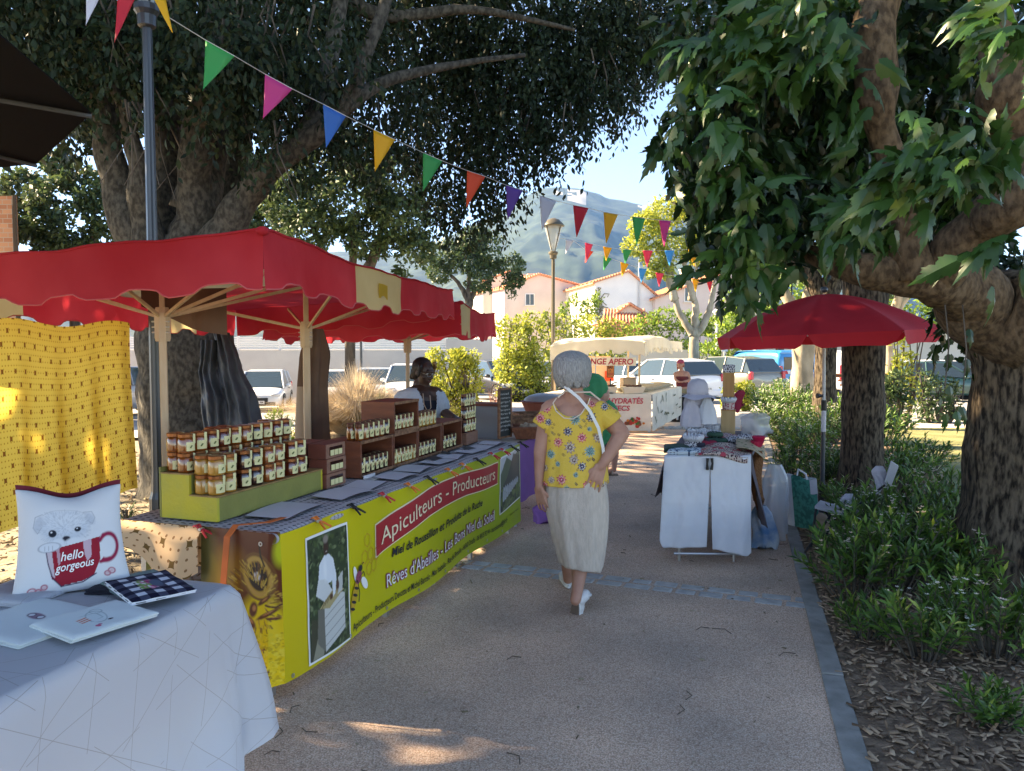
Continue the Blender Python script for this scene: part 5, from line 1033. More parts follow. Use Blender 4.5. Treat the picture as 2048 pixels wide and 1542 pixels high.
# ================= CANOPIES =================
mat('canvas_red', (.62, .055, .075), .8, (.50, .026, .04), 1.6, trans=.45, bump=.35, bs=9, spec=.2); mat('canvas_cream', (.62, .52, .28), .8, (.56, .46, .24), 3, trans=.42, spec=.2); mat('canvas_white', (.80, .76, .64), .8, (.72, .68, .56), 2.5, trans=.35, bump=.1, bs=12, spec=.2)
mat('stitch', (.55, .10, .10), .8); mat('pole_wood', (.55, .42, .28), .6, (.48, .35, .22), 5, stretch=(6, 6, 1)); mat('canvas_mustard', (.62, .40, .04), .8, trans=.5)
def canopy(label, c4, vh, stripes, mats, amp=.035, per=.46, sag=.05, scal=.5, seed=0, ph=0, mainl=('canvas_red',), peak=.0):
    """c4: near front, far front, far back, near back corners (3D, top edge)"""
    N1, N2, B2, B1 = [Vector(c) for c in c4]; cen = (N1+N2+B2+B1)/4; t = thing('stall_canopy', label, 'canopy', (cen.x, cen.y, cen.z-.3))
    nu, nv = 60, 30
    def roof(u, v):
        p = N1.lerp(N2, u).lerp(B1.lerp(B2, u), v); q = 4*u*(1-u); r = 4*v*(1-v)
        p.z += -sag*(q**1.0)*(1-r)-sag*.8*r*(1-q)+peak*min(q, r)**.5+.02*noise.noise(Vector((u*5, v*4, seed)))+.008*noise.noise(Vector((u*22, v*9, seed))); return p
    o = part('roof', sheet(roof, nu, nv), mats, t, smooth=True)
    for k, pl in enumerate(o.data.polygons):
        u = (k//nv+.5)/nu; pl.material_index = 1 if any(a <= u <= b for a, b in stripes[0]) else 0
    sides = [((lambda u: roof(u, 0)), stripes[0], (N2-N1).length), ((lambda u: roof(1, u)), [], (B2-N2).length), ((lambda u: roof(1-u, 1)), stripes[1], (B2-B1).length), ((lambda u: roof(0, 1-u)), [], (B1-N1).length)]
    for k, (fn, st, L) in enumerate(sides):
        n = int(L*26); nz = 8; a = fn(0); b = fn(1); d = (b-a); d.z = 0; d.normalize(); nn = Vector((d.y, -d.x, 0))
        def bot(u):
            w_ = math.sin((u*L/per+ph+.35*k)*2*PI); e = min(1, min(u, 1-u)*L/.12); lb = math.tanh(2.6*w_)*.5+.5
            return vh*(1-scal*.32*(1-lb)*e)
        def f(u, v): p = fn(u).copy(); h = bot(u)*v; out = .015*math.sin(u*L*9+k)*v+.02*noise.noise(Vector((u*L*2, v, seed+k)))*v; p += nn*(out+.01*v); p.z -= h; return p
        mb = sheet(f, n, nz); vo = part('valance', mb, mats, t, smooth=True)
        for i, pl in enumerate(vo.data.polygons):
            u = (i//nz+.5)/n; u2 = 1-u if k == 2 else u; pl.material_index = 1 if any(x <= u2 <= y for x, y in st) else 0
        hem = MB(); pts = [f(i/n, 1)+nn*.001 for i in range(n+1)]; hem.tube(pts, .0035, 4); part('hem', hem, 'stitch' if mats[0] == 'canvas_red' else mats[0], vo)
        if mats[0] == 'canvas_red': part('piping', MB().tube([fn(i/n)+Vector((0, 0, .004))+nn*.004 for i in range(n+1)], .006, 5), mats[0], vo)
    if mats[0] == 'canvas_red':
        for i in range(1, 6): u = i/6; part('seam', MB().tube([roof(u, v/20)+Vector((0, 0, .003)) for v in range(21)], .003, 4), 'stitch', t)
    part('corner_cap', MB().ell(N1+Vector((0, 0, -.004)), (.03, .03, .02)), mats[0], t)
    return t, roof
cA, roofA = canopy('large red market canopy with a cream stripe and scalloped edge over the honey stall', [(-1.055, 3.30, 2.085), (-.52, 6.8, 2.075), (-2.69, 7.56, 1.94), (-3.2, 4.06, 2.04)], .25, ([(.32, .56)], [(.05, .24), (.69, .81)]), ['canvas_red', 'canvas_cream'], ph=.2, sag=.025)
part('patch', sheet(lambda u, v: Vector(roofA(.42+.05*u, 0))+Vector((.014, -.008, -.08-.09*v)), 4, 3), 'canvas_mustard', cA)
cB, _ = canopy('second red canopy with a cream stripe, behind the first one', [(-.47, 7.1, 1.99), (-.22, 9.9, 2.0), (-2.2, 10.4, 1.95), (-2.45, 7.7, 1.95)], .30, ([(.0, .22)], []), ['canvas_red', 'canvas_cream'], ph=.1, seed=5)
def framework(t_or_label, px, py, zh, zt, ribs, w_=.040, pm='pole_wood', sq=True):
    z = 0; t = thing('canopy_pole', t_or_label, 'pole', (px, py, 0))
    if sq: part('pole', MB().box((px, py, zh/2), (w_, w_, zh), .34), pm, t, bevel=.006); part('upper_pole', MB().box((px, py, (zh+zt)/2+.01), (w_*.7, w_*.7, zt-zh), .34), pm, t, bevel=.004)
    hub = part('hub', MB().lathe([(.04, -.14), (.045, -.12), (.045, .02), (.035, .05)], (px, py, zh), 8), pm, t)
    for i in range(3): part('bolt', MB().tube([(px-.05, py-.02, zh-.03-.03*i), (px+.05, py-.03, zh-.03-.03*i)], .005, 5), 'metal', hub)
    for e in ribs:
        e = Vector(e); c = Vector((px, py, zh)); d = (e-c); d.z = 0; d.normalize(); sd = Vector((-d.y, d.x, 0))*.007; up = Vector((0, 0, .009))
        a = c+d*.03; part('rib', MB().hexa([a-sd-up, e-sd-up, e+sd-up, a+sd-up], [a-sd+up, e-sd+up, e+sd+up, a+sd+up]), pm, t)
    return t
def ribpts(cx, cy, rf, us): return [Vector(rf(u, v))-Vector((0, 0, .045)) for u, v in us]
p1 = Vector((-1.96, 4.35, 0)); framework('beige wooden canopy pole with fanned struts, left one, behind the yellow shelf', p1.x, p1.y, 1.76, 2.0, ribpts(0, 0, roofA, [(.10, .15), (.02, .45), (.10, .78), (.26, .9), (.48, .78), (.48, .2), (.30, .08), (.2, .12)]))
p2 = Vector((-1.50, 5.65, 0)); framework('beige wooden canopy pole with the brown cover tied to it, right one', p2.x, p2.y, 1.72, 1.98, ribpts(0, 0, roofA, [(.48, .15), (.50, .85), (.75, .9), (.95, .7), (.95, .2), (.72, .06)]), w_=.05)
p3 = Vector((P(703, 0, 8.8).x-.4, 8.8, 0)); framework('far wooden pole of the second red canopy', -1.2, 8.9, 1.65, 1.9, [(-.5, 8.0, 1.93), (-.4, 9.6, 1.93), (-2, 9.8, 1.9), (-2.1, 8.2, 1.9)])
mat('brown_canvas', (.10, .055, .035), .85, (.14, .08, .05), 6, bump=.2, bs=30); mat('beige_canvas', (.36, .27, .19), .85)
# brown cover bunched on pole
def gather(name, label, cat, c, z0, z1, r0, r1, folds, m, n=60, sq=.7, seed=0, top=.5, m2=None):
    mb = MB(); nz = 22
    def f(u, v):
        a = u*2*PI; z = z1+(z0-z1)*v; r = (r1*top+(r1-r1*top)*min(1, v*5)) if v < .2 else r1+(r0-r1)*((v-.2)/.8)**1.2
        r *= 1+.16*math.sin(a*folds+seed+1.5*noise.noise(Vector((v*2, a, seed))))+.12*noise.noise(Vector((math.cos(a)*2, math.sin(a)*2, v*3+seed)))
        return (c[0]+math.cos(a)*r+.02*math.sin(v*4+seed), c[1]+math.sin(a)*r*sq, z+(.05*math.sin(a*2+seed) if v > .98 else 0))
    mb.grid(f, n, nz); o = one(name, mb, [m]+([m2] if m2 else []), label, cat, loc=(c[0], c[1], z0), smooth=True)
    if m2:
        for p in o.data.polygons:
            q = mb.v[p.vertices[0]]
            if (q[2] < z0+.52 and q[0] < c[0]-.02) : p.material_index = 1
    return o
gather('brown_cover', 'brown canvas cover bunched round the right canopy pole, beige at its lower left', 'cover', (p2.x+.02, p2.y+.12), .78, 1.72, .125, .10, 5, 'brown_canvas', seed=2, m2='beige_canvas')
mb = sheet(lambda u, v: (p1.x-.26+.52*u, p1.y+.30+.08*math.sin(u*6), 1.99-.05*u-v*(.16+.12*u)-.03*math.sin(u*3.1)), 14, 8); one('brown_cover', mb, 'brown_canvas', 'brown canvas flap under the red canopy behind the left pole hub', 'cover', smooth=True)
# dark tarpaulin like trouser legs beside the trunk
mat('tarp_dark', (.035, .045, .055), .6, (.055, .07, .085), 4, bump=.4, bs=12, spec=.5)
t = thing('dark_tarpaulin', 'black-blue tarpaulin hanging in two legs beside the big trunk', 'tarpaulin', P(460, 860, 7.2))
def leg(pts, ws, sd):
    cs = []
    for i in range(41):
        u = i/40*(len(pts)-1); j = min(int(u), len(pts)-2); f_ = u-j; cs.append((P(*pts[j]).lerp(P(*pts[j+1]), f_), ws[j]*(1-f_)+ws[j+1]*f_))
    def f(u, v):
        k = v*40; i = min(int(k), 39); c, w_ = cs[i]; c = c.lerp(cs[i+1][0], k-i); a = (u-.5)*2; e = noise.noise(Vector((u*3, v*4, sd)))
        return c+Vector((a*w_*(1+.06*math.sin(v*19+sd)), -.09*math.sqrt(max(0, 1-a*a))+.022*math.sin(u*19+v*5+sd+3*e)+.035*e+.012*noise.noise(Vector((u*9, v*16, sd))), 0))
    part('panel', sheet(f, 44, 60), 'tarp_dark', t, smooth=True)
leg([(420, 680, 7.2), (418, 740, 7.2), (430, 800, 7.15), (448, 900, 7.1)], [.07, .08, .12, .16], 1); leg([(445, 665, 7.25), (462, 740, 7.2), (485, 810, 7.15), (498, 900, 7.1)], [.08, .12, .155, .18], 4)
# yellow fabric
clothmat('provence_yellow', (.80, .58, .11), [(34, 2, .15, (.48, .22, .02), (0, 0, 0)), (10.5, .62, .25, (.26, .10, .02), (.02, .03, 0))], trans=.6)
a0, a1 = P(-60, 0, 3.9), P(243, 0, 4.55)
def yf(u, v):
    x = a0.x+(a1.x-a0.x)*u+.04*v*v*max(0, u-.3); y = a0.y+(a1.y-a0.y)*u; z0 = 1.72; z1 = .64 if u < .3 else .64+.12*(u-.3)/.7
    fo = .035*math.sin(u*26)*(.3+v)+.03*noise.noise(Vector((u*5, v*2, 0)))
    return (x+.3*fo, y-fo, z0+(z1-z0)*v+.02*math.sin(u*9)*(1-v))
o = one('yellow_curtain', sheet(yf, 110, 40), 'provence_yellow', 'bright yellow provencal fabric with brown motifs hung as a curtain at the left', 'curtain', smooth=True); uvset(o, [(i/110*2.0, j/40*1.05) for i in range(111) for j in range(41)])
# ---- dark parasol corner ----
mat('canvas_black', (.006, .007, .009), .95, spec=.05, bump=.15, bs=200); c0 = P(183, 226, 3.0); R8 = 2.1; ca = math.radians(206); cx, cy, cz = c0.x+R8*math.cos(ca), c0.y+R8*math.sin(ca), c0.z+.16
t = thing('dark_parasol', 'big charcoal parasol corner poking in from the upper left', 'parasol', (cx, cy, 0)); mb = MB(); K = 12
vs = [(cx+R8*math.cos(ca+PI+k*2*PI/K), cy+R8*math.sin(ca+PI+k*2*PI/K), c0.z) for k in range(K)]; mb.add([(cx, cy, cz)]+vs, [(0, 1+k, 1+(k+1) % K) for k in range(K)]); part('canopy', mb, 'canvas_black', t, solid=.004)
for k in range(K): part('rib', MB().tube([(cx, cy, cz-.03), Vector(vs[k])-Vector((0, 0, .012))], .009, 6), 'tarp_dark', t)
part('pole', MB().tube([(cx, cy, 0), (cx, cy, cz+.05)], .024, 10), 'metal', t)
# ================= LAMP POSTS AND BUNTING =================
mat('post_grey', (.045, .055, .065), .35, metal=.3, spec=.6); mat('post_bronze', (.14, .12, .085), .45, metal=.3); mat('lamp_glass', (.55, .60, .62), .15, spec=.6, alpha=.45)
def lamp(label, x, y, z0, h, m, r=.035, s=1.0):
    t = thing('street_lamp', label, 'street lamp', (x, y, z0))
    pl = MB(); n = 16; pr = [(r*1.5, 0), (r*1.5, .5), (r*1.15, .55), (r, .7), (r*.8, h)]
    for rr, z in pr:
        for j in range(n): q = 2*PI*j/n; k = rr*(1 if j % 2 else .88); pl.v.append((x+k*math.cos(q), y+k*math.sin(q), z0+z))
    pl.f = [(i*n+j, i*n+(j+1) % n, (i+1)*n+(j+1) % n, (i+1)*n+j) for i in range(len(pr)-1) for j in range(n)]; part('post', pl, m, t)
    part('collar', MB().lathe([(r*1.1, -.06), (r*1.5, -.05), (r*1.6, .02), (r*2.1, .05), (r*2.1, .09), (r*1.1, .11)], (x, y, z0+h), 14), m, t)
    hd = MB(); H = .50*s; R_ = .20*s
    for k in range(4): a = PI/4+k*PI/2; hd.tube([(x+.04*math.cos(a), y+.04*math.sin(a), z0+h+.09), (x+R_*math.cos(a)*.97, y+R_*math.sin(a)*.97, z0+h+.09+H)], .011, 5)
    part('bracket', hd, m, t); lg = MB().lathe([(.05, 0), (R_*.9, H*.98)], (x, y, z0+h+.10), 16, cap=False); part('glass', lg, 'lamp_glass', t)
    part('hood', MB().lathe([(R_*1.0, 0), (R_*1.12, .01), (R_*1.12, .03), (R_*.98, .07), (R_*.6, .15), (R_*.2, .185), (.01, .19)], (x, y, z0+h+.09+H), 18), m, t, smooth=True)
    part('bulb', MB().ell((x, y, z0+h+.22), (.04, .04, .06)), 'lamp_glass', t); return t
c = P(312, 640, 5.5); lamp('fluted dark grey lamp post rising through the left canopy up to the bunting', P(300, 300, 5.5).x, 5.5, 0, P(0, 38, 5.5).z, 'post_grey', .040)
c = P(1106, 690, 17.2); z = gz(c.x, 17.2); lamp('bronze street lamp with conical lantern in the middle, in front of the houses', c.x, 17.2, z, P(0, 512, 17.2).z-z, 'post_bronze', .05, 1.1)
c = P(1433, 690, 40); z = gz(c.x, 40); lamp('small distant lamp post right of the plane tree', c.x, 40, z, P(0, 648, 40).z-z, 'white_slat', .06, 1.0)
FC = {'w': (.60, .62, .70), 'r': (.62, .02, .04), 'y': (.80, .42, .02), 'g': (.01, .34, .09), 'p': (.62, .05, .24), 'b': (.01, .14, .48), 'o': (.80, .09, .03), 'v': (.14, .06, .34), 'k': (.80, .06, .12), 'c': (.02, .34, .70)}
for k, c in FC.items(): mat('flag_'+k, c, .55, trans=.25, spec=.4)
mat('cord', (.5, .5, .48), .8); mat('cord_dark', (.12, .12, .12), .8)
CN = {'w': 'white', 'r': 'red', 'y': 'yellow', 'g': 'green', 'p': 'magenta', 'b': 'blue', 'o': 'orange', 'v': 'purple', 'k': 'pinkish red', 'c': 'light blue'}
def bunting(label, cord, flags, cm='cord'):
    """flags: (px1,py1,px2,py2,pxt,pyt,Y,colour) top-left, top-right, tip"""
    t = thing('bunting', label, 'bunting', P(*cord[0])); mb = MB(); pts = [P(*c) for c in cord]; mb.tube(pts, .0035, 5); part('cord', mb, cm, t)
    for x1, y1, x2, y2, xt, yt, Y, c in flags:
        a, b, e = P(x1, y1, Y), P(x2, y2, Y+.04), P(xt, yt, Y-.02); dd = (b-a); nn = dd.cross(e-a).normalized(); A_ = MB(); N = 8
        def f(u, v): top = a.lerp(b, u); q = top.lerp(e, v); return q+nn*(.018*math.sin(v*3+u*2)*v*(b-a).length/.2)
        A_.grid(f, 4, 8); o = part('flag', A_, 'flag_'+c, t, smooth=True, solid=.0012); o['label'] = CN[c]+' pennant'
    return t
s1 = [(172, -40, 212, -30, 172, 52, 5.2, 'w'), (236, -20, 272, -8, 229, 86, 5.3, 'r'), (301, -15, 332, 0, 345, 66, 5.4, 'y'), (411, 80, 469, 112, 406, 182, 5.8, 'g'), (530, 148, 585, 178, 526, 239, 6.4, 'p'), (646, 208, 692, 232, 652, 297, 7.0, 'b'), (747, 259, 790, 279, 750, 344, 7.6, 'y'), (846, 305, 885, 322, 846, 383, 8.2, 'g'),
      (934, 341, 971, 353, 933, 415, 8.8, 'o'), (1012, 370, 1046, 381, 1015, 440, 9.4, 'v'), (1079, 391, 1113, 402, 1084, 460, 10.0, 'w'), (1146, 410, 1177, 416, 1153, 474, 10.6, 'r'), (1207, 424, 1236, 429, 1212, 487, 11.2, 'y'), (1264, 433, 1291, 437, 1273, 490, 11.8, 'g'), (1318, 440, 1342, 442, 1328, 494, 12.4, 'p'), (1373, 443, 1393, 444, 1383, 494, 13, 'b'), (1418, 443, 1438, 443, 1428, 493, 13.4, 'y'), (1462, 443, 1480, 441, 1470, 490, 13.8, 'g')]
bunting('near string of large pennants running from the left lamp post across the middle', [(120, -70, 5.0), (172, -40, 5.2), (301, -15, 5.4), (330, 30, 5.5)]+[q for f in s1[3:] for q in ((f[0], f[1], f[6]), (f[2], f[3], f[6]+.04))]+[(1500, 438, 14)], s1)
s2 = [(1132, 478, 1148, 481, 1131, 508, 17, 'w'), (1170, 485, 1186, 489, 1172, 525, 17.5, 'k'), (1206, 493, 1224, 496, 1212, 522, 18, 'y'), (1245, 499, 1264, 500, 1250, 528, 18.5, 'g'), (1285, 501, 1306, 501, 1294, 534, 19, 'k'), (1329, 501, 1349, 501, 1339, 532, 19.5, 'c'), (1376, 499, 1396, 498, 1388, 533, 20, 'y')]
bunting('second string of small pennants just right of the lantern', [(1112, 476, 17), (1132, 478, 17)]+[(f[0], f[1], f[6]) for f in s2[1:]]+[(1400, 498, 20.2), (1440, 495, 20.6)], s2)
s3 = [(1172, 500, 1187, 503, 1170, 526, 17.6, 'o'), (1207, 512, 1224, 517, 1207, 541, 18.2, 'g'), (1241, 524, 1258, 528, 1244, 553, 18.8, 'y'), (1277, 536, 1294, 538, 1282, 566, 19.4, 'c'), (1311, 545, 1328, 547, 1318, 574, 20, 'k'), (1349, 552, 1364, 553, 1355, 581, 20.6, 'g'), (1384, 557, 1398, 558, 1391, 584, 21.2, 'y'), (1412, 560, 1426, 560, 1420, 584, 21.8, 'r')]
bunting('third, lowest string of small pennants slanting down to the plane tree', [(1145, 480, 17), (1172, 500, 17.6)]+[(f[0], f[1], f[6]) for f in s3[1:]]+[(1440, 562, 22)], s3)
# ================= FOREGROUND TABLE =================
FT = Vector((-.985, 2.70, 0)); FU = Vector((.27, .963, 0)).normalized(); FV = Vector((-.963, .27, 0)).normalized(); FA = math.atan2(FU.y, FU.x)
def Fp(s, d, z=0): return FT-FU*s+FV*d+Vector((0, 0, z))      # s toward the camera, d to the left
TZ = .752
t = thing('folding_table', 'folding table hidden under the white patterned cloth in the lower left corner', 'table', Fp(.9, .35)); mb = MB(); mb.hexa([Fp(1.85, .01, .715), Fp(.01, .01, .715), Fp(.01, .69, .715), Fp(1.85, .69, .715)], [Fp(1.85, .01, .74), Fp(.01, .01, .74), Fp(.01, .69, .74), Fp(1.85, .69, .74)]); part('table_top', mb, 'tabletop', t)
for s in (.1, 1.75):
    for d in (.08, .62): part('leg', MB().tube([Fp(s, d, 0), Fp(s, d, .715)], .014, 8), 'metal', t)
linemat('geo_cloth', (.62, .65, .70), .155, .0008, (.42, .41, .42), trans=.38)
def dropf(s):   # perimeter: starts Fp(1.85,0) -> Fp(0,0) -> Fp(0,.7) -> Fp(1.85,.7)
    L = [1.85, .7, 1.85, .7]; x = s*sum(L)
    if x < 1.85: return .66-.02*math.sin(x*3)-(.10 if x > 1.75 else 0)
    if x < 2.55: return .52+.04*math.sin(x*11)
    return .25
drape('tablecloth', [Fp(1.85, 0), Fp(0, 0), Fp(0, .7), Fp(1.85, .7)], TZ, dropf, 'geo_cloth', folds=13, amp=.034, flare=.085, nper=300, nz=30, ntop=22, lbl='white tablecloth printed with thin grey geometric lines, knotted at its corner', rad=.035, seed=3)
kc = P(462, 1462, 2.62); mat('knot_blue', (.36, .45, .58), .7); t = thing('cloth_knot', 'bluish knot tied in the hanging corner of the white tablecloth', 'knot', kc)
part('knot', fuse(MB().ell(kc, (.032, .03, .036)).cap(kc+Vector((-.02, 0, .02)), kc+Vector((.02, 0, -.015)), .022, .02).cap(kc+Vector((.018, -.01, .02)), kc+Vector((-.01, -.02, -.02)), .016, .016), .004, 3), 'knot_blue', t, smooth=True)
part('tail', sheet(lambda u, v: kc+Vector((-.018-.03*v+.045*u*(.6+v), -.01+.012*math.sin(u*7), -.03-.13*v+.02*math.sin(u*5)*v)), 8, 8), 'geo_cloth', t, smooth=True)
part('gather', sheet(lambda u, v: kc+Vector((-.02+.05*u-.03*v, .005+.02*math.sin(u*9)*v+.03*v, .02+.22*v)), 10, 8), 'geo_cloth', t, smooth=True)
# cushion
matvc('print_cotton', .85, bump=.1, bs=500, spec=.1); mat('cotton_back', (.16, .015, .03), .85)
c00, c10, c01, c11 = P(22, 1196, 2.52), P(264, 1166, 2.70), P(30, 978, 2.66), P(241, 966, 2.83); c00.z = TZ+.006; c10.z = TZ+.006
nC = (c10-c00).cross(c01-c00).normalized()     # toward the viewer
def cus(u, v, sgn):
    p = c00.lerp(c10, u).lerp(c01.lerp(c11, u), v); q = max(0, 1-(2*u-1)**4)*max(0, 1-(2*v-1)**4); th = .052*q**.6
    dip = -.035*math.exp(-((u-.5)/.30)**2)*v**3*1.25; inn = .05*(4*v*(1-v))*(1-2*u)*abs(1-2*u)**.6
    return p+nC*(sgn*th)+Vector((0, 0, dip))+(c10-c00)*inn*.8+nC*.008*noise.noise(Vector((u*4, v*4, sgn)))*q
t = thing('cushion', 'white cushion printed with a puppy peeking out of a red mug, on the white table', 'cushion', c00.lerp(c10, .5))
A = Art(170, 170, (.60, .62, .64)); gy = (.33, .36, .40)
A.ell(.44, .60, .26, .19, (.50, .55, .60), 0, .25).ell(.44, .64, .23, .15, (.58, .62, .66), 0, .4).ell(.20, .63, .05, .10, (.46, .50, .55), -18, .4).ell(.68, .66, .05, .09, (.46, .50, .55), 30, .4).line([(.24, .73), (.17, .70), (.15, .60), (.19, .54), (.23, .60)], .004, gy, .8).line([(.62, .74), (.70, .73), (.73, .66), (.70, .60), (.66, .64)], .004, gy, .8).ring(.44, .60, .25, .19, .003, gy, 0, .5, 30, 150)
for k in range(380):
    a = RS.rand()*6.28; r = RS.rand()**.6; x, y = .44+.26*r*math.cos(a), .60+.18*r*math.sin(a); A.line([(x, y), (x+.02*math.cos(a), y+.02*math.sin(a)+.004)], .003, (.36, .40, .45), .5)
A.ell(.33, .535, .042, .042, (.02, .025, .035), 0, .2).ell(.32, .548, .012, .012, (.7, .72, .75), 0, .5).ell(.56, .565, .036, .030, (.02, .025, .035), 10, .25).ell(.555, .573, .010, .009, (.7, .72, .75), 0, .5).ell(.455, .475, .042, .034, (.03, .03, .04), 0, .35).line([(.455, .45), (.455, .42)], .004, gy).ell(.52, .44, .09, .05, (.60, .64, .67), 5, .4).ell(.38, .44, .07, .05, (.60, .64, .67), 0, .4)
mugc = (.32, .02, .035); A.poly([(.28, .37), (.76, .46), (.75, .25), (.68, .11), (.58, .07), (.40, .05), (.32, .12)], mugc).poly([(.27, .37), (.32, .38), (.35, .12), (.31, .15)], (.50, .42, .46)).poly([(.36, .39), (.39, .395), (.40, .25), (.38, .22)], (.48, .28, .32)).poly([(.60, .43), (.68, .447), (.67, .28), (.63, .24), (.61, .30)], (.52, .36, .42)).line([(.27, .37), (.29, .25), (.33, .12), (.40, .045), (.58, .06), (.70, .12)], .005, (.05, .03, .07))
A.ring(.83, .355, .095, .13, .016, (.30, .02, .06), -20, 1, 0, 130).ring(.83, .355, .095, .13, .016, (.30, .02, .06), -20, 1, 260, 360).line([(.76, .42), (.80, .47)], .018, (.30, .02, .06)).line([(.75, .22), (.84, .24)], .016, (.30, .02, .06))
A.ell(.30, .40, .10, .045, (.58, .62, .66), 5, .15).ring(.30, .40, .10, .045, .004, gy, 5, .8); [A.line([(.26+.035*k, .37), (.26+.035*k, .41)], .003, gy) for k in range(3)]
for x, y, r in ((.16, .03, .035), (.21, .025, .025), (.26, .055, .024), (.84, .13, .03), (.80, .11, .025)): A.ring(x, y, r, r*.8, .006, (.45, .16, .20)).ell(x, y, r*.7, r*.5, (.58, .40, .42), 0, .3)
part('front_cover', sheet(lambda u, v: cus(u, v, 1), 170, 170), 'print_cotton', t, smooth=True, cols=A.cols())
part('back_cover', sheet(lambda u, v: cus(u, v, -1)-nC*.004+Vector((0, 0, .018*v**6)), 40, 40), 'cotton_back', t, smooth=True)
for s_, u0, v0, wd, sh_ in (('hello', .40, .26, .20, .25), ('gorgeous', .35, .165, .34, .25)):
    v_, f_, w0_ = text(s_, shear=sh_, bold=.012); q = MB()
    for x, y in v_: u = u0+x/w0_*wd; v = v0+y/w0_*wd*1.15*(1 if s_ == 'gorgeous' else 1)+.10*(u-u0); q.v.append(tuple(Vector(cus(u, v, 1))+nC*.0025))
    q.f = [tuple(i) for i in f_]; part('lettering', q, 'ink_white', t)
# towels on the table
def towel(label, s, d, w_, l, rot, z, m, th=.004, lay=1, wav=.004, name='towel', col=None, art=None, uvs=1):
    t = thing(name, label, 'towel', Fp(s, d, z)); cs, sn = math.cos(rot), math.sin(rot)
    for k in range(lay):
        zz = z+k*(th+.001); j = random.uniform(-.006, .006)*(k > 0)
        def f(u, v, top=1):
            x, y = (u-.5)*w_+j, (v-.5)*l+j; h = th*(1-max(abs(2*u-1), abs(2*v-1))**12) if top else 0
            return Fp(s+x*cs-y*sn, d+x*sn+y*cs, zz+h+wav*(noise.noise(Vector((u*3, v*3, s*7+k)))+.6)+.0)
        n = art.nx if (art and k == lay-1) else 24; mb = sheet(f, n, n if not art or k < lay-1 else art.ny)
        last = art and k == lay-1
        o = part('fold', mb, 'print_cotton' if last else m, t, smooth=True, cols=art.cols() if last else None, solid=0 if last else .003)
        if not last: uvset(o, [(i/24*w_*uvs, jj/24*l*uvs) for i in range(25) for jj in range(25)])
        # turned-down rim so that the pile has thickness
        rm = MB(); prm = [f(i/16, 0) for i in range(17)]+[f(1, i/16) for i in range(1, 17)]+[f(1-i/16, 1) for i in range(1, 17)]+[f(0, 1-i/16) for i in range(1, 16)]
        kk = len(prm); rm.v = [tuple(p) for p in prm]+[(p.x, p.y, zz-.001) for p in prm]; rm.f = [(i, (i+1) % kk, kk+(i+1) % kk, kk+i) for i in range(kk)]; part('rim', rm, m, t, smooth=False)
    return t
mat('towel_white', (.62, .70, .70), .95, bump=.5, bs=400); mat('towel_sage', (.16, .24, .23), .95, bump=.5, bs=400); mat('towel_black', (.02, .02, .03), .95, bump=.5, bs=300); checkmat('gingham', (.008, .01, .03), (.62, .66, .72), .062)
ap = lambda x, y, w_, h: None
towel('black folded towel at the bottom of the small pile beside the cushion', .14, .34, .15, .2, -.25, TZ+.003, 'towel_black', .008, 2); towel('sage green folded towel under the checked one', .14, .26, .20, .30, .45, TZ+.012, 'towel_sage', .007, 2)
A = Art(120, 120, (.60, .64, .70)); c1, c2, cm = (.008, .010, .03), (.60, .64, .70), (.05, .06, .10)
I = (np.floor(A.X*7).astype(int) % 2); J = (np.floor(A.Y*9).astype(int) % 2); A.C[(I+J) == 0] = c1; A.C[(I+J) == 1] = cm; A.C[(I+J) == 2] = c2
A.ell(.5, .5, .17, .20, (.45, .03, .14), 0, .3).ell(.40, .5, .12, .17, (.08, .12, .18), 0, .3).ell(.60, .52, .10, .22, (.18, .26, .10), 0, .3).spk(26, .03, [(.7, .2, .35), (.7, .7, .7), (.2, .35, .1)], (.5, .3, .7, .7))
towel('black and white checked tea towel with a pink embroidered bowl on top of the pile', .19, .195, .20, .30, .56, TZ+.030, 'gingham', .005, 2, art=A)
A = Art(120, 120, (.62, .70, .70)); A.ell(.5, .5, .10, .22, (.56, .66, .67), 10, .4).ring(.5, .5, .10, .22, .006, (.32, .42, .44), 10).ring(.42, .68, .06, .09, .006, (.32, .42, .44)).line([(.62, .66), (.45, .62), (.46, .42), (.62, .38)], .006, (.32, .42, .44)).ell(.55, .36, .06, .06, (.60, .68, .70), 0, .4)
[A.line([(.60, .44+.03*k), (.70, .41+.03*k)], .013, (.62, .10, .05) if k % 2 == 0 else (.7, .66, .6)) for k in range(6)]; A.ell(.44, .28, .03, .03, (.03, .03, .04)).ell(.64, .16, .03, .05, (.6, .12, .2)).ell(.60, .20, .02, .03, (.5, .2, .3))
towel('uppermost white towel embroidered with a polar bear in an orange scarf', .47, .15, .26, .23, .30, TZ+.017, 'towel_white', .006, 2, art=A)
A = Art(120, 120, (.60, .68, .69)); A.ell(.45, .5, .07, .13, (.25, .16, .22), 8, .3).ell(.45, .44, .03, .03, (.6, .62, .66)).ell(.45, .56, .03, .03, (.6, .62, .66)).ring(.45, .44, .035, .035, .005, (.05, .05, .07)).ring(.45, .56, .035, .035, .005, (.05, .05, .07)).ell(.38, .22, .04, .07, (.6, .05, .2)).line([(.45, .35), (.40, .25)], .005, (.2, .2, .25))
towel('white towel embroidered with a kitten in glasses, left part of the pile', .50, .36, .30, .34, .15, TZ+.003, 'towel_white', .006, 2, art=A)
towel('plain grey-blue napkin lying flat nearer the lower left corner', .95, .33, .26, .3, .1, TZ+.003, 'geo_cloth', .004, 1)
towel('pale grey folded cloth behind the kitten towel', .30, .62, .22, .26, -.1, TZ+.003, 'geo_cloth', .008, 2)
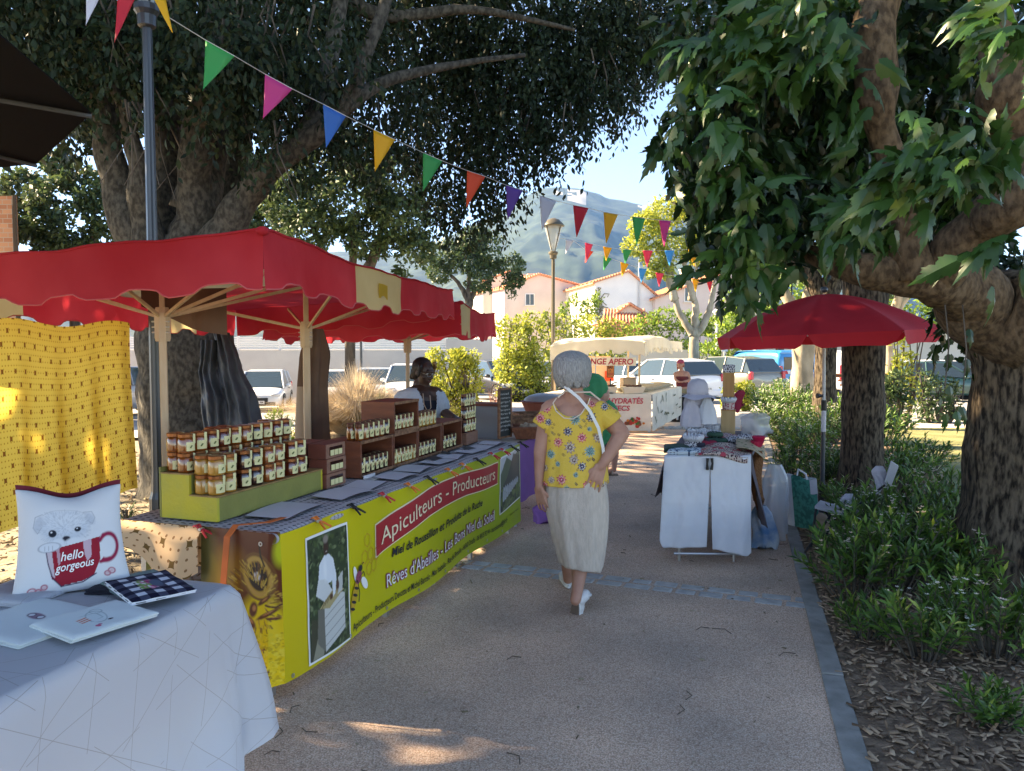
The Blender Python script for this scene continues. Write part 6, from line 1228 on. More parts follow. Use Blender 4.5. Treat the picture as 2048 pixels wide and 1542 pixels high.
# ================= PEOPLE =================
def sv(v): return Vector(v)
def hand(mb, wr, d, nrm, thumb, L=.17, curl=.35, spread=.12):
    """wr wrist, d direction of fingers, nrm back-of-hand normal, thumb side vector"""
    d = sv(d).normalized(); nrm = sv(nrm); nrm = (nrm-d*nrm.dot(d)).normalized(); th = sv(thumb); th = (th-d*th.dot(d)-nrm*th.dot(nrm)).normalized(); wr = sv(wr)
    pl = L*.52; w_ = L*.23
    for k in range(4):
        a = wr+th*(w_*.55*(1.2-k*.8)); b = wr+d*pl+th*(w_*(1.5-k)*.62); mb.cap(a, b, .014, .0125, 8)
        fl = L*(.42, .48, .45, .36)[k]; dd = (d+th*((1.5-k)*spread)).normalized(); p = b
        for j in range(3):
            ax = (dd*math.cos(curl*j*.9)-nrm*math.sin(curl*j*.9)).normalized(); q = p+ax*fl*(.42, .33, .25)[j]; mb.cap(p, q, .0088-.0008*j, .0082-.0008*j, 8); p = q
    b = wr+d*pl*.25+th*w_*.6; c = b+(d*.55+th*.8-nrm*.2).normalized()*L*.2; e = c+(d*.9+th*.35-nrm*.25).normalized()*L*.17; mb.cap(b, c, .014, .011, 8); mb.cap(c, e, .0105, .009, 8)
def face(mb, c, f, up, s=1.0):
    """head centred at c looking along f"""
    f = sv(f).normalized(); up = sv(up); up = (up-f*up.dot(f)).normalized(); r = f.cross(up); c = sv(c)
    R = Matrix((r, f, up)).transposed().to_quaternion(); q = lambda x, y, z: c+(r*x+f*y+up*z)*s
    mb.ell(q(0, -.008, .022), (.074*s, .092*s, .088*s), R, 20, 14).ell(q(0, .022, -.035), (.055*s, .066*s, .072*s), R, 18, 12).ell(q(0, .055, -.085), (.026*s, .028*s, .022*s), R)
    mb.cap(q(0, .088, .012), q(0, .106, -.024), .009*s, .014*s, 8).ell(q(0, .082, .030), (.05*s, .015*s, .010*s), R).ell(q(.012, .098, -.028), (.009*s, .01*s, .007*s), R).ell(q(-.012, .098, -.028), (.009*s, .01*s, .007*s), R)
    mb.ell(q(0, .080, -.052), (.024*s, .014*s, .007*s), R).ell(q(0, .079, -.063), (.020*s, .013*s, .007*s), R)
    for sg in (1, -1): mb.ell(q(.078*sg, -.006, -.005), (.008*s, .018*s, .030*s), R).ell(q(.045*sg, .05, -.025), (.022*s, .022*s, .02*s), R)
    return q, R
def facebits(t, q, R, s, skin_lip, eyec='eye_dark', lids=True):
    for sg in (1, -1):
        e = part('eye', MB().ell(q(.031*sg, .078, .006), (.012*s, .009*s, .008*s), R), 'eye_white', t, smooth=True); part('iris', MB().ell(q(.031*sg, .0845, .006), (.0055*s, .004*s, .0055*s), R), eyec, e)
        part('eyebrow', MB().cap(q(.018*sg, .088, .026), q(.048*sg, .075, .029), .003*s, .002*s, 6), 'hair_dark', t)
    part('lips', MB().ell(q(0, .088, -.055), (.021*s, .008*s, .005*s), R).ell(q(0, .087, -.062), (.018*s, .008*s, .005*s), R), skin_lip, t, smooth=True)
mat('skin_light', (.46, .235, .165), .55, (.40, .19, .13), 14, bump=.08, bs=120, spec=.4); mat('skin_dark', (.045, .022, .014), .45, (.06, .030, .02), 14, spec=.5); mat('lip_dark', (.10, .03, .03), .4); mat('lip_pink', (.42, .14, .12), .4)
mat('eye_white', (.6, .6, .58), .2); mat('eye_dark', (.02, .012, .01), .1); mat('hair_dark', (.012, .009, .008), .5); mat('hair_amber', (.22, .11, .03), .5); mat('hair_red', (.30, .06, .03), .6)
def hairmat(name, c, c2): m = mat(name, c, .45, c2, 40, bump=.9, bs=60, stretch=(5, 5, .6), spec=.5, det=6, lo=.3, hi=.7); return m
hairmat('hair_silver', (.52, .51, .50), (.26, .26, .26)); mat('shoe_white', (.62, .62, .62), .6, bump=.3, bs=200); mat('sole_dark', (.15, .11, .09), .7); mat('sole_white', (.7, .7, .68), .6)
mat('linen', (.54, .46, .39), .9, (.45, .385, .325), 60, bump=.35, bs=250, stretch=(1, 1, .25), sheen=.2); mat('strap_leather', (.66, .54, .44), .6)
matvc('print_blouse', .8, trans=.0, bump=.15, bs=150)
WY = 4.72
def W(px, py, dy=0): return P(px, py, WY+dy)
foot0 = W(1142, 1190, 0); foot0.z = 0
wom = thing('person', 'woman with silver bob, floral yellow blouse and long beige skirt, walking away', 'person', foot0)
body = MB(); hc = W(1144, 744); q, R = face(body, hc, (-.12, 1, -.05), (0, 0, 1), 1.02)
body.cap(W(1147, 770, -.02), W(1148, 806, -.01), .056, .066, 16)
body.ell(W(1150, 845), (.175, .115, .16), None, 20, 14).ell(W(1151, 905), (.165, .12, .17), None, 20, 14).ell(W(1152, 975), (.178, .125, .15), None, 20, 14)
body.cap(W(1148, 800), W(1100, 818), .055, .058, 14).cap(W(1148, 800), W(1202, 818), .055, .058, 14)
# arms
body.cap(W(1098, 824), W(1081, 905, -.03), .058, .044, 16).cap(W(1081, 905, -.03), W(1079, 962, -.05), .043, .030, 14).cap(W(1079, 962, -.05), W(1078, 975, -.06), .030, .024, 12)
hand(body, W(1078, 976, -.06), W(1086, 1012, -.07)-W(1078, 976, -.06), (-.75, -.65, 0), (.5, -.6, 0), L=.165, curl=.45)
body.cap(W(1206, 826), W(1243, 866, -.03), .061, .050, 16).cap(W(1243, 866, -.03), W(1212, 918, -.13), .050, .036, 14).cap(W(1212, 918, -.13), W(1201, 934, -.145), .034, .026, 12)
hand(body, W(1201, 934, -.147), W(1188, 968, -.16)-W(1201, 934, -.147), (.1, -1, .1), (-.9, -.2, .2), L=.165, curl=.28, spread=.14)
# legs
body.cap(W(1165, 985), W(1163, 1085, -.02), .085, .058, 16).cap(W(1163, 1085, -.02), W(1160, 1130, -.10), .056, .054, 14).cap(W(1160, 1130, -.10), W(1155, 1180, -.20), .054, .034, 14).cap(W(1155, 1180, -.20), W(1151, 1200, -.24), .034, .034, 12)
body.cap(W(1135, 985), W(1135, 1085, .12), .085, .055, 16).cap(W(1135, 1085, .12), W(1136, 1125, .22), .052, .048, 14).cap(W(1136, 1125, .22), W(1136, 1160, .30), .046, .032, 14)
part('body', fuse(body, .0055, 5), 'skin_light', wom, smooth=True); facebits(wom, q, R, 1.02, 'lip_pink')
# hair: bob
hr = MB(); n = 64
def bob(u, v):
    a = u*2*PI; z = v; dx, dy = math.cos(a), math.sin(a)
    if z < .55: ph = z/.55*PI/2; r = math.sin(ph); h = math.cos(ph)*.072
    else: k = (z-.55)/.45; r = 1+.07*math.sin(k*PI*.8)-.26*k**2.2; h = -k*.128
    front = max(0, dy)*(1 if z > .5 else 0); h = h+(front*.075*(z-.5)*2 if z > .5 else 0)
    jig = 1+.012*math.sin(a*41+z*5+noise.noise(Vector((a*3, z, 0)))*4)+.010*math.sin(a*23-z*3)+.02*noise.noise(Vector((dx*3, dy*3, z*2)))
    tl = .010*math.sin(a*11)*(v > .93)
    return hc+Vector((dx*.104*r*jig, dy*.108*r*jig-.008, .048+h+tl))
o = part('hair', sheet(bob, n*2, 26), 'hair_silver', wom, smooth=True); o.modifiers.new('s', 'SOLIDIFY').thickness = .012
for hm_, sd_ in (('sole_white', 0), ('hair_silver', 1)):
    hs_ = MB()
    for i in range(260):
        u = random.random(); v0 = random.random()*.35; of = random.uniform(.006, .010); hs_.tube([hc+(Vector(bob(u+.012*math.sin(v*5+i), v))-hc)*(1+of*9) for v in [v0+(1.0-v0)*k/8 for k in range(9)]], .0011, 3, cap=False)
    tag(part('hair_strands', hs_, 'hair_silver', wom), kind='stuff')
part('hair_nape', MB().ell(W(1146, 762, -.045), (.072, .05, .055)), 'hair_silver', wom, smooth=True)
part('glasses_arm', MB().tube([W(1176, 742, .02), W(1181, 738, .10)], .003, 5), 'black_plastic', wom)
# blouse
bl = MB(); secs = [(980, 1150, .205, .178), (955, 1149, .202, .175), (930, 1149, .194, .160), (895, 1150, .186, .130), (860, 1150, .186, .125), (830, 1149, .182, .115), (812, 1148, .160, .098), (800, 1148, .115, .080), (793, 1148, .07, .06)]
def blo(u, v):
    k = v*(len(secs)-1); i = min(int(k), len(secs)-2); f = k-i; a = u*2*PI; s = [secs[i][j]*(1-f)+secs[i+1][j]*f for j in range(4)]
    c = W(s[1], s[0]); fo = 1+(.035*(1-v)*math.sin(a*7+1)+.02*math.sin(a*15)*(1-v))+.03*noise.noise(Vector((math.cos(a)*2, math.sin(a)*2, v*4)))
    ca, sa = math.cos(a), math.sin(a); e = .8; x = math.copysign(abs(ca)**e, ca); y = math.copysign(abs(sa)**e, sa)
    return Vector((c.x+x*s[2]*fo, c.y+y*s[3]*fo, c.z+.008*math.sin(a*3)*(1-v)))
sol = sheet(blo, 72, 40); k = len(sol.v); top = [i*41+40 for i in range(73)]; bt = [i*41 for i in range(73)]
sol.f.append(tuple(top)); sol.f.append(tuple(bt[::-1]))
sol.cap(W(1110, 822), W(1086, 852, -.01), .070, .074, 18).cap(W(1192, 820), W(1222, 842, -.02), .074, .076, 18).cap(W(1120, 812), W(1176, 812), .062, .062, 14)
zh = W(0, 966).z; nb = W(1143, 793, -.115)
def keep(v):
    a = v[:, 2] > zh
    a &= ~((((v[:, 0]-nb.x)/.105)**2+((v[:, 2]-(nb.z-.0))/.118)**2 < 1) & (v[:, 1] < WY+.0))
    a &= ~(((v[:, 0]-nb.x)**2+(v[:, 1]-WY)**2 < .075**2) & (v[:, 2] > W(0, 812).z))
    for p, d in ((W(1085, 856, -.01), Vector((-.55, 0, -.84))), (W(1224, 846, -.02), Vector((.62, 0, -.78)))):
        r = (v-np.array(p))@np.array(d.normalized()); near = np.abs(v[:, 0]-p.x) < .13; a &= ~((r > 0) & near & (np.abs(v[:, 0]-W(1149, 0).x) > .175) & (v[:, 2] > p.z-.16))
    return a
B_ = fuse(sol, .0042, 6, keep); V = np.array(B_.v); col = np.ones((len(V), 3))*np.array((.68, .44, .07)); wx = (V[:, 0]/V[:, 1]*F+1024-1000)/.389; wz = ((1.6-V[:, 2])/WY*F+690-660)/.389
fl = [(240, 398, 26, 'p'), (388, 450, 30, 't'), (350, 512, 25, 'n'), (423, 543, 26, 'p'), (300, 568, 25, 'p'), (362, 592, 32, 'g'), (465, 612, 30, 't'), (382, 652, 27, 'g'), (425, 685, 24, 'n'), (263, 630, 24, 't'), (318, 750, 27, 'p'), (265, 756, 20, 'g'), (392, 725, 15, 't'), (250, 468, 20, 'n'), (475, 373, 22, 'p'), (470, 440, 28, 'n'), (507, 545, 27, 'g'), (482, 652, 17, 'l'), (415, 487, 17, 'l'), (432, 458, 16, 'l'), (335, 418, 14, 't'), (258, 358, 14, 'l'), (207, 450, 26, 'p'), (452, 778, 24, 'p'), (228, 600, 12, 'l'), (540, 390, 22, 'n'), (575, 372, 20, 'l'), (298, 675, 15, 't'), (345, 795, 20, 't'), (228, 700, 22, 'g'), (228, 790, 24, 'p'), (462, 500, 14, 't'), (292, 412, 14, 'l'), (520, 720, 22, 'g'), (270, 520, 14, 'l'), (455, 655, 14, 'l'), (395, 770, 14, 'l'), (540, 790, 22, 'g'), (500, 350, 13, 'l'), (590, 395, 14, 'p')]
fc = {'p': ((.56, .05, .10), (.75, .45, .42)), 't': ((.20, .36, .34), (.05, .12, .12)), 'n': ((.03, .03, .09), (.60, .58, .55)), 'g': ((.28, .18, .16), (.60, .52, .42)), 'l': ((.10, .055, .04), (.48, .36, .12))}
yy = V[:, 1]*40
for x, y, r, k in fl:
    dx, dy = wx-x, wz-y; d = np.hypot(dx, dy)/r; an = np.arctan2(dy, dx); c1, c2 = fc[k]
    if k == 'l': m1 = (np.abs(dx+dy)/(r*.9) < 1) & (np.abs(dx-dy)/(r*.55) < 1-.4*np.abs(dx+dy)/r); m2 = m1 & (np.abs(dx-dy) < 2.5)
    else: m1 = d < .80+.20*np.cos(an*(9 if k != 't' else 11)); m2 = m1 & ((np.abs(d-.55-.1*np.cos(an*9)) < .07) | (d < .14)); m3 = m1 & (d < .38) & (d > .2) & (np.sin(an*12) > 0); col[m1] = c1; col[m3] = (.05, .03, .03); col[m2] = c2; continue
    col[m1] = c1; col[m2] = c2
for x, y in RS.rand(60, 2)*np.array((420, 460))+np.array((200, 340)):
    d = np.hypot(wx-x, wz-y); mk = (d < 6) & (d > 3) & (col[:, 0] > .6); col[mk] = (.30, .17, .05)
col += (RS.rand(len(V), 1)-.5)*.03
o = part('blouse', B_, 'print_blouse', wom, smooth=True, cols=np.clip(col, 0, 1)); o.modifiers.new('s', 'SOLIDIFY').thickness = .003
part('neck_tie', MB().tube([W(1116, 795, -.09), W(1130, 782, -.075), W(1148, 785, -.085), W(1180, 784, -.06), W(1200, 800, -.04)], .0055, 6), 'strap_leather', wom)
part('blouse_binding', MB().tube([W(1113, 796, -.10), W(1106, 806, -.118), W(1112, 822, -.125), W(1128, 836, -.13), W(1146, 838, -.13), W(1162, 828, -.13), W(1176, 808, -.118), W(1180, 796, -.10)], .0035, 6), 'strap_leather', wom)
# bag strap
bs_ = MB(); pts = [W(1123, 768, -.06), W(1135, 777, -.10), W(1158, 796, -.125), W(1180, 822, -.138), W(1197, 856, -.142), W(1206, 895, -.135), W(1208, 925, -.11)]
for i in range(len(pts)-1):
    a, b = pts[i], pts[i+1]; d = (b-a).normalized(); s_ = Vector((d.z, 0, -d.x)).normalized()*.009; k = len(bs_.v); bs_.v += [tuple(a-s_), tuple(a+s_), tuple(b+s_), tuple(b-s_)]; bs_.f.append((k, k+1, k+2, k+3))
part('bag_strap', bs_, 'sole_white', wom, solid=.004)
# skirt
sk = [(945, 1150, .176, .150), (985, 1152, .192, .170), (1030, 1155, .190, .185), (1072, 1157, .172, .19), (1105, 1159, .150, .19), (1128, 1160, .132, .19)]
def skirt(u, v):
    k = v*(len(sk)-1); i = min(int(k), len(sk)-2); f = k-i; a = u*2*PI; s = [sk[i][j]*(1-f)+sk[i+1][j]*f for j in range(4)]; c = W(s[1], s[0]); e = .82; ca, sa = math.cos(a), math.sin(a)
    fo = 1+.026*math.sin(a*9+v*2)+.012*math.sin(a*17-v*3)*(.4+v)+.03*noise.noise(Vector((ca*1.6, sa*1.6, v*2.5)))-.03*math.exp(-((v-.18)/.1)**2)*math.sin(a*2)
    r = Vector((c.x+math.copysign(abs(ca)**e, ca)*s[2]*fo, c.y-.005+math.copysign(abs(sa)**e, sa)*s[3]*fo, c.z+(.045*max(0, -ca)+.012*math.sin(a*3))*v)); return r
o = part('skirt', sheet(skirt, 96, 36), 'linen', wom, smooth=True); o.modifiers.new('s', 'SOLIDIFY').thickness = .004
part('skirt_hem', MB().tube([skirt(i/60, .985)+Vector((0, 0, .0)) for i in range(61)], .0028, 5), 'linen', wom)
# shoes
def shoe(heel, toe, up, nm='shoe'):
    heel, toe, up = sv(heel), sv(toe), sv(up); d = (toe-heel); L = d.length; d.normalize(); up = (up-d*up.dot(d)).normalized(); s = d.cross(up); R = Matrix((s, d, up)).transposed().to_quaternion()
    u = fuse(MB().ell(heel+d*L*.18+up*.035, (.034, .045, .042), R).ell(heel+d*L*.45+up*.032, (.034, .07, .036), R).ell(heel+d*L*.75+up*.024, (.040, .06, .026), R).cap(heel+d*L*.15+up*.03, heel+d*L*.15+up*.085, .036, .036, 12), .005, 3)
    o = part(nm, u, 'shoe_white', wom, smooth=True); mb = MB(); m = 18
    def sole(off, k): return [heel+d*(L*.5+math.sin(a)*L*.53)+s*(math.cos(a)*(.034+.008*math.sin(a)-.006*math.exp(-((math.sin(a)+.1)/.3)**2))*k)+up*off for a in [2*PI*i/m for i in range(m)]]
    A1, A2, A3 = sole(.012, 1.0), sole(-.006, 1.03), sole(-.014, .92); part('midsole', MB().add(A1+A2, [(i, (i+1) % m, m+(i+1) % m, m+i) for i in range(m)]+[tuple(range(m))]), 'sole_white', o); part('outsole', MB().add(A2+A3, [(i, (i+1) % m, m+(i+1) % m, m+i) for i in range(m)]+[tuple(range(m, 2*m))[::-1]]), 'sole_dark', o)
    part('collar', MB().tube([heel+d*L*.15+up*.088+Vector((math.cos(a)*.034, math.sin(a)*.034, 0)) for a in [2*PI*i/14 for i in range(15)]], .007, 6), 'shoe_white', o)
hl = W(1152, 1200, -.24); shoe(hl+Vector((0, -.01, .0)), Vector((hl.x-.02, hl.y+.05, .03)), (.1, -.75, .55)) if False else shoe(W(1154, 1197, -.24), W(1149, 1244, -.17), (.62, .62, .45))
c = W(1136, 1176, .33); shoe(Vector((c.x, c.y-.06, .015)), Vector((c.x-.02, c.y+.2, .012)), (0, 0, 1))
# ---- second customer, in green ----
GY = 9.5
def Gp(px, py, dy=0): return P(px, py, GY+dy)
g = thing('person', 'person in a green T-shirt bending over the stall behind the woman, bare legs showing', 'person', (Gp(1215, 0).x, GY, 0)); b = MB(); hc2 = Gp(1158, 748, .05); q, R = face(b, hc2, (-.75, .2, -.6), (-.6, 0, .8), 1.0)
b.cap(Gp(1170, 758), Gp(1180, 768), .055, .06).ell(Gp(1192, 790), (.17, .15, .17)).ell(Gp(1205, 830), (.16, .14, .18)).ell(Gp(1212, 870), (.16, .15, .14))
b.cap(Gp(1180, 775, -.16), Gp(1172, 830, -.2), .05, .042).cap(Gp(1172, 830, -.2), Gp(1140, 850, -.15), .038, .028); hand(b, Gp(1139, 851, -.15), (-1, .1, -.3), (0, 0, 1), (0, -1, 0)); b.cap(Gp(1180, 775, .16), Gp(1165, 830, .2), .05, .042).cap(Gp(1165, 830, .2), Gp(1135, 845, .2), .038, .028); hand(b, Gp(1134, 846, .2), (-1, .1, -.3), (0, 0, 1), (0, 1, 0))
for dx, dy in ((14, -.08), (-2, .16)): b.cap(Gp(1214+dx*.4, 870, dy), Gp(1216+dx, 905, dy), .08, .052).cap(Gp(1216+dx, 905, dy), Gp(1214+dx, 938, dy), .052, .032).cap(Gp(1214+dx, 938, dy)+Vector((0, 0, -.01)), Vector((Gp(1203+dx, 0, dy).x, GY+dy, .035)), .032, .028)
part('body', fuse(b, .008, 4), 'skin_light', g, smooth=True); facebits(g, q, R, 1, 'lip_pink')
mat('tee_green', (.015, .26, .11), .85, (.012, .22, .09), 6, bump=.3, bs=18); mat('shorts_dark', (.05, .06, .08), .85); mat('sandal', (.38, .30, .24), .7)
def kg(v): return (v[:, 2] > Gp(0, 892).z) & ((v[:, 0]-Gp(1166, 0).x)*.8+(v[:, 2]-Gp(0, 756).z)*-.6 > -.02)
part('t_shirt', fuse(MB().ell(Gp(1186, 778), (.19, .19, .20)).ell(Gp(1206, 832), (.20, .18, .22)).ell(Gp(1213, 875), (.19, .18, .18)).cap(Gp(1182, 778, -.15), Gp(1177, 812, -.19), .075, .07).cap(Gp(1182, 778, .15), Gp(1177, 812, .19), .075, .07), .01, 4, kg), 'tee_green', g, smooth=True)
part('shorts', fuse(MB().ell(Gp(1214, 885), (.17, .16, .12)).cap(Gp(1216, 885, -.08), Gp(1220, 900, -.08), .095, .09).cap(Gp(1214, 885, .12), Gp(1215, 900, .14), .095, .09), .01, 3), 'shorts_dark', g, smooth=True)
part('hair', fuse(MB().ell(hc2+Vector((.025, 0, .03)), (.095, .088, .095)), .008, 2), 'hair_dark', g, smooth=True)
for dx, dy in ((14, -.08), (-2, .16)): x = Gp(1208+dx, 0, dy).x; so_ = part('sandal', MB().box((x, GY+dy, .012), (.25, .085, .022)), 'sole_dark', g, bevel=.01); part('sandal_strap', MB().tube([(x-.05, GY+dy-.045, .02), (x-.05, GY+dy, .075), (x-.05, GY+dy+.045, .02)], .011, 5).tube([(x+.05, GY+dy-.042, .02), (x+.06, GY+dy, .10), (x+.05, GY+dy+.042, .02)], .011, 5), 'sandal', so_)
# ---- honey vendor ----
VY = 6.95
def Vp(px, py, dy=0): return P(px, py-(13 if py > 775 else 0), VY+dy)
v = thing('person', 'dark-haired honey vendor with glasses and open light blue shirt behind the table', 'person', (Vp(840, 0).x, VY, 0)); b = MB(); hc3 = Vp(848, 745); fd = Vector((.72, -.62, -.22)); q, R = face(b, hc3, fd, (.12, -.05, 1), 1.06)
b.cap(Vp(838, 766, .02), Vp(838, 792, .02), .055, .06).ell(Vp(842, 820), (.19, .13, .17)).ell(Vp(842, 880), (.19, .15, .24)).ell(Vp(842, 950), (.2, .16, .2)).cap(Vp(838, 795), Vp(806, 806, .02), .065, .06).cap(Vp(840, 795), Vp(874, 800, -.02), .065, .06)
b.cap(Vp(804, 812, .02), Vp(800, 870, -.02), .055, .048).cap(Vp(800, 870, -.02), Vp(835, 888, -.22), .044, .03); hand(b, Vp(836, 888, -.22), (.8, -.5, -.1), (0, 0, 1), (-.4, -.8, 0)); b.cap(Vp(876, 808, -.02), Vp(890, 838, -.05), .055, .046).cap(Vp(890, 838, -.05), Vp(908, 848, -.20), .042, .028); hand(b, Vp(909, 848, -.20), (.7, -.6, -.3), (0, 0, 1), (-.5, -.6, 0))
for dx in (-.09, .09): b.cap((Vp(842, 0).x+dx, VY, .75), (Vp(842, 0).x+dx, VY+.02, .42), .085, .055).cap((Vp(842, 0).x+dx, VY+.02, .42), (Vp(842, 0).x+dx, VY+.05, .08), .05, .035)
part('body', fuse(b, .007, 4), 'skin_dark', v, smooth=True); facebits(v, q, R, 1.06, 'lip_dark')
mat('shirt_blue', (.42, .50, .58), .85, (.36, .44, .52), 30, bump=.3, bs=25, stretch=(4, 4, .4)); mat('top_navy', (.012, .016, .03), .8); mat('trousers', (.03, .035, .05), .85); mat('beads', (.45, .35, .25), .3); mat('thin_metal', (.3, .3, .3), .3, metal=.8)
part('top', fuse(MB().ell(Vp(843, 828), (.20, .14, .16)).ell(Vp(842, 885), (.20, .16, .24)), .009, 3, lambda a: a[:, 2] < Vp(0, 806).z), 'top_navy', v, smooth=True)
nv_ = np.array(Vp(858, 0)); f2 = Vector((.60, -.8, 0))
def ks(a):
    r = a-np.array(Vp(842, 830)); fr = r[:, 0]*f2.x+r[:, 1]*f2.y; sd = r[:, 0]*f2.y*-1+r[:, 1]*f2.x; wz_ = .02+.04*np.clip((r[:, 2]+.25)/.35, 0, 1.6)
    return ~((fr > .05) & (np.abs(sd) < wz_)) & (a[:, 2] < Vp(0, 788).z) & (a[:, 2] > .72) & (a[:, 2] > -9)
part('shirt', fuse(MB().ell(Vp(842, 822), (.235, .16, .175)).ell(Vp(842, 885), (.235, .18, .26)).cap(Vp(838, 797), Vp(804, 810, .02), .072, .072).cap(Vp(840, 797), Vp(876, 806, -.02), .072, .07).cap(Vp(804, 812, .02), Vp(801, 842, 0), .076, .075).cap(Vp(876, 808, -.02), Vp(884, 824, -.03), .074, .074), .008, 3, ks), 'shirt_blue', v, smooth=True, solid=.004)
part('trousers', fuse(MB().ell(Vp(842, 965), (.2, .16, .15)).cap((Vp(842, 0).x-.09, VY, .72), (Vp(842, 0).x-.09, VY+.05, .12), .10, .06).cap((Vp(842, 0).x+.09, VY, .72), (Vp(842, 0).x+.09, VY+.05, .12), .10, .06), .012, 2), 'trousers', v, smooth=True)
h = MB().ell(q(0, -.035, .040), (.094, .100, .092), R).ell(q(0, -.06, -.01), (.085, .07, .09), R).cap(q(.085, .03, .06), q(.088, .03, -.02), .02, .014).cap(q(0, -.11, -.04), q(0, -.13, -.07), .04, .03)
part('hair', fuse(h, .008, 2), 'hair_dark', v, smooth=True); part('hair_front', fuse(MB().cap(q(-.05, .06, .095), q(-.088, .03, .0), .018, .012).cap(q(-.02, .075, .10), q(-.07, .06, .06), .016, .012), .006, 2), 'hair_amber', v, smooth=True)
gl = MB()
for sg in (1, -1): gl.tube([q(.032*sg+.024*math.cos(a), .101, .004+.017*math.sin(a)) for a in [2*PI*i/16 for i in range(17)]], .002, 5); gl.tube([q(.056*sg, .10, .006), q(.082*sg, .0, .01)], .002, 5)
gl.tube([q(-.008, .103, .006), q(.008, .103, .006)], .002, 5); part('glasses', gl, 'thin_metal', v)
part('necklace', MB().tube([Vp(846, 800, -.12), Vp(848, 822, -.17), Vp(856, 838, -.18), Vp(862, 828, -.17), Vp(860, 804, -.12)], .004, 5), 'beads', v)
# ---- far vendor ----
XY = 18.6
def Xp(px, py, dy=0): return P(px, py, XY+dy)
x_ = thing('person', 'stallholder in a raspberry cap, dark red strap top and khaki trousers by the black bin', 'person', (Xp(1363, 0).x, XY, gz(0, XY))); b = MB(); hc4 = Xp(1361, 729); q, R = face(b, hc4, (-.55, -.8, -.15), (0, 0, 1), 1)
b.cap(Xp(1362, 736), Xp(1363, 744), .05, .055).ell(Xp(1363, 752), (.17, .11, .14)).ell(Xp(1364, 766), (.14, .11, .17)).ell(Xp(1365, 779), (.165, .13, .13)).cap(Xp(1363, 744), Xp(1351, 748), .05, .05).cap(Xp(1363, 744), Xp(1375, 747), .05, .05)
b.cap(Xp(1350, 749), Xp(1351, 760, -.05), .042, .036).cap(Xp(1351, 760, -.05), Xp(1359, 764, -.16), .034, .026).cap(Xp(1376, 748), Xp(1379, 760), .044, .038).cap(Xp(1379, 760), Xp(1368, 763, -.14), .036, .026); hand(b, Xp(1368, 763, -.14), (-1, -.3, 0), (0, 0, 1), (0, -1, 0)); hand(b, Xp(1359, 764, -.16), (1, -.2, 0), (0, 0, 1), (0, -1, 0))
gy_ = gz(0, XY)
for dx in (-.09, .09): b.cap((Xp(1365, 0).x+dx, XY, .35), (Xp(1365, 0).x+dx, XY, -.0), .08, .055).cap((Xp(1365, 0).x+dx, XY, 0), (Xp(1365, 0).x+dx, XY, gy_+.08), .05, .035)
part('body', fuse(b, .01, 4), 'skin_light', x_, smooth=True); facebits(x_, q, R, 1, 'lip_pink')
mat('cap_pink', (.42, .06, .10), .8); mat('top_red', (.12, .018, .025), .8); mat('khaki', (.20, .19, .12), .85)
part('strap_top', fuse(MB().ell(Xp(1363, 756), (.18, .12, .11)).ell(Xp(1364, 767), (.155, .125, .17)), .01, 3, lambda a: a[:, 2] < Xp(0, 748).z), 'top_red', x_, smooth=True)
part('trousers', fuse(MB().ell(Xp(1365, 781), (.175, .14, .12)).cap((Xp(1365, 0).x-.09, XY, .33), (Xp(1365, 0).x-.09, XY, gy_+.05), .10, .075).cap((Xp(1365, 0).x+.09, XY, .33), (Xp(1365, 0).x+.09, XY, gy_+.05), .10, .075), .012, 2), 'khaki', x_, smooth=True)
part('cap', fuse(MB().ell(q(0, -.01, .06), (.088, .10, .065), R).ell(q(0, .09, .058), (.06, .07, .012), R), .008, 2), 'cap_pink', x_, smooth=True); part('hair', fuse(MB().ell(q(0, -.045, -.01), (.085, .065, .09), R).cap(q(.07, 0, 0), q(.08, -.02, -.12), .03, .02), .008, 2), 'hair_red', x_, smooth=True)
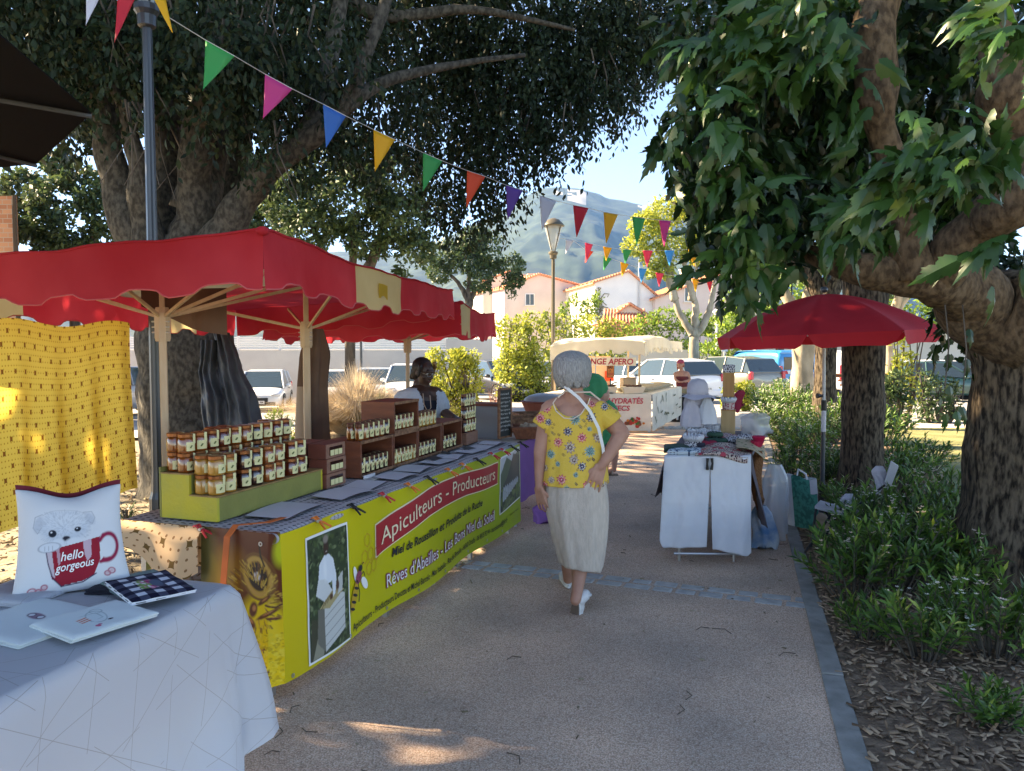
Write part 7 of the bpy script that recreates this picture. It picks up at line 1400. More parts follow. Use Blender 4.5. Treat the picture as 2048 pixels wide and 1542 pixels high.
# ================= CARS =================
mat('tyre', (.02, .02, .02), .8); mat('rim', (.45, .46, .48), .35, metal=.8); mat('car_glass', (.035, .055, .06), .05, spec=.8, coat=.5); mat('trim_black', (.02, .02, .022), .5); mat('lamp_clear', (.6, .62, .65), .1, spec=.8); mat('lamp_red', (.55, .03, .05), .2, spec=.7); mat('plate_white', (.75, .75, .74), .5); mat('plate_blue', (.02, .06, .4), .5)
for nme, c in (('paint_white', (.72, .74, .76)), ('paint_silver', (.36, .37, .39)), ('paint_sage', (.17, .17, .14)), ('paint_lightgreen', (.42, .47, .44)), ('paint_blue', (.01, .26, .58)), ('paint_dkgreen', (.015, .07, .065)), ('paint_dark', (.03, .032, .04)), ('paint_paleblue', (.45, .55, .66))): mat(nme, c, .35, spec=.5, coat=.8, metal=.15 if nme != 'paint_white' else 0)
def car(label, x, y, yaw, L, Wd, H, paint, kind='hatch', plate='', lower=None, emblem=None, grille=True):
    """built round its own origin, nose toward +x, then placed"""
    t = thing('parked_car', label, 'van' if kind == 'van' else 'car', (0, 0, 0)); hw = Wd/2; gc = .20; bz = .52*H+.08 if kind != 'van' else .50*H
    if kind == 'van': st = [(0, .28, .86, .95), (.02, .24, .98, .98), (.10, .22, .99, 1), (.3, .22, .99, 1), (.66, .22, .98, 1), (.80, .22, .80, 1), (.9, .22, .66, .98), (.97, .24, .56, .92), (1.0, .32, .48, .80)]
    elif kind == 'sedan': st = [(0, .34, .60, .86), (.03, .25, .66, .94), (.12, .22, .68, 1), (.3, .22, .68, 1), (.66, .22, .66, 1), (.80, .22, .60, .98), (.92, .23, .53, .93), (.98, .26, .46, .85), (1, .32, .42, .76)]
    else: st = [(0, .34, .60, .88), (.02, .25, .68, .95), (.08, .22, .70, 1), (.3, .22, .66, 1), (.66, .22, .63, 1), (.78, .22, .60, 1), (.90, .23, .53, .95), (.97, .26, .46, .86), (1, .33, .42, .76)]
    def hh(v): return v if v > 1 else v*H
    mb = MB(); ring = 12; xs = [-L/2+L*s[0] for s in st]
    for i, s in enumerate(st):
        zb, zt, w_ = s[1], s[2]*H, s[3]*hw; zm = zb+(zt-zb)*.5
        pts = [(-w_*.86, zb), (-w_*.97, zb+.08), (-w_*1.0, zm), (-w_*.97, zt-.08), (-w_*.90, zt-.01), (-w_*.4, zt+.015), (w_*.4, zt+.015), (w_*.90, zt-.01), (w_*.97, zt-.08), (w_*1.0, zm), (w_*.97, zb+.08), (w_*.86, zb)]
        mb.v += [(xs[i], a, b) for a, b in pts]
    n = 12
    mb.f = [(i*n+j, i*n+(j+1) % n, (i+1)*n+(j+1) % n, (i+1)*n+j) for i in range(len(st)-1) for j in range(n)]+[tuple(range(n))[::-1], tuple((len(st)-1)*n+j for j in range(n))]
    part('body', mb, paint, t, smooth=True, sub=1)
    # greenhouse: stations (fraction, roof height fraction) ; belt height from body
    if kind == 'van': gh = [(.015, .97), (.05, 1), (.4, 1.0), (.66, .97), (.84, .66)]; roofr = (0, 3)
    elif kind == 'sedan': gh = [(.10, .67), (.24, .94), (.40, 1), (.56, .97), (.75, .63)]; roofr = (1, 3)
    else: gh = [(.015, .68), (.10, .955), (.32, 1), (.55, .975), (.77, .61)]; roofr = (1, 3)
    def belt(f):
        for (a, b) in zip(st, st[1:]):
            if a[0] <= f <= b[0]: k = (f-a[0])/(b[0]-a[0]); return (a[2]+(b[2]-a[2])*k)*H
    G = []
    for f, zf in gh:
        b = belt(f)-.03; z = max(zf*H, b+.02); k = (z-b)/(H-b+1e-6); wb = hw*.93; wt = hw*(.93-.20*k); x1 = -L/2+L*f; G.append([(x1, -wb, b), (x1, -wt, z), (x1, wt, z), (x1, wb, b)])
    g = MB(); g.v = [p for q in G for p in q]; m = len(G)
    g.f = [(i*4+j, i*4+j+1, (i+1)*4+j+1, (i+1)*4+j) for i in range(m-1) for j in (0, 1, 2)]+[(0, 3, 2, 1), tuple((m-1)*4+j for j in range(4))]
    if kind == 'van': part('cabin', g, paint, t, bevel=.03)
    else: part('glazing', g, 'car_glass', t, bevel=.02)
    if kind != 'van':
        rb = MB(); k0, k1 = roofr
        for i in range(k0, k1): A, B2 = G[i], G[i+1]; rb.hexa([(A[1][0], A[1][1]-.008, A[1][2]-.03), (B2[1][0], B2[1][1]-.008, B2[1][2]-.03), (B2[2][0], B2[2][1]+.008, B2[2][2]-.03), (A[2][0], A[2][1]+.008, A[2][2]-.03)], [(A[1][0], A[1][1]+.03, A[1][2]+.022), (B2[1][0], B2[1][1]+.03, B2[1][2]+.022), (B2[2][0], B2[2][1]-.03, B2[2][2]+.022), (A[2][0], A[2][1]-.03, A[2][2]+.022)])
        part('roof', rb, paint, t, bevel=.012); pl = MB()
        for i in range(m-1):
            for a, sg in ((0, -1), (3, 1)):
                p0, p1 = Vector(G[i][a]), Vector(G[i][1 if a == 0 else 2]); q0_, q1_ = Vector(G[i+1][a]), Vector(G[i+1][1 if a == 0 else 2]); o_ = Vector((0, sg*.006, 0))
                pl = MB()
                if i == 0: pl.tube([p1+o_, p0+o_], .045, 6)
                elif i in (1, 2): mid = (p0+o_, p1+o_); pl.tube([mid[0], mid[1]], .03 if i == 2 else .04, 6)
                if i == m-2: pl.tube([p1+o_, q0_+o_], .035, 6)
                if pl.v: part('pillar', pl, paint, t)
    else:
        for sg in (-1, 1): part('rear_window', MB().box((-L/2+.035, sg*hw*.42, H*.74), (.05, hw*.62, H*.26)), 'car_glass', t, bevel=.02)
        part('windscreen', MB().hexa([(G[3][0][0]+.02, -hw*.78, G[3][0][2]), (G[4][0][0]+.02, -hw*.85, G[4][0][2]), (G[4][0][0]+.02, hw*.85, G[4][0][2]), (G[3][0][0]+.02, hw*.78, G[3][0][2])], [(G[3][1][0]-.01, -hw*.74, G[3][1][2]-.05), (G[4][0][0]-.08, -hw*.83, G[4][1][2]+.03), (G[4][0][0]-.08, hw*.83, G[4][1][2]+.03), (G[3][1][0]-.01, hw*.74, G[3][1][2]-.05)]), 'car_glass', t)
        for sg in (-1, 1): part('side_window', MB().box((-L/2+L*.66, sg*hw*.90, H*.76), (.75, .04, H*.24)), 'car_glass', t, bevel=.02)
    r = .31
    for fx in (.19, .80):
        for sg in (-1, 1):
            c = (-L/2+L*fx, sg*(hw-.10), r); wv = MB().tube([(c[0], c[1]-.09, r), (c[0], c[1]+.09, r)], r, 22); wh = part('wheel', wv, 'tyre', t, smooth=False, bevel=.02)
            rm = MB(); yy_ = c[1]+sg*.095
            rm.tube([(c[0], yy_-.01*sg, r), (c[0], yy_+.004*sg, r)], r*.22, 12)
            for k in range(6): a = k*PI/3; rm.tube([(c[0], yy_, r), (c[0]+math.cos(a)*r*.62, yy_, r+math.sin(a)*r*.62)], .028, 5)
            rm.tube([(c[0]+math.cos(k*PI/9)*r*.64, yy_, r+math.sin(k*PI/9)*r*.64) for k in range(19)], .02, 5); part('rim', rm, 'rim', wh)
            part('wheel_arch', MB().tube([(c[0]+math.cos(a)*(r+.055), sg*(hw+.0)-sg*.02, r+math.sin(a)*(r+.055)) for a in [PI*k/12 for k in range(13)]], .028, 6), 'trim_black', t)
    for sg in (-1, 1):
        part('headlight', MB().ell((L/2-.20, sg*hw*.68, H*.45), (.20, .20, .085)), 'lamp_clear', t, smooth=True); zt_r = H*(.60 if kind != 'van' else .52)
        part('tail_light', MB().box((-L/2+.06, sg*hw*.86, zt_r), (.14, .15, H*(.17 if kind != 'van' else .34))), 'lamp_red', t, bevel=.03)
        part('mirror', MB().ell((-L/2+L*.68, sg*(hw+.06), H*.64), (.09, .10, .07)), paint, t, smooth=True); part('door_handle', MB().box((-L/2+L*.42, sg*hw*1.0, H*.55), (.16, .03, .03)), 'trim_black', t)
    part('bumper', MB().box((L/2-.06, 0, .36), (.16, Wd*.72, .12)), 'trim_black', t, bevel=.03); part('bumper', MB().box((-L/2+.05, 0, .40), (.14, Wd*.86, .22)), lower or paint, t, bevel=.04)
    if grille: part('grille', MB().box((L/2-.01, 0, .50), (.06, Wd*.42, .15)), 'trim_black', t, bevel=.02)
    for e, zf in ((1, .42), (-1, .54 if kind != 'van' else .60)):
        p = part('number_plate', MB().box((e*(L/2+.035), 0, zf), (.02, .50, .11)), 'plate_white', t); part('plate_band', MB().box((e*(L/2+.047), -e*.235, zf), (.003, .035, .105)), 'plate_blue', p)
        if plate: part('plate_lettering', lettering(plate, (e*(L/2+.0455), -e*.20, zf-.032), (0, e, 0), (0, 0, 1), .09, off=.002, width=.41, bold=.02), 'ink_black', p)
    if emblem:
        for e, zf in ((1, .60), (-1, .84)):
            for k in range(2): part('emblem', MB().tube([(e*(L/2-.0), -.11, zf-.05+.06*k), (e*(L/2+.03), 0, zf+.03+.06*k), (e*(L/2), .11, zf-.05+.06*k)], .011, 5), 'rim', t)
    part('rear_wiper', MB().tube([(-L/2+.10, 0, H*.66), (-L/2+.14, .3, H*.74)], .01, 4), 'trim_black', t)
    t.location = (x, y, gz(x, y)+.012); t.rotation_euler = (0, 0, yaw); return t
def at(px, Y): return P(px, 690, Y).x
D = math.radians
car('white hatchback seen from the front with a dark grille, parked right of the dark tarpaulin', at(528, 29.6), 29.6, D(-80), 3.9, 1.75, 1.5, 'paint_white', plate='EN 445 RM', emblem=1)
car('silver estate car seen from behind, between the yellow curtain and the big trunk', at(245, 26), 26.5, D(72), 4.2, 1.78, 1.65, 'paint_silver', plate='FQ 898 EZ', emblem=1, lower='trim_black')
car('white car half hidden behind the brown canopy cover', at(655, 29.5), 30, D(-75), 3.9, 1.7, 1.5, 'paint_white', grille=True)
car('pale car glimpsed behind the pampas grass', at(735, 29), 30.5, D(-80), 3.9, 1.7, 1.5, 'paint_paleblue')
car('white car glimpsed beside the honey vendor', at(812, 27), 28, D(-85), 3.9, 1.7, 1.45, 'paint_white')
car('dark car partly hidden by shrubs right of the vendor', at(1000, 28), 28.5, D(-60), 4.0, 1.7, 1.45, 'paint_dark')
car('silver-white car behind the tall yellow-green shrub', at(1085, 27.5), 31, D(-100), 3.9, 1.7, 1.45, 'paint_silver')
car('white hatchback with its rear to the viewer behind the raspberry-capped stallholder', at(1335, 27), 27.2, D(118), 4.1, 1.75, 1.50, 'paint_white', plate='DB 612 FK', lower='paint_white')
car('grey-green estate car with red tail lights and light side, right of the white hatchback', at(1450, 29.5), 29.5, D(118), 4.4, 1.82, 1.62, 'paint_sage', plate='AH 412 WL')
car('pale blue car behind the cream stall, by its sign', at(1225, 30), 30.5, D(125), 3.9, 1.7, 1.45, 'paint_paleblue')
vn = car('bright blue delivery van with red and white chevrons across its back', at(1530, 31), 31, D(108), 4.2, 1.85, 1.90, 'paint_blue', kind='van', plate='BX 317 TR', lower='trim_black')
mat('chev_red', (.6, .03, .04), .5); mat('chev_white', (.75, .75, .75), .5)
ch = MB(); ch2 = MB()
for k in range(8):
    y0 = -.66+k*.165; (ch if k % 2 else ch2).hexa([(-2.115, y0, 1.02), (-2.115, y0+.16, 1.02), (-2.105, y0+.16, 1.02), (-2.105, y0, 1.02)], [(-2.115, y0+.06, 1.14), (-2.115, y0+.22, 1.14), (-2.105, y0+.22, 1.14), (-2.105, y0+.06, 1.14)])
for n_, m_, c_ in (('chevron', ch, 'chev_red'), ('chevron', ch2, 'chev_white')):
    me = bpy.data.meshes.new(n_); me.from_pydata(m_.v, [], m_.f); me.materials.append(M[c_]); o = bpy.data.objects.new(n_, me); COL.objects.link(o); o.parent = vn
car('dark green saloon seen from the side, right of the loose twiggy shrub', at(1868, 27.5), 27.5, D(-12), 4.3, 1.72, 1.40, 'paint_dkgreen', kind='sedan')
car('white car behind the dark green saloon', at(1930, 31), 32, D(-15), 4.1, 1.75, 1.50, 'paint_white')
car('white van seen between the grey trunk and the dark trunk', at(1690, 33), 34, D(95), 4.2, 1.8, 1.9, 'paint_white', kind='van')
# ================= FAR STALL =================
fb0 = P(1303, 800, 14.1); fx0, fy0 = fb0.x, 14.1; fz = -.0
SU = Vector((-1, .10, 0)).normalized(); SV = Vector((.40, .92, 0)).normalized()      # along the front to the left; along the right side
def S_(a, b, z): return Vector((fx0, fy0, z))+SU*a+SV*b
t = thing('market_table', 'long cream-draped stall table with red lettering for dried fruit under the cream canopy', 'table', S_(1, .5, 0)); HT = .70
mat('cream_banner', (.74, .69, .58), .75, (.66, .61, .51), 5, bump=.3, bs=8); mat('ink_crimson', (.55, .03, .06), .6); mat('sack', (.40, .34, .24), .85, (.30, .25, .17), 20)
part('front_banner', sheet(lambda u, v: S_(2.0*u, -.02+.012*math.sin(u*25)*v, HT-(HT-.03)*v), 60, 8), 'cream_banner', t, smooth=True)
part('side_banner', sheet(lambda u, v: S_(-.02-.012*math.sin(u*25)*v, 2.7*u, HT-(HT-.02-.08*u)*v-.0*u), 60, 8), 'cream_banner', t, smooth=True)
part('table_top', MB().hexa([S_(2, 0, HT-.02), S_(0, 0, HT-.02), S_(0, 2.7, HT-.02), S_(2, 2.7, HT-.02)], [S_(2, 0, HT+.01), S_(0, 0, HT+.01), S_(0, 2.7, HT+.01), S_(2, 2.7, HT+.01)]), 'cream_banner', t)
for a, b in ((.05, .05), (1.9, .05), (.05, 2.6), (1.9, 2.6)): part('leg', MB().box(S_(a, b, .33), (.04, .04, .66)), 'metal', t)
nrmF = Vector((SU.y, -SU.x, 0)); nrmF = nrmF if nrmF.y < 0 else -nrmF
def ftext(s_, a1, a0, z, size, wd=None, **k): return part('lettering', lettering(s_, S_(a1, -.035, z), -SU, (0, 0, 1), size, off=.004, width=wd, **k), 'ink_crimson', t)
ftext('FRUITS DÉSHYDRATÉS', 1.42, 0, .53, .14, 1.28, bold=.02, shear=.15); ftext('& FRUITS SECS', 1.25, 0, .40, .13, .87, bold=.02, shear=.15)
fr = MB(); rs = random.Random(4)
for i, cN in enumerate(('fruit_red', 'fruit_orange', 'fruit_brown', 'leaf_dot')): mat(cN, [(.5, .04, .03), (.65, .20, .03), (.22, .07, .03), (.05, .15, .03)][i], .6)
for k in range(26):
    a = .30+rs.gauss(0, .085); z = .20+rs.gauss(0, .04); r = rs.uniform(.02, .04); c = S_(a, -.037-.002*(k % 5), z); part('fruit_print', MB().add([c+(-SU)*(r*math.cos(q_))+Vector((0, 0, r*math.sin(q_))) for q_ in [2*PI*i/10 for i in range(10)]], [tuple(range(10))]), ('fruit_red', 'fruit_orange', 'fruit_brown', 'fruit_red', 'leaf_dot')[k % 5], t)
mat('tool_print', (.13, .14, .07), .7)
for k in range(20): b = .12+2.4*rs.random(); z = .14+.45*rs.random(); an_ = rs.random()*3; l = .09; d_ = SV*math.cos(an_)*l+Vector((0, 0, math.sin(an_)*l)); c = S_(-.034-.001*(k % 3), b, z); w2 = Vector((0, 0, .02))*abs(math.cos(an_))+SV*.016; part('motif_print', MB().add([c-d_-w2*.5, c+d_-w2, c+d_+w2, c-d_+w2*.5], [(0, 1, 2, 3)]), 'tool_print', t)
bgs = MB()
for k in range(13): a = S_(.18, .45+.165*k, HT+.06); bgs = MB().ell(a+SU*.25, (.34, .075, .06), Matrix.Rotation(math.atan2(SU.y, SU.x), 3, 'Z').to_quaternion()); tg_ = one('goods_bag', bgs, 'sack', f'transparent bag of dried goods, {on[k]} in the row along the cream stall', 'bag', 'bags of dried goods on the cream stall', smooth=True)
mat('tray_cream', (.62, .58, .48), .5); mat('dates', (.12, .05, .03), .6)
for i, (px, Y, w_, lb) in enumerate([(1220, 14.3, .34, 'cream plastic tub of dried dates, left one on the cream stall'), (1272, 14.25, .42, 'cream plastic tub of dark dried fruit, right one on the cream stall')]):
    c = Vector((P(px, 0, Y).x, Y, HT+.012)); t2 = thing('food_tub', lb, 'tub', c); part('tub', MB().hexa([c+Vector((x, y, 0)) for x, y in ((-w_*.4, -.12), (w_*.4, -.12), (w_*.4, .12), (-w_*.4, .12))], [c+Vector((x, y, .12)) for x, y in ((-w_*.5, -.17), (w_*.5, -.17), (w_*.5, .17), (-w_*.5, .17))]), 'tray_cream', t2, bevel=.01)
    ff = MB(); [ff.ell(c+Vector((rs.uniform(-w_*.35, w_*.35), rs.uniform(-.11, .11), .125+rs.random()*.02)), (.03, .018, .015)) for _ in range(26)]; tag(part('dried_fruit', ff, 'dates', t2, smooth=True), kind='stuff')
c = Vector((P(1262, 0, 15.2).x, 15.2, HT+.02)); t2 = thing('paper_box', 'plain beige carton standing on the far part of the cream stall', 'box', c); part('carton', MB().box(c+Vector((0, 0, .12)), (.27, .2, .24), .2), 'beige_canvas', t2, bevel=.005); part('flap', MB().box(c+Vector((0, -.1, .25)), (.27, .06, .006), .2), 'beige_canvas', t2)
c = Vector((P(1294, 0, 15.6).x, 15.6, HT+.02)); t2 = thing('scales', 'dark kitchen scales on the cream stall', 'scales', c); part('base', MB().box(c+Vector((0, 0, .04)), (.3, .26, .08), .2), 'black_plastic', t2, bevel=.01); part('pan', MB().box(c+Vector((0, 0, .11)), (.32, .28, .015), .2), 'metal', t2)
# sign BAR
c = Vector((P(1226, 0, 14.2).x, 14.2, HT+.01)); t2 = thing('bar_sign', 'small orange and black sign on a stand reading BAR, on the cream stall', 'sign', c); mat('sign_orange', (.62, .20, .05), .6)
zc = P(0, 741, 14.2).z; part('post', MB().tube([c, (c.x, c.y, zc-.15)], .012, 6), 'black_plastic', t2); part('foot', MB().lathe([(.06, 0), (.06, .012), (.02, .02)], c, 12), 'black_plastic', t2)
part('frame', MB().box((c.x, c.y, zc), (.135, .02, .26)), 'black_plastic', t2); bp2 = part('board', MB().box((c.x, c.y-.0115, zc), (.115, .004, .24)), 'sign_orange', t2)
part('lettering', lettering('BAR', (c.x-.048, c.y-.0145, zc+.035), (1, 0, 0), (0, 0, 1), .085, off=.001, width=.095, bold=.03), 'ink_black', bp2); part('lettering', lettering('A', (c.x-.02, c.y-.0145, zc-.02), (1, 0, 0), (0, 0, 1), .05, off=.001), 'ink_black', bp2); part('lettering', lettering('SODAS', (c.x-.05, c.y-.0145, zc-.085), (1, 0, 0), (0, 0, 1), .06, off=.001, width=.10, bold=.02), 'ink_red', bp2)
t2 = thing('display_board', 'tall peach-coloured display panels standing inside the cream stall', 'panel', (P(1200, 0, 15.3).x, 15.3, 0)); mat('panel_peach', (.70, .46, .30), .8, (.62, .38, .26), 3)
for a, b in ((1152, 1194), (1196, 1226)): x0, x1 = P(a, 0, 15.3).x, P(b, 0, 15.3).x; part('panel', MB().box(((x0+x1)/2, 15.3, (P(0, 712, 15.3).z+HT)/2), (x1-x0, .03, P(0, 712, 15.3).z-HT)), 'panel_peach', t2)
part('printed_block', MB().box((P(1224, 0, 15.2).x, 15.22, P(0, 752, 15.2).z), (.18, .02, .20)), 'flag_o', t2)
# cream canopy
ca_ = [S_(0.15, -.25, 1.0), S_(-.05, 2.6, 1.0), S_(2.3, 3.0, 1.0), S_(2.45, -.25, 1.0)]
zf_ = P(0, 684, 14).z; q4 = [Vector((P(1296, 0, 13.9).x, 13.9, zf_)), Vector((P(1352, 0, 17.2).x, 17.2, zf_+.0)), Vector((P(1150, 0, 17.4).x, 17.4, zf_-.02)), Vector((P(1102, 0, 14.3).x, 14.3, zf_-.08))]
cC, rC = canopy('cream stall canopy with scalloped edges and red MELANGE APERO lettering', q4, .26, ([], []), ['canvas_white', 'canvas_cream'], per=.30, sag=-.10, scal=.8, seed=9, peak=.10)
lt = q4[3]; ld = (q4[0]-q4[3]); ld.z = 0; ld.normalize()
part('fascia', sheet(lambda u, v: q4[3]+ld*(.28+1.3*u)+Vector((.0, .04, -.20-.15*v)), 8, 2), 'canvas_white', cC); part('lettering', lettering('MÉLANGE APERO', q4[3]+ld*.40+Vector((0, .03, -.325)), ld, (0, 0, 1), .15, off=.004, width=1.13, bold=.025, shear=.12), 'ink_crimson', cC)
cD, _ = canopy('second cream canopy jutting out behind the first, toward the plane tree', [Vector((P(1300, 0, 17.6).x, 17.6, zf_-.0)), Vector((P(1372, 0, 20).x, 20, zf_+.02)), Vector((P(1290, 0, 21).x, 21, zf_)), Vector((P(1230, 0, 18).x, 18, zf_))], .26, ([], []), ['canvas_white', 'canvas_cream'], per=.22, sag=-.04, scal=1.2, seed=12)
for px, Y, lb in ((1285, 15.2, 'slim pale pole at the right end of the cream stall'), (1262, 16.6, 'slim pale pole inside the cream stall'), (1112, 15.0, 'slim pole at the left end of the cream stall')):
    x = P(px, 0, Y).x; t2 = thing('canopy_pole', lb, 'pole', (x, Y, 0)); part('pole', MB().box((x, Y, .85), (.035, .035, 1.7)), 'pole_wood', t2); part('foot', MB().box((x, Y, gz(x, Y)+.02), (.14, .14, .03)), 'metal', t2)
# bin
x, Y = P(1366, 0, 17).x, 17.0; z = gz(x, Y); t2 = thing('waste_bin', 'tall black ribbed waste bin below the raspberry-capped stallholder', 'bin', (x, Y, z)); part('bin', MB().lathe([(.20, 0), (.225, .02), (.27, .56), (.275, .58)], (x, Y, z), 20), 'black_plastic', t2); part('rim', MB().lathe([(.275, .575), (.30, .58), (.30, .61), (.25, .615)], (x, Y, z), 20), 'black_plastic', t2)
for k in range(6): a = k*PI/3; part('rib', MB().tube([(x+.225*math.cos(a), Y+.225*math.sin(a), z+.04), (x+.275*math.cos(a), Y+.275*math.sin(a), z+.55)], .008, 4), 'black_plastic', t2)
# ================= SECOND STALL (purple cloth) =================
mat('purple_cloth', (.30, .13, .42), .85, (.26, .11, .37), 5, bump=.2, bs=12, trans=.2)
t = thing('market_table', 'table with a hanging purple cloth just beyond the honey stall', 'table', T(4.2, .3, 0)); tb_ = MB(); tbox(tb_, 3.45, 5.6, .02, .72, .725, .75); part('table_top', tb_, 'tabletop', t)
for s in (3.5, 4.5, 5.5): part('leg', MB().tube([T(s, .05, 0), T(s+.05, .62, .72)], .013, 6), 'metal', t); part('leg', MB().tube([T(s, .65, 0), T(s+.05, .06, .72)], .013, 6), 'metal', t)
def pc(u, v): return T(3.42+.0*u, .02+.72*u-.0, .755-.50*v)-TU*(.02+.02*math.sin(u*14)*v)
one('purple_cloth', sheet(pc, 30, 14), 'purple_cloth', 'purple cloth hanging over the near end of the stall beyond the honey table', 'cloth', smooth=True)
one('purple_cloth', sheet(lambda u, v: T(3.42+1.6*u, .0-.012*math.sin(u*24)*v-.01, .755-.52*v), 50, 14), 'purple_cloth', 'long front drop of the purple cloth, mostly behind the walking woman', 'cloth', smooth=True)
c = P(1085, 1018, 6.9); gather('purple_bag', 'pale purple bag on the ground under the purple cloth', 'bag', (c.x, 6.9), .0, .16, .10, .07, 4, 'purple_cloth', n=28, seed=4)
mat('basket_brown', (.26, .09, .045), .6, (.18, .06, .03), 40, bump=.5, bs=80)
bc = Vector((P(1050, 0, 6.85).x+.04, 6.95, .765)); t = thing('basket', 'reddish brown rectangular basket full of pale twists on the purple stall', 'basket', bc); w_ = .26; bk = MB()
def ring_(s, z): return [bc+Vector((x*s, y*s, z)) for x, y in ((-.14, -.12), (.18, -.10), (.18, .14), (-.14, .12))]
a, b_ = ring_(.8, 0), ring_(1.1, .10); bk.add(a+b_, [(3, 2, 1, 0), (0, 1, 5, 4), (1, 2, 6, 5), (2, 3, 7, 6), (3, 0, 4, 7)]); part('basket', bk, 'basket_brown', t, solid=.008); part('rim', MB().tube(b_+[b_[0]], .009, 6), 'basket_brown', t)
for k in range(22):
    u = k/22; e0 = b_[int(u*4) % 4].lerp(b_[(int(u*4)+1) % 4], u*4 % 1); f0 = a[int(u*4) % 4].lerp(a[(int(u*4)+1) % 4], u*4 % 1); part('slat', MB().tube([f0, e0], .005, 4), 'basket_brown', t)
tw_ = MB(); [tw_.tube([bc+Vector((rs.uniform(-.1, .14), rs.uniform(-.09, .1), .08)), bc+Vector((rs.uniform(-.1, .14), rs.uniform(-.09, .1), .12))], .012, 6) for _ in range(16)]; tag(part('twists', tw_, 'beige_canvas', t), kind='stuff')
for i, (px, Y, z, d_, lb) in enumerate([(1045, 7.6, .755, (.3, .25, .14), 'wooden crate behind the basket on the purple stall'), (1062, 8.2, .755, (.34, .3, .13), 'dark crate further back on the purple stall'), (1085, 7.9, .755, (.2, .2, .1), 'small brown tray on the purple stall')]):
    x = P(px, 0, Y).x; t = thing('wooden_crate', lb, 'crate', (x, Y, z)); part('base', MB().box((x, Y, z+.01), (d_[0], d_[1], .02), .3), 'crate_edge', t)
    for sg in (-1, 1): part('side', MB().box((x+sg*d_[0]/2*math.cos(.3), Y+sg*d_[0]/2*math.sin(.3), z+d_[2]/2), (.012, d_[1], d_[2]), .3), 'crate_edge', t); part('side', MB().box((x-sg*d_[1]/2*math.sin(.3), Y+sg*d_[1]/2*math.cos(.3), z+d_[2]/2), (d_[0], .012, d_[2]), .3), 'crate_edge', t)
x = P(1090, 0, 9.2).x; t = thing('wire_basket', 'round dark wicker tub with grey lining behind the woman', 'basket', (x, 9.2, .76)); part('tub', MB().lathe([(.20, 0), (.27, .16), (.29, .17), (.27, .18)], (x, 9.2, .76), 18), 'box_red', t); part('lining', MB().ell((x, 9.2, .93), (.25, .25, .10)), 'plastic_grey', t, smooth=True)
# ================= RIGHT STALL =================
R0 = P(1330, 1135, 5.62); R0 = Vector((R0.x, 5.62, 0)); RU = Vector((.985, -.03, 0)).normalized(); RV = Vector((.295, .955, 0)).normalized(); RA = math.atan2(RV.y, RV.x)-PI/2
def Rp(a, b, z): return R0+RU*a+RV*b+Vector((0, 0, z))
RZ = .785; t = thing('folding_table', 'folding table with metal feet under the white-clothed stall on the right', 'table', Rp(.3, .9, 0))
part('table_top', MB().hexa([Rp(0, 0, RZ-.03), Rp(.61, 0, RZ-.03), Rp(.61, 1.8, RZ-.03), Rp(0, 1.8, RZ-.03)], [Rp(0, 0, RZ-.008), Rp(.61, 0, RZ-.008), Rp(.61, 1.8, RZ-.008), Rp(0, 1.8, RZ-.008)]), 'tabletop', t)
for b in (.03, 1.7):
    for a in (.10, .50): part('leg', MB().tube([Rp(a, b, 0), Rp(a, b, RZ-.03)], .012, 8), 'metal', t)
    part('foot_bar', MB().tube([Rp(.06, b, .06), Rp(.54, b, .06)], .012, 8), 'metal', t)
mat('grey_cloth', (.11, .10, .12), .9, bump=.2, bs=30); mat('white_cloth', (.64, .66, .70), .85, (.55, .59, .65), 4, bump=.25, bs=10)
def dr(s):
    L = [.61, 1.8, .61, 1.8]; x = s*sum(L); return .015 if x < .61 else (.5 if x < 2.41 else (.4 if x < 3.02 else .36+.06*math.sin(x*5)))
drape('grey_tablecloth', [Rp(0, 0, 0), Rp(.61, 0, 0), Rp(.61, 1.8, 0), Rp(0, 1.8, 0)], RZ, dr, 'grey_cloth', folds=9, amp=.02, flare=.05, nper=180, nz=14, lbl='dark grey cloth covering the right stall table, hanging out at its left side', seed=8)
def wc(a0, a1, zb0, zb1, lab, k):
    def f(u, v):
        a = a0+(a1-a0)*u; zb = zb0+(zb1-zb0)*u; ed = .05*math.exp(-((u-(0 if k == 0 else 1))/.06)**2)
        if v < .12: q_ = v/.12; return Rp(a, .10*(1-q_)-.03, RZ+.008+.004*math.sin(u*9))
        h = (v-.12)/.88; cr = .006*math.sin((u+h*.3)*9)+.010*noise.noise(Vector((u*3, h*3, k)))+.010*math.sin(u*14+k+h*2)*h+.004*noise.noise(Vector((u*9, h*12, k))); lx = (-.02 if k == 0 else .03)*h*(u if k == 0 else 1-u)+(-.025*h*(1-u) if k == 0 else .012*h*u)
        rnd = .035*max(0, 1-u/.08)**2*(h > .9)*(k == 0)
        cre = .004*sum(math.exp(-((h-hh)/.008)**2) for hh in (.25, .5, .76))
        return Rp(a+lx, -.035-cr-cre-.035*h*(1-.3*h), RZ+.006-(RZ-zb)*h+ed*h*.5+rnd)
    one('white_cloth', sheet(f, 40, 60), 'white_cloth', lab, 'cloth', smooth=True, solid=.003)
wc(-.01, .325, .115, .125, 'left white cotton sheet hanging down the near end of the right stall', 0); wc(.32, .615, .11, .055, 'right white cotton sheet, hanging lower, on the near end of the right stall', 1)
for i, a in enumerate((.305, .335)): c = Rp(a, -.062, RZ-.04); one('clothes_peg', MB().tube([c+Vector((0, 0, .038)), c+Vector((-.004+.008*i, -.004, .0)), c+Vector((-.002, 0, -.045))], [.011, .008, .012], 8), 'black_plastic', ('left', 'right')[i]+' black peg joining the two white sheets', 'peg')
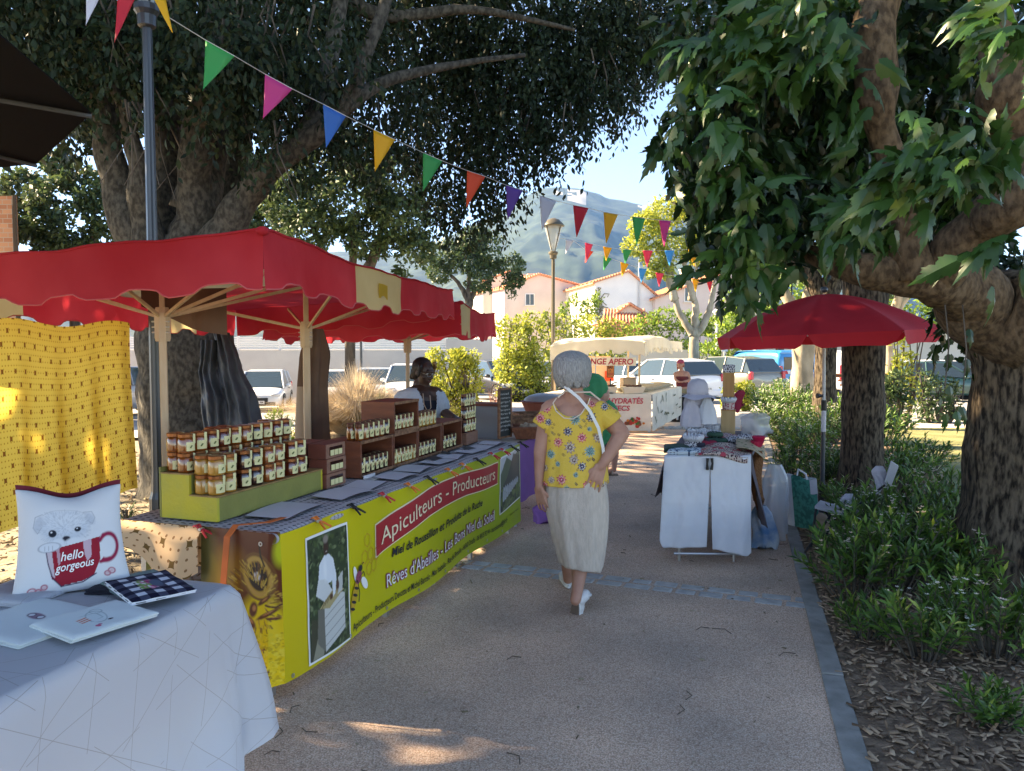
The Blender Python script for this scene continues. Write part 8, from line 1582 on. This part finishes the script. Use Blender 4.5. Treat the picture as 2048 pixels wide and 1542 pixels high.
# goods on the table
clothmat('print_blue', (.50, .60, .66), [(28, 1.5, .22, (.03, .06, .14), (0, 0, 0)), (11, 1.5, .2, (.02, .12, .2), (1, 1, 0))]); clothmat('print_floral', (.46, .38, .34), [(60, 1.5, .3, (.10, .03, .05), (0, 0, 0)), (12, 1.5, .26, (.42, .06, .09), (1, 1, 0)), (33, 1.5, .2, (.03, .03, .04), (2, 1, 0))]); clothmat('print_bw', (.55, .54, .56), [(60, 1.5, .36, (.03, .03, .05), (0, 0, 0))]); clothmat('print_map', (.42, .34, .24), [(20, 1.5, .2, (.12, .16, .08), (0, 0, 0))]); clothmat('print_pink', (.55, .42, .40), [(40, 1.5, .3, (.35, .08, .10), (0, 0, 0))])
mat('scrunch_dark', (.03, .03, .045), .9); mat('scrunch_red', (.30, .02, .05), .9); mat('scrunch_green', (.02, .07, .05), .85)
def fold(label, a, b, w_, l, th, rot, m, lay=3, name='folded_fabric', z=RZ+.006, cat='fabric', dz=0):
    t = thing(name, label, cat, Rp(a, b, z)); cs, sn = math.cos(rot), math.sin(rot)
    for k in range(lay):
        def f(u, v): x, y = (u-.5)*w_, (v-.5)*l; e = max(abs(2*u-1), abs(2*v-1)); return Rp(a+x*cs-y*sn, b+x*sn+y*cs, z+k*th+th*.9*(1-e**8)+.006*noise.noise(Vector((u*4, v*4, a*9+k)))+dz*u)
        o = part('layer', sheet(f, 18, 18), m, t, smooth=True, solid=.003); uvset(o, [(i/18*w_, j/18*l) for i in range(19) for j in range(19)])
    return t
fold('folded light blue fabric with navy fish print at the near left corner', .13, .10, .25, .22, .013, 0, 'print_blue', 3); fold('teal fabric stack peeping out at the left edge', .05, .32, .2, .3, .02, .1, 'scrunch_green', 2)
# cloth hanging over the near right edge
def hang(u, v):
    x = .27+.38*u-.06*v; y = .30-.36*v; z = RZ+.05+.02*math.sin(u*5)
    if y < -.045: z -= (-.045-y)*(.6+.9*u)+.02*u; y = -.050-.012*math.sin(u*6)
    z += .012*noise.noise(Vector((u*4, v*4, 2)))
    return Rp(x, y, z-.028*v)
o = one('floral_cloth', sheet(hang, 30, 30), 'print_floral', 'small-flowered red and cream cloth draped over the near right corner of the right stall', 'cloth', smooth=True, solid=.003); uvset(o, [(i/30*.4, j/30*.36) for i in range(31) for j in range(31)])
def hang2(u, v): return Rp(.50+.22*u, .50-.42*v+.0*u, RZ+.075+.012*math.sin(v*6)-.06*u*u-.01*v-.08*max(0, u-.6)*v)
o = one('print_pouch', sheet(hang2, 14, 18), 'print_map', 'beige printed cloth pouch lying at the right edge of the right stall', 'pouch', smooth=True, solid=.004); uvset(o, [(i/14*.2, j/18*.4) for i in range(15) for j in range(19)])
def scrunchie(label, a, b, z, m, r=.045):
    c = Rp(a, b, z); mb = MB(); n, k = 22, 8
    for i in range(n):
        q_ = 2*PI*i/n
        for j in range(k): p_ = 2*PI*j/k; rr = r*.42*(1+.28*math.sin(i*2.9)*math.cos(j)); mb.v.append((c.x+math.cos(q_)*(r+rr*math.cos(p_)), c.y+math.sin(q_)*(r+rr*math.cos(p_)), c.z+r*.4+rr*math.sin(p_)))
    mb.f = [(i*k+j, ((i+1) % n)*k+j, ((i+1) % n)*k+(j+1) % k, i*k+(j+1) % k) for i in range(n) for j in range(k)]; o = one('scrunchie', mb, m, label, 'scrunchie', 'hair scrunchies', smooth=True); uvset(o, [(x[0], x[1]+x[2]) for x in mb.v])
# baskets of scrunchies and pouches
scl = [('dark green', 'scrunch_green', .30, .48, .02), ('dark green', 'scrunch_green', .37, .44, .02), ('dark green', 'scrunch_green', .33, .52, .06), ('navy', 'scrunch_dark', .24, .40, .01), ('dark red', 'scrunch_red', .29, .36, .01), ('dark red', 'scrunch_red', .36, .58, .01), ('speckled', 'print_bw', .44, .55, .01), ('speckled', 'print_bw', .50, .62, .02), ('pink printed', 'print_pink', .45, .68, .02), ('dark red', 'scrunch_red', .22, .52, .02), ('speckled', 'print_bw', .57, .70, .02), ('pink printed', 'print_pink', .40, .78, .02)]
for i, (cn, m, a, b, dz) in enumerate(scl): scrunchie(f'{cn} hair scrunchie in the right stall heap, {on[i]} counting from near left', a, b, RZ+.03+dz, m)
def pot(label, a, b, r, h, m, z=RZ+.006, frill=True, mt=None):
    c = Rp(a, b, z); t = thing('fabric_basket', label, 'basket', c, 'fabric baskets on the right stall'); mb = MB().lathe([(r*.92, 0), (r, .01), (r*1.02, h*.8)], c, 20, cap=True); o = part('basket', mb, m, t, smooth=True); uvset(o, [(math.atan2(x[1]-c.y, x[0]-c.x)*r, x[2]) for x in mb.v])
    if frill:
        fr_ = MB(); n = 30
        for i in range(n): q_ = 2*PI*i/n; p0_ = c+Vector((math.cos(q_)*r, math.sin(q_)*r, h*.72)); fr_.tube([p0_, p0_+Vector((math.cos(q_)*.008+.006*math.sin(i*5), math.sin(q_)*.008, h*.30)), p0_+Vector((math.cos(q_)*.002, math.sin(q_)*.002, h*.42+.01*math.sin(i*3)))], [.008, .009, .006], 5)
        part('drawn_frill', fr_, 'white_cloth', t, smooth=True)
pot('black and white basket with frilled bag ties, near left', .17, .36, .065, .10, 'print_bw'); pot('second frilled basket behind the green scrunchies', .30, .62, .06, .10, 'print_bw'); pot('pale pink frilled basket below the hat stand', .17, .75, .06, .11, 'print_pink'); pot('pale frilled basket under the two wooden blocks', .28, .98, .07, .12, 'print_bw'); pot('pink frilled basket beside the hat stand', .12, 1.05, .055, .10, 'print_pink'); pot('navy conical basket in front', .235, .29, .03, .075, 'scrunch_dark', frill=False)
mat('pine', (.48, .33, .17), .65, (.40, .26, .12), 3, stretch=(5, 5, .5), det=8, bump=.15, bs=40); mat('pine_orange', (.46, .24, .09), .6, (.38, .18, .06), 3, stretch=(6, 6, .5), det=8)
bx_ = Rp(.42, .95, RZ+.005); zz = P(0, 865, 6.4).z
t = thing('wooden_block', 'pale wooden box standing upright, lower block of the display tower', 'block', bx_); part('block', MB().box(bx_+Vector((0, 0, .13)), (.115, .115, .26), RA), 'pine', t, bevel=.004); part('end_cap', MB().box(bx_+Vector((0, 0, .262)), (.12, .12, .006), RA), 'pine_orange', t)
pot('red-patterned frilled basket sitting on the pale wooden block', .42, .95, .05, .09, 'print_pink', z=RZ+.27)
b2 = bx_+Vector((0, 0, .375)); t = thing('wooden_block', 'orange-toned wooden post in the upper part of the display tower', 'block', b2); part('block', MB().box(b2+Vector((0, 0, .10)), (.092, .092, .20), RA), 'pine_orange', t, bevel=.004); part('end_cap', MB().box(b2+Vector((0, 0, .202)), (.095, .095, .005), RA), 'pine', t)
pot('blue and white patterned basket crowning the wooden tower', .42, .95, .05, .085, 'print_bw', z=RZ+.375+.206, frill=False)
# hat stand with soft bags
hs = Rp(.16, .80, RZ+.005); t = thing('display_stand', 'thin metal stand hung with pale cloth bags and a sun hat', 'stand', hs); part('base', MB().lathe([(.08, 0), (.08, .008)], hs, 16), 'metal', t)
for dx, dy in ((-.05, 0), (.05, 0), (0, .05)): part('rod', MB().tube([hs+Vector((dx, dy, 0)), hs+Vector((dx, dy, .52))], .004, 6), 'metal', t)
mat('lilac_cloth', (.42, .41, .48), .9, (.50, .49, .55), 9, bump=.3, bs=40)
def softbag(label, c, r, h, m, seed, name='cloth_bag', cat='bag'):
    mb = MB(); mb.grid(lambda u, v: c+Vector((math.cos(u*2*PI)*r*(.25+.75*math.sin(min(1, v*1.15)*PI*.55))*(1+.12*math.sin(u*2*PI*7+seed)), math.sin(u*2*PI)*r*.6*(.3+.7*math.sin(v*PI*.55))*(1+.1*math.sin(u*2*PI*5)), -h*v)), 40, 14); t = thing(name, label, cat, c); o = part('fabric', mb, m, t, smooth=True); uvset(o, [(x[0], x[2]) for x in mb.v]); part('loop', MB().tube([c+Vector((.015*math.cos(a), 0, .02+.02*math.sin(a))) for a in [2*PI*i/10 for i in range(11)]], .003, 5), m, t)
softbag('pale lilac cloth bag hanging on the left of the display stand', hs+Vector((-.045, -.03, .36)), .085, .22, 'lilac_cloth', 1); softbag('white cloth bag hanging on the right of the display stand', hs+Vector((.085, -.02, .38)), .075, .22, 'white_cloth', 3); softbag('bigger lilac spotted bag at the back of the display stand', hs+Vector((.03, .06, .48)), .11, .20, 'lilac_cloth', 5)
t = thing('sun_hat', 'grey-lilac patterned sun hat on top of the display stand', 'hat', hs+Vector((.01, 0, .42))); hh_ = hs+Vector((.01, .0, .40)); part('crown', MB().lathe([(.085, 0), (.088, .03), (.08, .09), (.055, .125), (.01, .135)], hh_, 20), 'lilac_cloth', t, smooth=True); part('brim', MB().grid(lambda u, v: hh_+Vector((math.cos(u*2*PI)*(.085+.065*v), math.sin(u*2*PI)*(.085+.065*v), .005-.03*v+.012*math.sin(u*2*PI*4)*v)), 32, 3), 'lilac_cloth', t, smooth=True)
# pink cups, hanging cloth, plastic bags
mat('cup_pink', (.55, .02, .08), .35, spec=.6); cpos = Rp(.66, .34, RZ+.03)
for i in range(2): c = cpos+Vector((.015*i, .01*i, .035*i)); one('pink_cup', MB().lathe([(.028, 0), (.034, .004), (.052, .045), (.056, .048), (.050, .046), (.030, .006)], c, 18, cap=False), 'cup_pink', ('lower', 'upper')[i]+' crimson pink plastic cup at the right edge of the right stall', 'cup', smooth=True)
mat('plastic_clear', (.55, .58, .62), .2, spec=.7, alpha=.5); mat('bag_blue', (.06, .20, .40), .4, (.40, .46, .52), 9); mat('fur_brown', (.20, .085, .035), .9, bump=.8, bs=80)
gather('brown_scarf', 'rust-brown cloth hanging at the right side of the right stall', 'scarf', Rp(.67, .22, 0)[:2], .40, .80, .035, .045, 4, 'fur_brown', n=24, seed=3)
gather('plastic_bag', 'clear crumpled plastic bag standing behind the right stall', 'bag', Rp(.80, .75, 0)[:2], .02, .62, .13, .10, 6, 'plastic_clear', n=30, seed=7); gather('plastic_bag', 'blue and white carrier bag under the right side of the right stall', 'bag', Rp(.72, .45, 0)[:2], .0, .34, .10, .08, 5, 'bag_blue', n=30, seed=5)
gather('plastic_bag', 'large clear sack hanging behind the wooden tower', 'bag', Rp(.66, 1.55, 0)[:2], .78, .98, .13, .12, 5, 'plastic_clear', n=26, seed=9); gather('red_pouch', 'dark red pouch hung behind the wooden tower', 'pouch', Rp(.50, 1.3, 0)[:2], 1.05, 1.20, .05, .045, 3, 'scrunch_red', n=20, seed=2)
# ================= RED PARASOL, CHAIR, BAG =================
UY = 7.3; ux = P(1665, 0, UY).x; mat('parasol_red', (.60, .022, .035), .7, (.50, .014, .025), 3, trans=.25, spec=.3, bump=.1, bs=300)
apx = P(1655, 588, UY).z; rimz = P(0, 688, UY).z; t = thing('red_parasol', 'red garden parasol on a dark pole above the flower bed, right of the path', 'parasol', (ux, UY, 0)); N8 = 8; RR = .985; tl = Vector((-.035, 0, 1)).normalized()
def pz(u, v):   # u around, v from the top outward
    a = u*2*PI+.28; k = (u*N8) % 1; rr = math.cos(PI/N8)/math.cos((k-.5)*2*PI/N8); r = RR*v*(rr*(1-.05*math.sin(k*PI)) if v > 0 else 1); z = apx-(apx-rimz-.10)*(v**1.7)-.015*math.sin(k*PI)*math.sin(v*PI)
    x = ux-.02+math.cos(a)*r; return Vector((x, UY+math.sin(a)*r, z+.045*(x-ux)))
part('canopy', sheet(pz, N8*8, 12), 'parasol_red', t, smooth=True)
for k in range(N8):
    def vl(u, v): uu = (k+u)/N8; p = pz(min(uu, .99999+k*0) if uu < 1 else .99999, 1); e = min(u, 1-u)/.12; h = .115*(min(1, e)**.5 if e < 1 else 1)*v+.0; return p+Vector((math.cos(uu*2*PI+.28)*.012*v, math.sin(uu*2*PI+.28)*.012*v, -h-.004*math.sin(u*9)*v))
    vo = part('valance', sheet(vl, 14, 4), 'parasol_red', t, smooth=True); a = pz(k/N8+1e-4, 1); part('rib', MB().tube([(ux-.02, UY, apx-.03), pz(k/N8+1e-4, .5)-Vector((0, 0, .012)), a-Vector((0, 0, .012))], .006, 5), 'white_slat', t); part('stretcher', MB().tube([(ux, UY, rimz+.12), pz(k/N8+1e-4, .5)-Vector((0, 0, .015))], .005, 5), 'white_slat', t)
part('seam', MB().tube([pz(.125, i/10)+Vector((0, 0, .002)) for i in range(11)], .003, 4), 'scrunch_red', t)
part('pole', MB().tube([(ux, UY, 0), (ux, UY, 1.05)], .021, 12), 'post_grey', t); part('upper_pole', MB().tube([(ux, UY, 1.0), (ux-.02, UY, apx)], .015, 10), 'zinc', t); part('finial', MB().ell((ux-.02, UY, apx+.04), (.035, .035, .03)), 'post_grey', t, smooth=True); part('knob', MB().tube([(ux-.02, UY, 1.12), (ux-.07, UY-.01, 1.12)], [.012, .026], 8), 'black_plastic', t)
part('sleeve', MB().tube([(ux, UY, .98), (ux, UY, 1.08)], .027, 12), 'black_plastic', t); st_ = part('sticker', MB().tube([(ux, UY, .78), (ux, UY, .98)], .0225, 12, cap=False), 'paper', t); part('base', MB().lathe([(.22, 0), (.22, .03), (.05, .06), (.03, .28)], (ux, UY, 0), 16), 'black_plastic', t)
# folding chair
ch_ = P(1672, 1075, 6.0); cx_, cy_ = ch_.x, 6.05; t = thing('folding_chair', 'grey folding chair with black frame standing crooked among the oleanders', 'chair', (cx_, cy_, 0)); mat('seat_grey', (.34, .34, .37), .7, bump=.3, bs=200)
se = P(1660, 1022, 5.95); sz = se.z; q5 = [P(1629, 1015, 5.8), P(1690, 1030, 5.75), P(1700, 1022, 6.1), P(1640, 1003, 6.15)]
part('seat', MB().hexa([Vector(p)-Vector((0, 0, .012)) for p in q5], [Vector(p)+Vector((0, 0, .014)) for p in q5]), 'seat_grey', t, bevel=.006)
b5 = [P(1768, 965, 5.9), P(1783, 972, 5.95), P(1798, 932, 6.0), P(1782, 922, 5.95)]
part('backrest', MB().add([Vector(p) for p in b5]+[Vector(p)+Vector((.012, .03, 0)) for p in b5], [(0, 1, 2, 3), (7, 6, 5, 4), (0, 4, 5, 1), (1, 5, 6, 2), (2, 6, 7, 3), (3, 7, 4, 0)]), 'seat_grey', t, bevel=.006)
for a, b in (((1632, 1018, 5.8), (1622, 1095, 5.75)), ((1665, 1025, 5.8), (1610, 1105, 5.6)), ((1690, 1030, 5.75), (1640, 1100, 5.7)), ((1640, 1005, 6.15), (1690, 1085, 6.1)), ((1700, 1022, 6.1), (1770, 970, 5.95)), ((1692, 1000, 5.9), (1640, 1090, 5.85))): p, r = P(*a), P(*b); part('leg', MB().tube([p, (r.x, r.y, max(.01, r.z) if r.z < .3 else r.z)], .009, 7), 'black_plastic', t)
for i, (px, py, Y, lb) in enumerate([(1697, 1010, 6.0, 'pink-grey striped scarf lying on the folding chair seat'), (1762, 955, 6.0, 'pink-grey striped scarf knotted at the chair back')]):
    c = P(px, py, Y); gather('striped_scarf', lb, 'scarf', (c.x, c.y), c.z-.08, c.z+.09, .06, .05, 5, 'print_pinkg' if False else 'lilac_cloth', n=26, seed=i+3)
c = P(1665, 1050, 6.25); t = thing('fabric_roll', 'beige rolled mats lying under the folding chair', 'roll', c)
for i in range(2): part('roll', MB().tube([P(1640, 1035+12*i, 6.3), P(1697, 1062+5*i, 6.0-.1*i)], .042, 14), 'beige_canvas', t, smooth=False); part('spiral_end', MB().tube([P(1697, 1062+5*i, 6.0-.1*i), P(1699, 1063+5*i, 5.99-.1*i)], .025, 10), 'box_red', t)
mat('bag_green', (.01, .15, .12), .45, (.03, .28, .22), 26, det=6, lo=.45, hi=.55); c0_, c1_ = P(1590, 1062, 6.7), P(1640, 1072, 6.5)
t = thing('shopping_bag', 'green and white patterned shopping bag standing on the wood chips by the kerb', 'bag', (c0_.x, c0_.y, 0)); hB = P(0, 958, 6.6).z
def bg_(u, v, o=0): p = c0_.lerp(c1_, u); return Vector((p.x-(.045-.0*u)*v, p.y+o, .012+hB*v+.012*math.sin(u*7)*v-.02*o*v*4+.008*noise.noise(Vector((u*5, v*5, o)))))
part('front_panel', sheet(lambda u, v: bg_(u, v, -.012*math.sin(u*PI)*math.sin(v*PI*.9)), 20, 24), 'bag_green', t, smooth=True); part('back_panel', sheet(lambda u, v: bg_(u, v, .14), 12, 12), 'white_cloth', t, smooth=True); part('side_panel', sheet(lambda u, v: bg_(0, v, .14*u)+Vector((-.03*math.sin(u*PI)-.002, 0, .03*u*v)), 8, 16), 'white_cloth', t, smooth=True); part('side_panel', sheet(lambda u, v: bg_(1, v, .14*u)+Vector((.02*math.sin(u*PI)+.002, 0, 0)), 8, 16), 'white_cloth', t, smooth=True)
part('white_corner', sheet(lambda u, v: bg_(.72+.28*u, .72+.28*v, -.016), 6, 6), 'paper', t); part('handle', MB().tube([bg_(.25, 1, 0), bg_(.3, 1.12, -.01), bg_(.6, 1.10, -.01), bg_(.65, 1, 0)], .008, 6), 'white_cloth', t)
for o_ in t.children:
    if o_.name.startswith('front'): pass
# bench, far signs, bicycle rack of the right background
t = thing('park_bench', 'brown slatted bench with dark metal frame on the far right footpath', 'bench', (P(1800, 0, 18.6).x, 18.8, gz(5, 18.6))); mat('bench_wood', (.20, .08, .045), .6)
def bpz(px, py, Y=18.6): return P(px, py, Y)
for py in (749, 753): part('seat_slat', MB().tube([bpz(1670, py), bpz(1822, py)], .025, 4), 'bench_wood', t)
for px in (1702, 1800): part('leg', MB().tube([bpz(px, 752), bpz(px, 792), bpz(px+28, 792), bpz(px+28, 760), bpz(px, 756)], .018, 6), 'black_plastic', t)
for k in range(4): part('back_slat', MB().tube([bpz(1672+4*k, 752+9*k), bpz(1696, 752+9*k)], .022, 4), 'bench_wood', t)
t = thing('notice_sign', 'small white notice on a pale post right of the plane tree', 'sign', (at(1449, 31), 31, gz(0, 31))); z = P(0, 694, 31).z; part('post', MB().tube([(at(1449, 31), 31, -.6), (at(1449, 31), 31, z+.1)], .03, 8), 'zinc', t); part('board', MB().box((at(1449, 31), 30.95, z), (.24, .02, .36)), 'paper', t); part('pictogram', MB().box((at(1449, 31), 30.935, z+.05), (.10, .006, .16)), 'plastic_grey', t)
t = thing('pole', 'thin grey post in front of the boundary wall behind the honey stall', 'post', (at(722, 30), 31.5, -1)); part('shaft', MB().tube([(at(722, 31.5), 31.5, -1), (at(722, 31.5), 31.5, 2.2)], .05, 8), 'post_grey', t); part('cap', MB().ell((at(722, 31.5), 31.5, 2.2), (.07, .07, .05)), 'post_grey', t)
# ================= AIR =================
hz_ = MB().hexa([(-3200, -80, -60), (3200, -80, -60), (3200, 3260, -60), (-3200, 3260, -60)], [(-3200, -80, 440), (3200, -80, 440), (3200, 3260, 440), (-3200, 3260, 700)])
hm = bpy.data.materials.new('air'); hm.use_nodes = True; n = hm.node_tree; n.nodes.clear(); ou = n.nodes.new('ShaderNodeOutputMaterial'); pv = n.nodes.new('ShaderNodeVolumePrincipled'); pv.inputs['Color'].default_value = (.22, .50, 1, 1); pv.inputs['Density'].default_value = .00014; pv.inputs['Anisotropy'].default_value = 0; n.links.new(pv.outputs[0], ou.inputs['Volume']); M['air'] = hm
struct('haze', hz_, 'air', kind='stuff')
